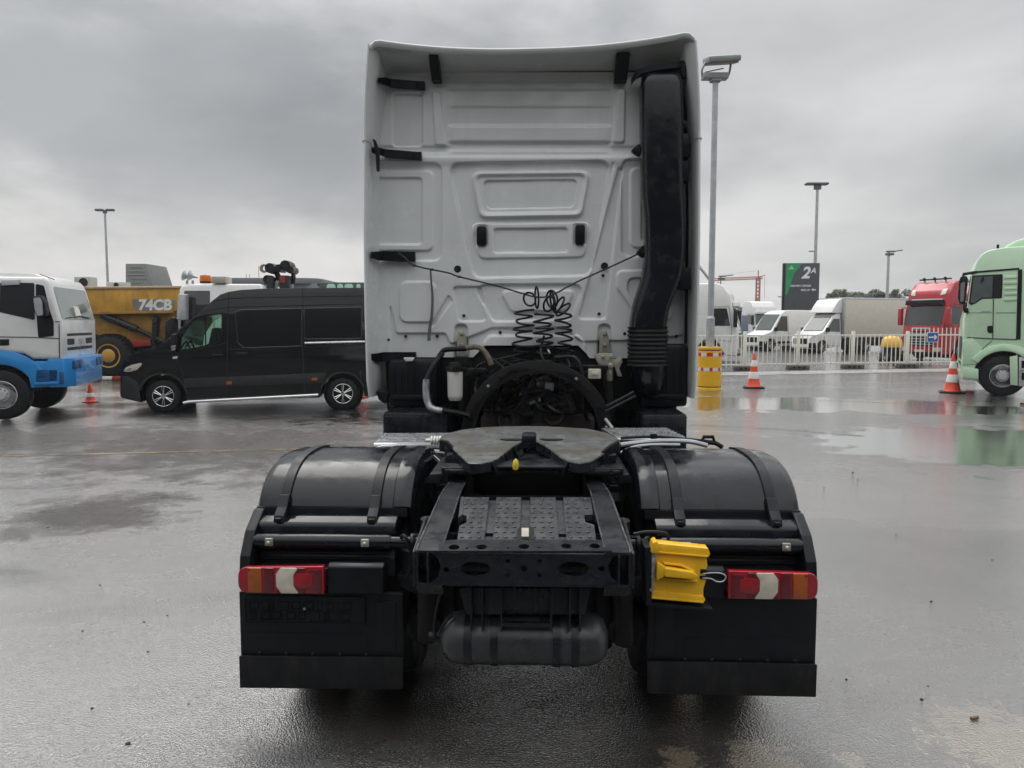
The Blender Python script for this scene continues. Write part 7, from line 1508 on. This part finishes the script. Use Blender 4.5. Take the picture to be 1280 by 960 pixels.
def arrow_sign():
    p = at(1166, 421.5, FY(1166) - 0.12); s = p.y / FPX; d = fpt(1207) - fpt(1134)
    T = thing('arrow_sign', 'blue sign with a white right-pointing arrow hung on the fence', 'sign', (p.x, p.y, p.z), math.atan2(d.y, d.x))
    w, h = 8.4 * s, 6.3 * s
    b = MB(); b.prism(rect(-w, -h, w, h, 0.03), 0.0, 0.02, 'xz', b=0.003); b.build('sign_plate', M_WHITE, T)
    b = MB(); b.prism(rect(-w + 0.025, -h + 0.025, w - 0.025, h - 0.025, 0.02), -0.004, 0.002, 'xz'); b.build('blue_face', mat('blue_sign', (0.012, 0.085, 0.36), rough=0.4), T)
    b = MB(); a = 0.028; b.prism([(-w * 0.72, -a), (w * 0.36, -a), (w * 0.16, -h * 0.5), (w * 0.38, -h * 0.5), (w * 0.76, 0), (w * 0.38, h * 0.5), (w * 0.16, h * 0.5), (w * 0.36, a), (-w * 0.72, a)], -0.008, 0.0, 'xz'); b.build('arrow', M_WHITE, T)
arrow_sign()

# ================================================================ 2A sign pylon
def sign():
    Y = 57.0; a, c = at(979, 329, Y), at(1022, 386, Y); w = (c.x - a.x) / 2; cx = (a.x + c.x) / 2; zt = a.z; s = Y / FPX
    T = thing('direction_sign', 'dark grey pylon sign reading 2A with a green corner', 'sign', (cx, Y, 0), R(-4))
    b = MB(); b.bb((-w, -0.12, 0.0), (w, 0.12, zt), b=0.02); b.build('sign_body', mat('dark_grey_sign', (0.042, 0.048, 0.056), rough=0.4), T)
    Q = lambda px, py: ((px - 1000.5) * s, zt - (py - 329) * s)
    MGn = mat('green_sign', (0.015, 0.26, 0.09), rough=0.4)
    b = MB(); b.prism([Q(982, 330), Q(1001, 330), Q(992, 341), Q(988, 354), Q(984, 368), Q(982, 368)], -0.128, -0.118, 'xz'); b.build('green_corner', MGn, T)
    b = MB(); b.bb((-w - 0.002, -0.13, 0.0), (-w + 0.16, -0.115, zt), b=0.004); b.build('left_edge', M_BLACK, T)
    ML = mat('sign_lettering', (0.72, 0.74, 0.75), rough=0.4)
    rx = Matrix.Rotation(R(90), 4, 'X')
    def tx(body, px, py, size, shear=0.25, wgt=0.0, name='lettering', m=ML):
        x, z = Q(px, py); return text(name, body, size, m, T, Matrix.Translation((x, -0.13, z)) @ rx, 0.006, shear, wgt)
    tx('2', 1005.5, 341.5, 19.5 * s, 0.25, 0.035); tx('A', 1014.8, 338.6, 9.0 * s, 0.25, 0.012); tx('DELIVERY CENTER', 1000, 357, 3.0 * s, 0.25, 0.004); tx('PICK UP', 1005.7, 362.3, 3.0 * s, 0.25, 0.004)
    b = MB(); b.prism([Q(1013.3, 361.8), Q(1015.5, 360), Q(1015.5, 361.2), Q(1018.8, 361.2), Q(1018.8, 362.4), Q(1015.5, 362.4), Q(1015.5, 363.6)], -0.134, -0.12, 'xz'); b.build('arrow', ML, T)
    b = MB(); b.prism([Q(984.5, 336.5), Q(991.8, 336.5), Q(990.4, 335.0), Q(986, 335.0)], -0.134, -0.12, 'xz'); b.prism([Q(986.6, 334.6), Q(989.9, 334.6), Q(989.0, 332.2), Q(987.6, 332.6)], -0.134, -0.12, 'xz'); b.build('emblem', mat('pale_green_emblem', (0.35, 0.62, 0.40), rough=0.4), T)
    b = MB(); b.bb((-w - 0.28, -0.05, zt - 42 * s), (-w, 0.05, zt - 40.5 * s)); b.build('side_lamp', M_STEEL, T)
sign()

# ================================================================ small yellow machine at the fence
def yellow_machine():
    p = at(1114, 447, 36.5); T = thing('mini_loader', 'small machine with rounded yellow hood left of the red lorry behind the fence', 'loader', (p.x, 36.5, 0), 0)
    z = lambda py: at(1114, py, 36.5).z
    b = MB(); b.lathe([(0.46, z(434) ), (0.48, z(432)), (0.42, z(424)), (0.28, z(420.5)), (0.001, z(419.5))], (0, 0, 0), (0, 0, 1), 26); b.build('hood', mat('yellow_hood', (0.75, 0.42, 0.03), rough=0.35), T)
    b = MB(); b.bb((-0.34, -0.3, 0.3), (0.34, 0.3, z(434)), b=0.05); b.build('body', M_BLACK, T)
    for x in (-0.33, 0.33):
        for y in (-0.3, 0.35): wheel(T, (x, y, 0.22), 0.22, 0.16, 1 if x > 0 else -1, 'truck')
yellow_machine()

# ================================================================ crane, boom, buildings, trees
def tower_crane():
    Y = 205.0; T = thing('tower_crane', 'faint red tower crane with long jib far behind the lorries', 'crane', (at(947, 378, Y).x, Y, 0), 0)
    MC = mat('red_crane_paint', (0.45, 0.13, 0.10), rough=0.5); s = Y / FPX
    L = lambda px, py: Vector(((px - 947) * s, 0, at(947, py, Y).z))
    def lattice(p0, p1, hw, n, r, name):
        b = MB(); d = (p1 - p0); u = Vector((0, 1, 0)); wv = d.cross(u).normalized()
        cs = [u * hw * a + wv * hw * c for a, c in ((-1, -1), (1, -1), (1, 1), (-1, 1))]
        for c in cs: b.tube([p0 + c, p1 + c], r, 5)
        for k in range(n):
            q0, q1 = p0 + d * k / n, p0 + d * (k + 1) / n
            for j in range(4): b.tube([q0 + cs[j], q1 + cs[(j + 1) % 4]], r * 0.7, 4)
        b.build(name, MC, T)
    lattice(Vector((0, 0, 0)), L(947, 347), 0.42, 14, 0.13, 'mast'); lattice(L(952, 347), L(893, 349.5), 0.30, 22, 0.11, 'jib')
    b = MB(); b.tube([L(947, 348), L(947, 338)], 0.14, 6); b.tube([L(947, 347), L(955, 344)], 0.12, 6); b.tube([L(955, 344), L(955.5, 372)], 0.05, 5); b.build('apex', MC, T)
    b = MB(); b.tube([L(947, 338.5), L(920, 341), L(895, 346)], 0.045, 5); b.build('stay_cable', M_STEEL, T); b = MB(); b.bb(tuple(L(945.5, 372) - Vector((0, .5, 0))), tuple(L(949, 376) + Vector((0, .5, 0))), b=0.1); b.build('machinery_box', MC, T)
tower_crane()
def boom_lift():
    Y = 62.0; a, c = at(870, 328, Y), at(928, 398, Y)
    T = thing('boom_lift', 'grey telescopic boom rising diagonally behind the white lorry cab', 'boom lift', (c.x, Y, 0), 0); s = Y / FPX
    L = lambda px, py: Vector((at(px, py, Y).x - c.x, 0, at(px, py, Y).z))
    MB_ = mat('blue_grey_boom', (0.20, 0.24, 0.30), rough=0.45); b = MB(); b.tube([L(858, 313), L(893, 357)], 0.11, 8); b.build('inner_boom', M_STEEL, T); b = MB(); b.tube([L(890, 354), L(926, 394)], 0.19, 8); b.build('outer_boom', MB_, T)
    b = MB(); b.tube([L(892, 358), L(898, 352)], 0.06, 6); b.tube([L(893, 360), L(904, 368)], 0.07, 6); b.bb(tuple(L(888, 360) - Vector((0, .2, 0))), tuple(L(900, 356) + Vector((0, .2, 0)))); b.build('boom_bracket', M_STEEL, T)
    b = MB(); b.bb((-2.8, -1, 0.5), (1.2, 1, 1.2), b=0.1); b.bb((-0.3, -0.4, 1.2), (0.4, 0.4, L(926, 392).z - 0.1), b=0.1); b.build('turret', MB_, T)
    for x in (-2.1, 0.6): wheel(T, (x, -1.0, 0.45), 0.45, 0.3, -1, 'none')
boom_lift()
M_GB = mat('grey_building_cladding', (0.16, 0.175, 0.19), rough=0.5, var=0.08, vscale=0.4, stretch=(3, 3, 0.2))
def building(name, label, px0, px1, pytop, Y, depth, m, rooft=None, rnd=None):
    a, c = at(px0, pytop, Y), at(px1, pytop, Y); w = c.x - a.x; T = thing(name, label, 'building', ((a.x + c.x) / 2, Y, 0), 0)
    z = a.z
    b = MB(); b.bb((-w / 2 + (0.3 if rnd else 0), 0.0, 0.0), (w / 2 - (0.3 if rnd else 0), depth, z - 0.45), b=0.02); b.build('wall', m, T)
    b = MB()
    pl = rpoly([(-w / 2, -0.4), (w / 2, -0.4), (w / 2, depth), (-w / 2, depth)], rnd or 0.05, 8); b.prism(pl, z - 0.5, z, 'xy', b=0.04); b.build('roof', rooft or m, T)
    n = max(2, int(w / 3))
    for k in range(n): x = -w / 2 + w * (k + 0.5) / n; b = MB(); b.bb((x - 0.8, -0.03, z * 0.35), (x + 0.8, 0.02, z * 0.6), b=0.02); wd = b.build('window', M_GLASS, T); b = MB(); b.bb((x - 0.87, -0.015, z * 0.33), (x + 0.87, 0.03, z * 0.62)); b.build('window_frame', M_STEEL, wd)
    return T, z, w
T, z, w = building('canopy_building', 'low grey building with a rounded flat roof behind the hook crane', 268, 399, 347.5, 66, 12, M_GB, rnd=2.0)
for px in (298, 302, 314): x = at(px, 347, 66).x - T.location.x; b = MB(); b.tube([(x, 2, z - 0.1), (x, 2, z + (1.2 if px == 314 else 0.45))], 0.03, 6); b.build('roof_mast', M_STEEL, T)
T, z, w = building('shop_building', 'dark green fascia building with pale letter tops above the van roof', 402, 520, 353.2, 60, 14, mat('dark_green_fascia', (0.035, 0.075, 0.06), rough=0.5))
MPL = mat('pale_green_letter', (0.38, 0.62, 0.50), rough=0.4)
for px0, px1 in ((410, 421), (423, 430.5), (432, 443), (447, 452)):
    s = 60 / FPX; x0, x1 = at(px0, 355, 60).x - T.location.x, at(px1, 355, 60).x - T.location.x; zt = at(400, 355.3, 60).z
    b = MB(); b.prism(rpoly([(x0, zt - 1.0), (x1, zt - 1.0), (x1, zt), (x0, zt)], [0.05, 0.05, 0.25, 0.25]), -0.5, -0.4, 'xz', b=0.02); b.build('fascia_letter', MPL, T)
T, z, w = building('site_office', 'low pale site office with air conditioners on its roof behind the dump truck', 84, 172, 359.5, 42, 5, mat('pale_cladding', (0.45, 0.45, 0.43), rough=0.5))
for px0, px1, py, lab in ((97, 118, 346.5, 'grey air conditioner unit on the site office roof, nearer the white cab'), (136.5, 160, 353, 'grey air conditioner unit on the site office roof beside the slanted tower')):
    Y = 43.0; a, c = at(px0, py, Y), at(px1, 362, Y); U = thing('air_conditioner', lab, 'air conditioner', ((a.x + c.x) / 2, Y, z), 0, 'air conditioners on the site office'); w_ = (c.x - a.x) / 2; h_ = a.z - z
    b = MB(); b.bb((-w_, -0.35, 0), (w_, 0.35, h_), b=0.02); b.build('casing', mat('beige_casing', (0.40, 0.40, 0.37), rough=0.5), U)
    b = MB(); b.lathe([(h_ * 0.40, 0.0), (h_ * 0.40, 0.03), (h_ * 0.34, 0.03), (h_ * 0.3, 0.012), (0.001, 0.012)], (0.05, -0.345, h_ * 0.5), (0, -1, 0), 24); b.build('fan_grille', M_DARKMETAL, U)
def slant_tower():
    Y = 55.0; s = Y / FPX; P = [(159.5, 330), (184.5, 330), (194.5, 360), (196, 430), (159.5, 430)]; c = at(176, 404, Y)
    T = thing('slanted_tower', 'grey slanted panel tower rising behind the dump truck body', 'tower', (c.x, Y, 0), 0)
    q = [(at(x, y, Y).x - c.x, max(0, at(x, y, Y).z)) for x, y in P]; q[3] = (q[3][0], 0); q[4] = (q[4][0], 0)
    b = MB(); b.prism(q, -0.3, 3.0, 'xz', b=0.04); b.build('tower_shell', mat('grey_tower_panel', (0.19, 0.20, 0.19), rough=0.6, var=0.08), T)
    for y, x0, x1 in ((334, 166, 180), (339, 162, 184), (343.5, 162, 184), (348, 166, 186), (353, 163, 180)):
        a, e = at(x0, y, Y), at(x1, y + 0.9, Y); b = MB(); b.bb((a.x - c.x, -0.34, e.z), (e.x - c.x, -0.29, a.z), b=0.01); b.build('panel_rib', mat('pale_rib', (0.27, 0.28, 0.27), rough=0.6), T)
slant_tower()
T, z, w = building('warehouse', 'long pale grey warehouse on the horizon behind the white vans', 905, 1010, 391, 120, 25, mat('pale_warehouse', (0.36, 0.38, 0.40), rough=0.5, var=0.06))
T, z, w = building('blue_grey_hall', 'blue grey hall far behind the white lorry cabs', 915, 934, 384, 100, 20, M_GB)

# trees beyond the yard: trunks, limbs and leaf clumps
def leaf_mat(name, col):
    m = mat(name, col, rough=0.6, var=0.45, vscale=0.9, rvar=0.1); return m
M_BARK = mat('bark', (0.07, 0.055, 0.045), rough=0.8, var=0.3, bump=0.2)
def tree(px, Y, pytop, wpx, seed, m, label):
    rnd = random.Random(seed); h = at(px, pytop - 5, Y).z; rw = wpx * Y / FPX / 2; x = at(px, 404, Y).x
    T = thing('tree', label, 'tree', (x, Y, 0), 0, 'trees beyond the yard')
    b = MB(); b.cyl((0, 0, 0), (0, 0, h * 0.45), rw * 0.09, rw * 0.06, n=8); 
    for k in range(5): a = rnd.uniform(0, 6.28); b.cyl((0, 0, h * rnd.uniform(0.25, 0.42)), (math.cos(a) * rw * 0.6, math.sin(a) * rw * 0.6, h * rnd.uniform(0.5, 0.75)), rw * 0.045, rw * 0.015, n=6)
    b.build('trunk', M_BARK, T)
    vs, fs = [], []
    clumps = [(rnd.uniform(-.75, .75), rnd.uniform(-.75, .75), rnd.uniform(0.3, 0.86), rnd.uniform(0.22, 0.42)) for _ in range(26)]
    for cx, cy, cz, cr in clumps:
        lim = math.sqrt(max(0.05, 1 - ((cz - 0.55) / 0.5) ** 2)); cx *= lim; cy *= lim
        for _ in range(110):
            d = Vector((rnd.gauss(0, 1), rnd.gauss(0, 1), rnd.gauss(0, 1))).normalized() * rnd.uniform(0.55, 1.05)
            p = Vector((cx * rw + d.x * cr * rw, cy * rw + d.y * cr * rw, cz * h + d.z * cr * rw * 0.7))
            if p.z > h: p.z = h - rnd.uniform(0, 0.2)
            u = Vector((rnd.gauss(0, 1), rnd.gauss(0, 1), rnd.gauss(0, 1))).normalized(); w_ = u.orthogonal().normalized(); s = rnd.uniform(0.14, 0.30)
            i = len(vs); vs += [p - u * s, p + w_ * s * 0.6, p + u * s, p - w_ * s * 0.6]; fs.append((i, i + 1, i + 2, i + 3))
    me = bpy.data.meshes.new('crown'); me.from_pydata(vs, [], fs); me.materials.append(m); link('crown', me, T)
ML1, ML2 = leaf_mat('dark_foliage', (0.055, 0.075, 0.035)), leaf_mat('olive_foliage', (0.08, 0.095, 0.05))
tl = ['round grey-green tree at the left end of the tree line', 'dense tree left of the distant lamp post', 'darker tree just left of the short lamp post', 'tree behind the short lamp post', 'tree between the lamp post and the red lorry', 'tree partly hidden by the red lorry roof', 'tree hidden behind the red lorry cab', 'tree behind the green tractor']
for k, (px, top, wd) in enumerate(((1048, 360, 34), (1066, 362, 30), (1085, 361, 32), (1103, 362, 30), (1119, 361, 32), (1137, 362, 34), (1165, 366, 40), (1205, 368, 44))):
    tree(px, 118 + (k % 3) * 5, top, wd, 50 + k, ML1 if k % 2 else ML2, tl[k])

# ================================================================ ground marks and litter
def strip(name, pts, m, z=0.004, label=None):
    b = MB(); v = [b.bm.verts.new((p.x, p.y, z)) for p in pts]; b.bm.faces.new(v); bmesh.ops.recalc_face_normals(b.bm, faces=b.bm.faces[:]); o = b.build(name, m, None, fix=False); o['kind'] = 'structure'; return o
def line_mat():
    m = bpy.data.materials.new('worn_yellow_line'); m.use_nodes = True; N, Lk = m.node_tree.nodes, m.node_tree.links; s = N['Principled BSDF']
    n = N.new('ShaderNodeTexNoise'); n.inputs['Scale'].default_value = 3; n.inputs['Detail'].default_value = 9; n.inputs['Roughness'].default_value = 0.75; c = N.new('ShaderNodeTexCoord'); Lk.new(c.outputs['Object'], n.inputs[0])
    r = N.new('ShaderNodeValToRGB'); r.color_ramp.elements[0].position = 0.42; r.color_ramp.elements[0].color = (0.10, 0.09, 0.08, 1); r.color_ramp.elements[1].position = 0.6; r.color_ramp.elements[1].color = (0.30, 0.22, 0.10, 1); Lk.new(n.outputs[0], r.inputs[0]); Lk.new(r.outputs[0], s.inputs['Base Color']); s.inputs['Roughness'].default_value = 0.3
    return m
p0, p1 = G(-40, 571.5), G(470, 559); d = (p1 - p0).normalized() * 0.0; n_ = Vector((-(p1 - p0).y, (p1 - p0).x, 0)).normalized() * 0.05
strip('road_marking', [p0 - n_, p1 - n_, p1 + n_, p0 + n_], line_mat())
MJ = mat('tar_joint', (0.018, 0.018, 0.018), rough=0.25, var=0.4)
for P in ([(905, 498), (1000, 500), (1095, 503), (1200, 507), (1290, 512)], [(860, 531), (960, 536), (1080, 545)]):
    b = MB(); Q = smooth([G(x, y) for x, y in P], 6); vs = []
    for i, q in enumerate(Q):
        n_ = Vector((-(Q[min(i + 1, len(Q) - 1)] - Q[max(i - 1, 0)]).y, (Q[min(i + 1, len(Q) - 1)] - Q[max(i - 1, 0)]).x, 0)).normalized() * (0.005 + 0.0009 * q.y) * random.uniform(0.5, 1.3)
        vs.append((b.bm.verts.new((q.x - n_.x, q.y - n_.y, 0.004)), b.bm.verts.new((q.x + n_.x, q.y + n_.y, 0.004))))
    for u, v_ in zip(vs, vs[1:]): b.bm.faces.new((u[0], v_[0], v_[1], u[1]))
    o = b.build('asphalt_joint', MJ); o['kind'] = 'structure'
MK = mat('pale_wet_concrete', (0.30, 0.29, 0.275), rough=0.32, var=0.2, vscale=0.8, bump=0.05, dirt=0.4, dcol=(0.12, 0.11, 0.10))
a, b_, c, d = [Vector((fpt(px).x, fpt(px).y + o, 0)) for px, o in ((820, -2.6), (1290, -2.6), (1290, -0.9), (820, -0.9))]
strip('pavement_strip', [a, b_, c, d], MK)
rnd = random.Random(11); b = MB()
for px, py in ((185, 815), (360, 793), (505, 700), (125, 732), (448, 880), (236, 880), (115, 886), (335, 905), (300, 740), (103, 789), (209, 770), (180, 778), (160, 930), (60, 660), (345, 680), (1072, 600), (1066, 591), (1160, 858), (1152, 875), (1164, 752), (1130, 620), (1030, 610), (1000, 520), (965, 580), (1240, 700), (1058, 850), (1120, 668), (880, 900), (250, 640), (90, 600)):
    p = G(px, py); r_ = rnd.uniform(0.003, 0.007) * (1 + p.y / 12); b.ball((p.x, p.y, r_ * 0.4), r_, (rnd.uniform(.8, 1.5), rnd.uniform(.8, 1.3), 0.6), 1)
o = b.build('loose_grit', M_RUBBER); o['kind'] = 'stuff'
p = G(1218, 900); b = MB(); b.box((p.x, p.y, 0.01), (0.045, 0.014, 0.014), 0.004, rot=Matrix.Rotation(0.3, 3, 'Z')); tag(b.build('wood_splinter', mat('brown_wood', (0.16, 0.09, 0.04), rough=0.7)), 'small brown splinter of wood lying on the wet ground at lower right', 'splinter')
for k, (px, py) in enumerate(((1209, 491), (1214, 491.5))):
    p = G(px, py); b = MB(); b.box((p.x, p.y, 0.03), (0.09, 0.12, 0.05), 0.01, rot=Matrix.Rotation(0.5 + k, 3, 'Z')); b.box((p.x + 0.03, p.y - 0.04, 0.02), (0.05, 0.08, 0.03), 0.008, rot=Matrix.Rotation(1.5 + k, 3, 'Z')); tag(b.build('plastic_fragment', MATS['red_cap']), ('broken red plastic bit lying right beside the tall cone base' if k == 0 else 'broken red plastic bit nearer the green tractor wheel'), 'debris', 'red plastic fragments on the ground')

# ================================================================ unseen hall, added behind the camera as something dark to reflect
def add_reflection_hall():
    T = thing('unseen_reflection_hall', 'unseen dark grey hall with roller doors, added behind the camera for dark reflections', 'building', (0, -26, 0), 0)
    b = MB(); b.bb((-55, -20, 0.0), (55, 0, 13.0), b=0.03); b.build('wall', mat('hall_cladding', (0.07, 0.075, 0.08), rough=0.5, var=0.1, vscale=0.4), T)
    b = MB(); b.bb((-55.4, -20.4, 12.8), (55.4, 0.3, 13.4), b=0.03); b.build('roof', M_STEEL, T)
    me = None
    for k in range(9):
        if me is None: b = MB(); b.bb((-2.0, -0.02, 0.0), (2.0, 0.06, 4.2), b=0.02); o = b.build('roller_door', mat('roller_door_paint', (0.20, 0.21, 0.22), rough=0.5), T); me = o.data
        else: o = link('roller_door', me, T)
        o.location = (-48 + k * 12, 0, 0)
add_reflection_hall()
# ================================================================ rain haze
def haze():
    b = MB(); b.bb((-170, -60, -1.0), (170, 245, 19.0)); m = bpy.data.materials.new('rain_haze'); m.use_nodes = True; t = m.node_tree; t.nodes.clear()
    o = t.nodes.new('ShaderNodeOutputMaterial'); v = t.nodes.new('ShaderNodeVolumePrincipled'); v.inputs['Color'].default_value = (0.86, 0.88, 0.90, 1); v.inputs['Density'].default_value = 0.0006; t.links.new(v.outputs[0], o.inputs['Volume'])
    h = b.build('haze', m); h['kind'] = 'stuff'
haze()
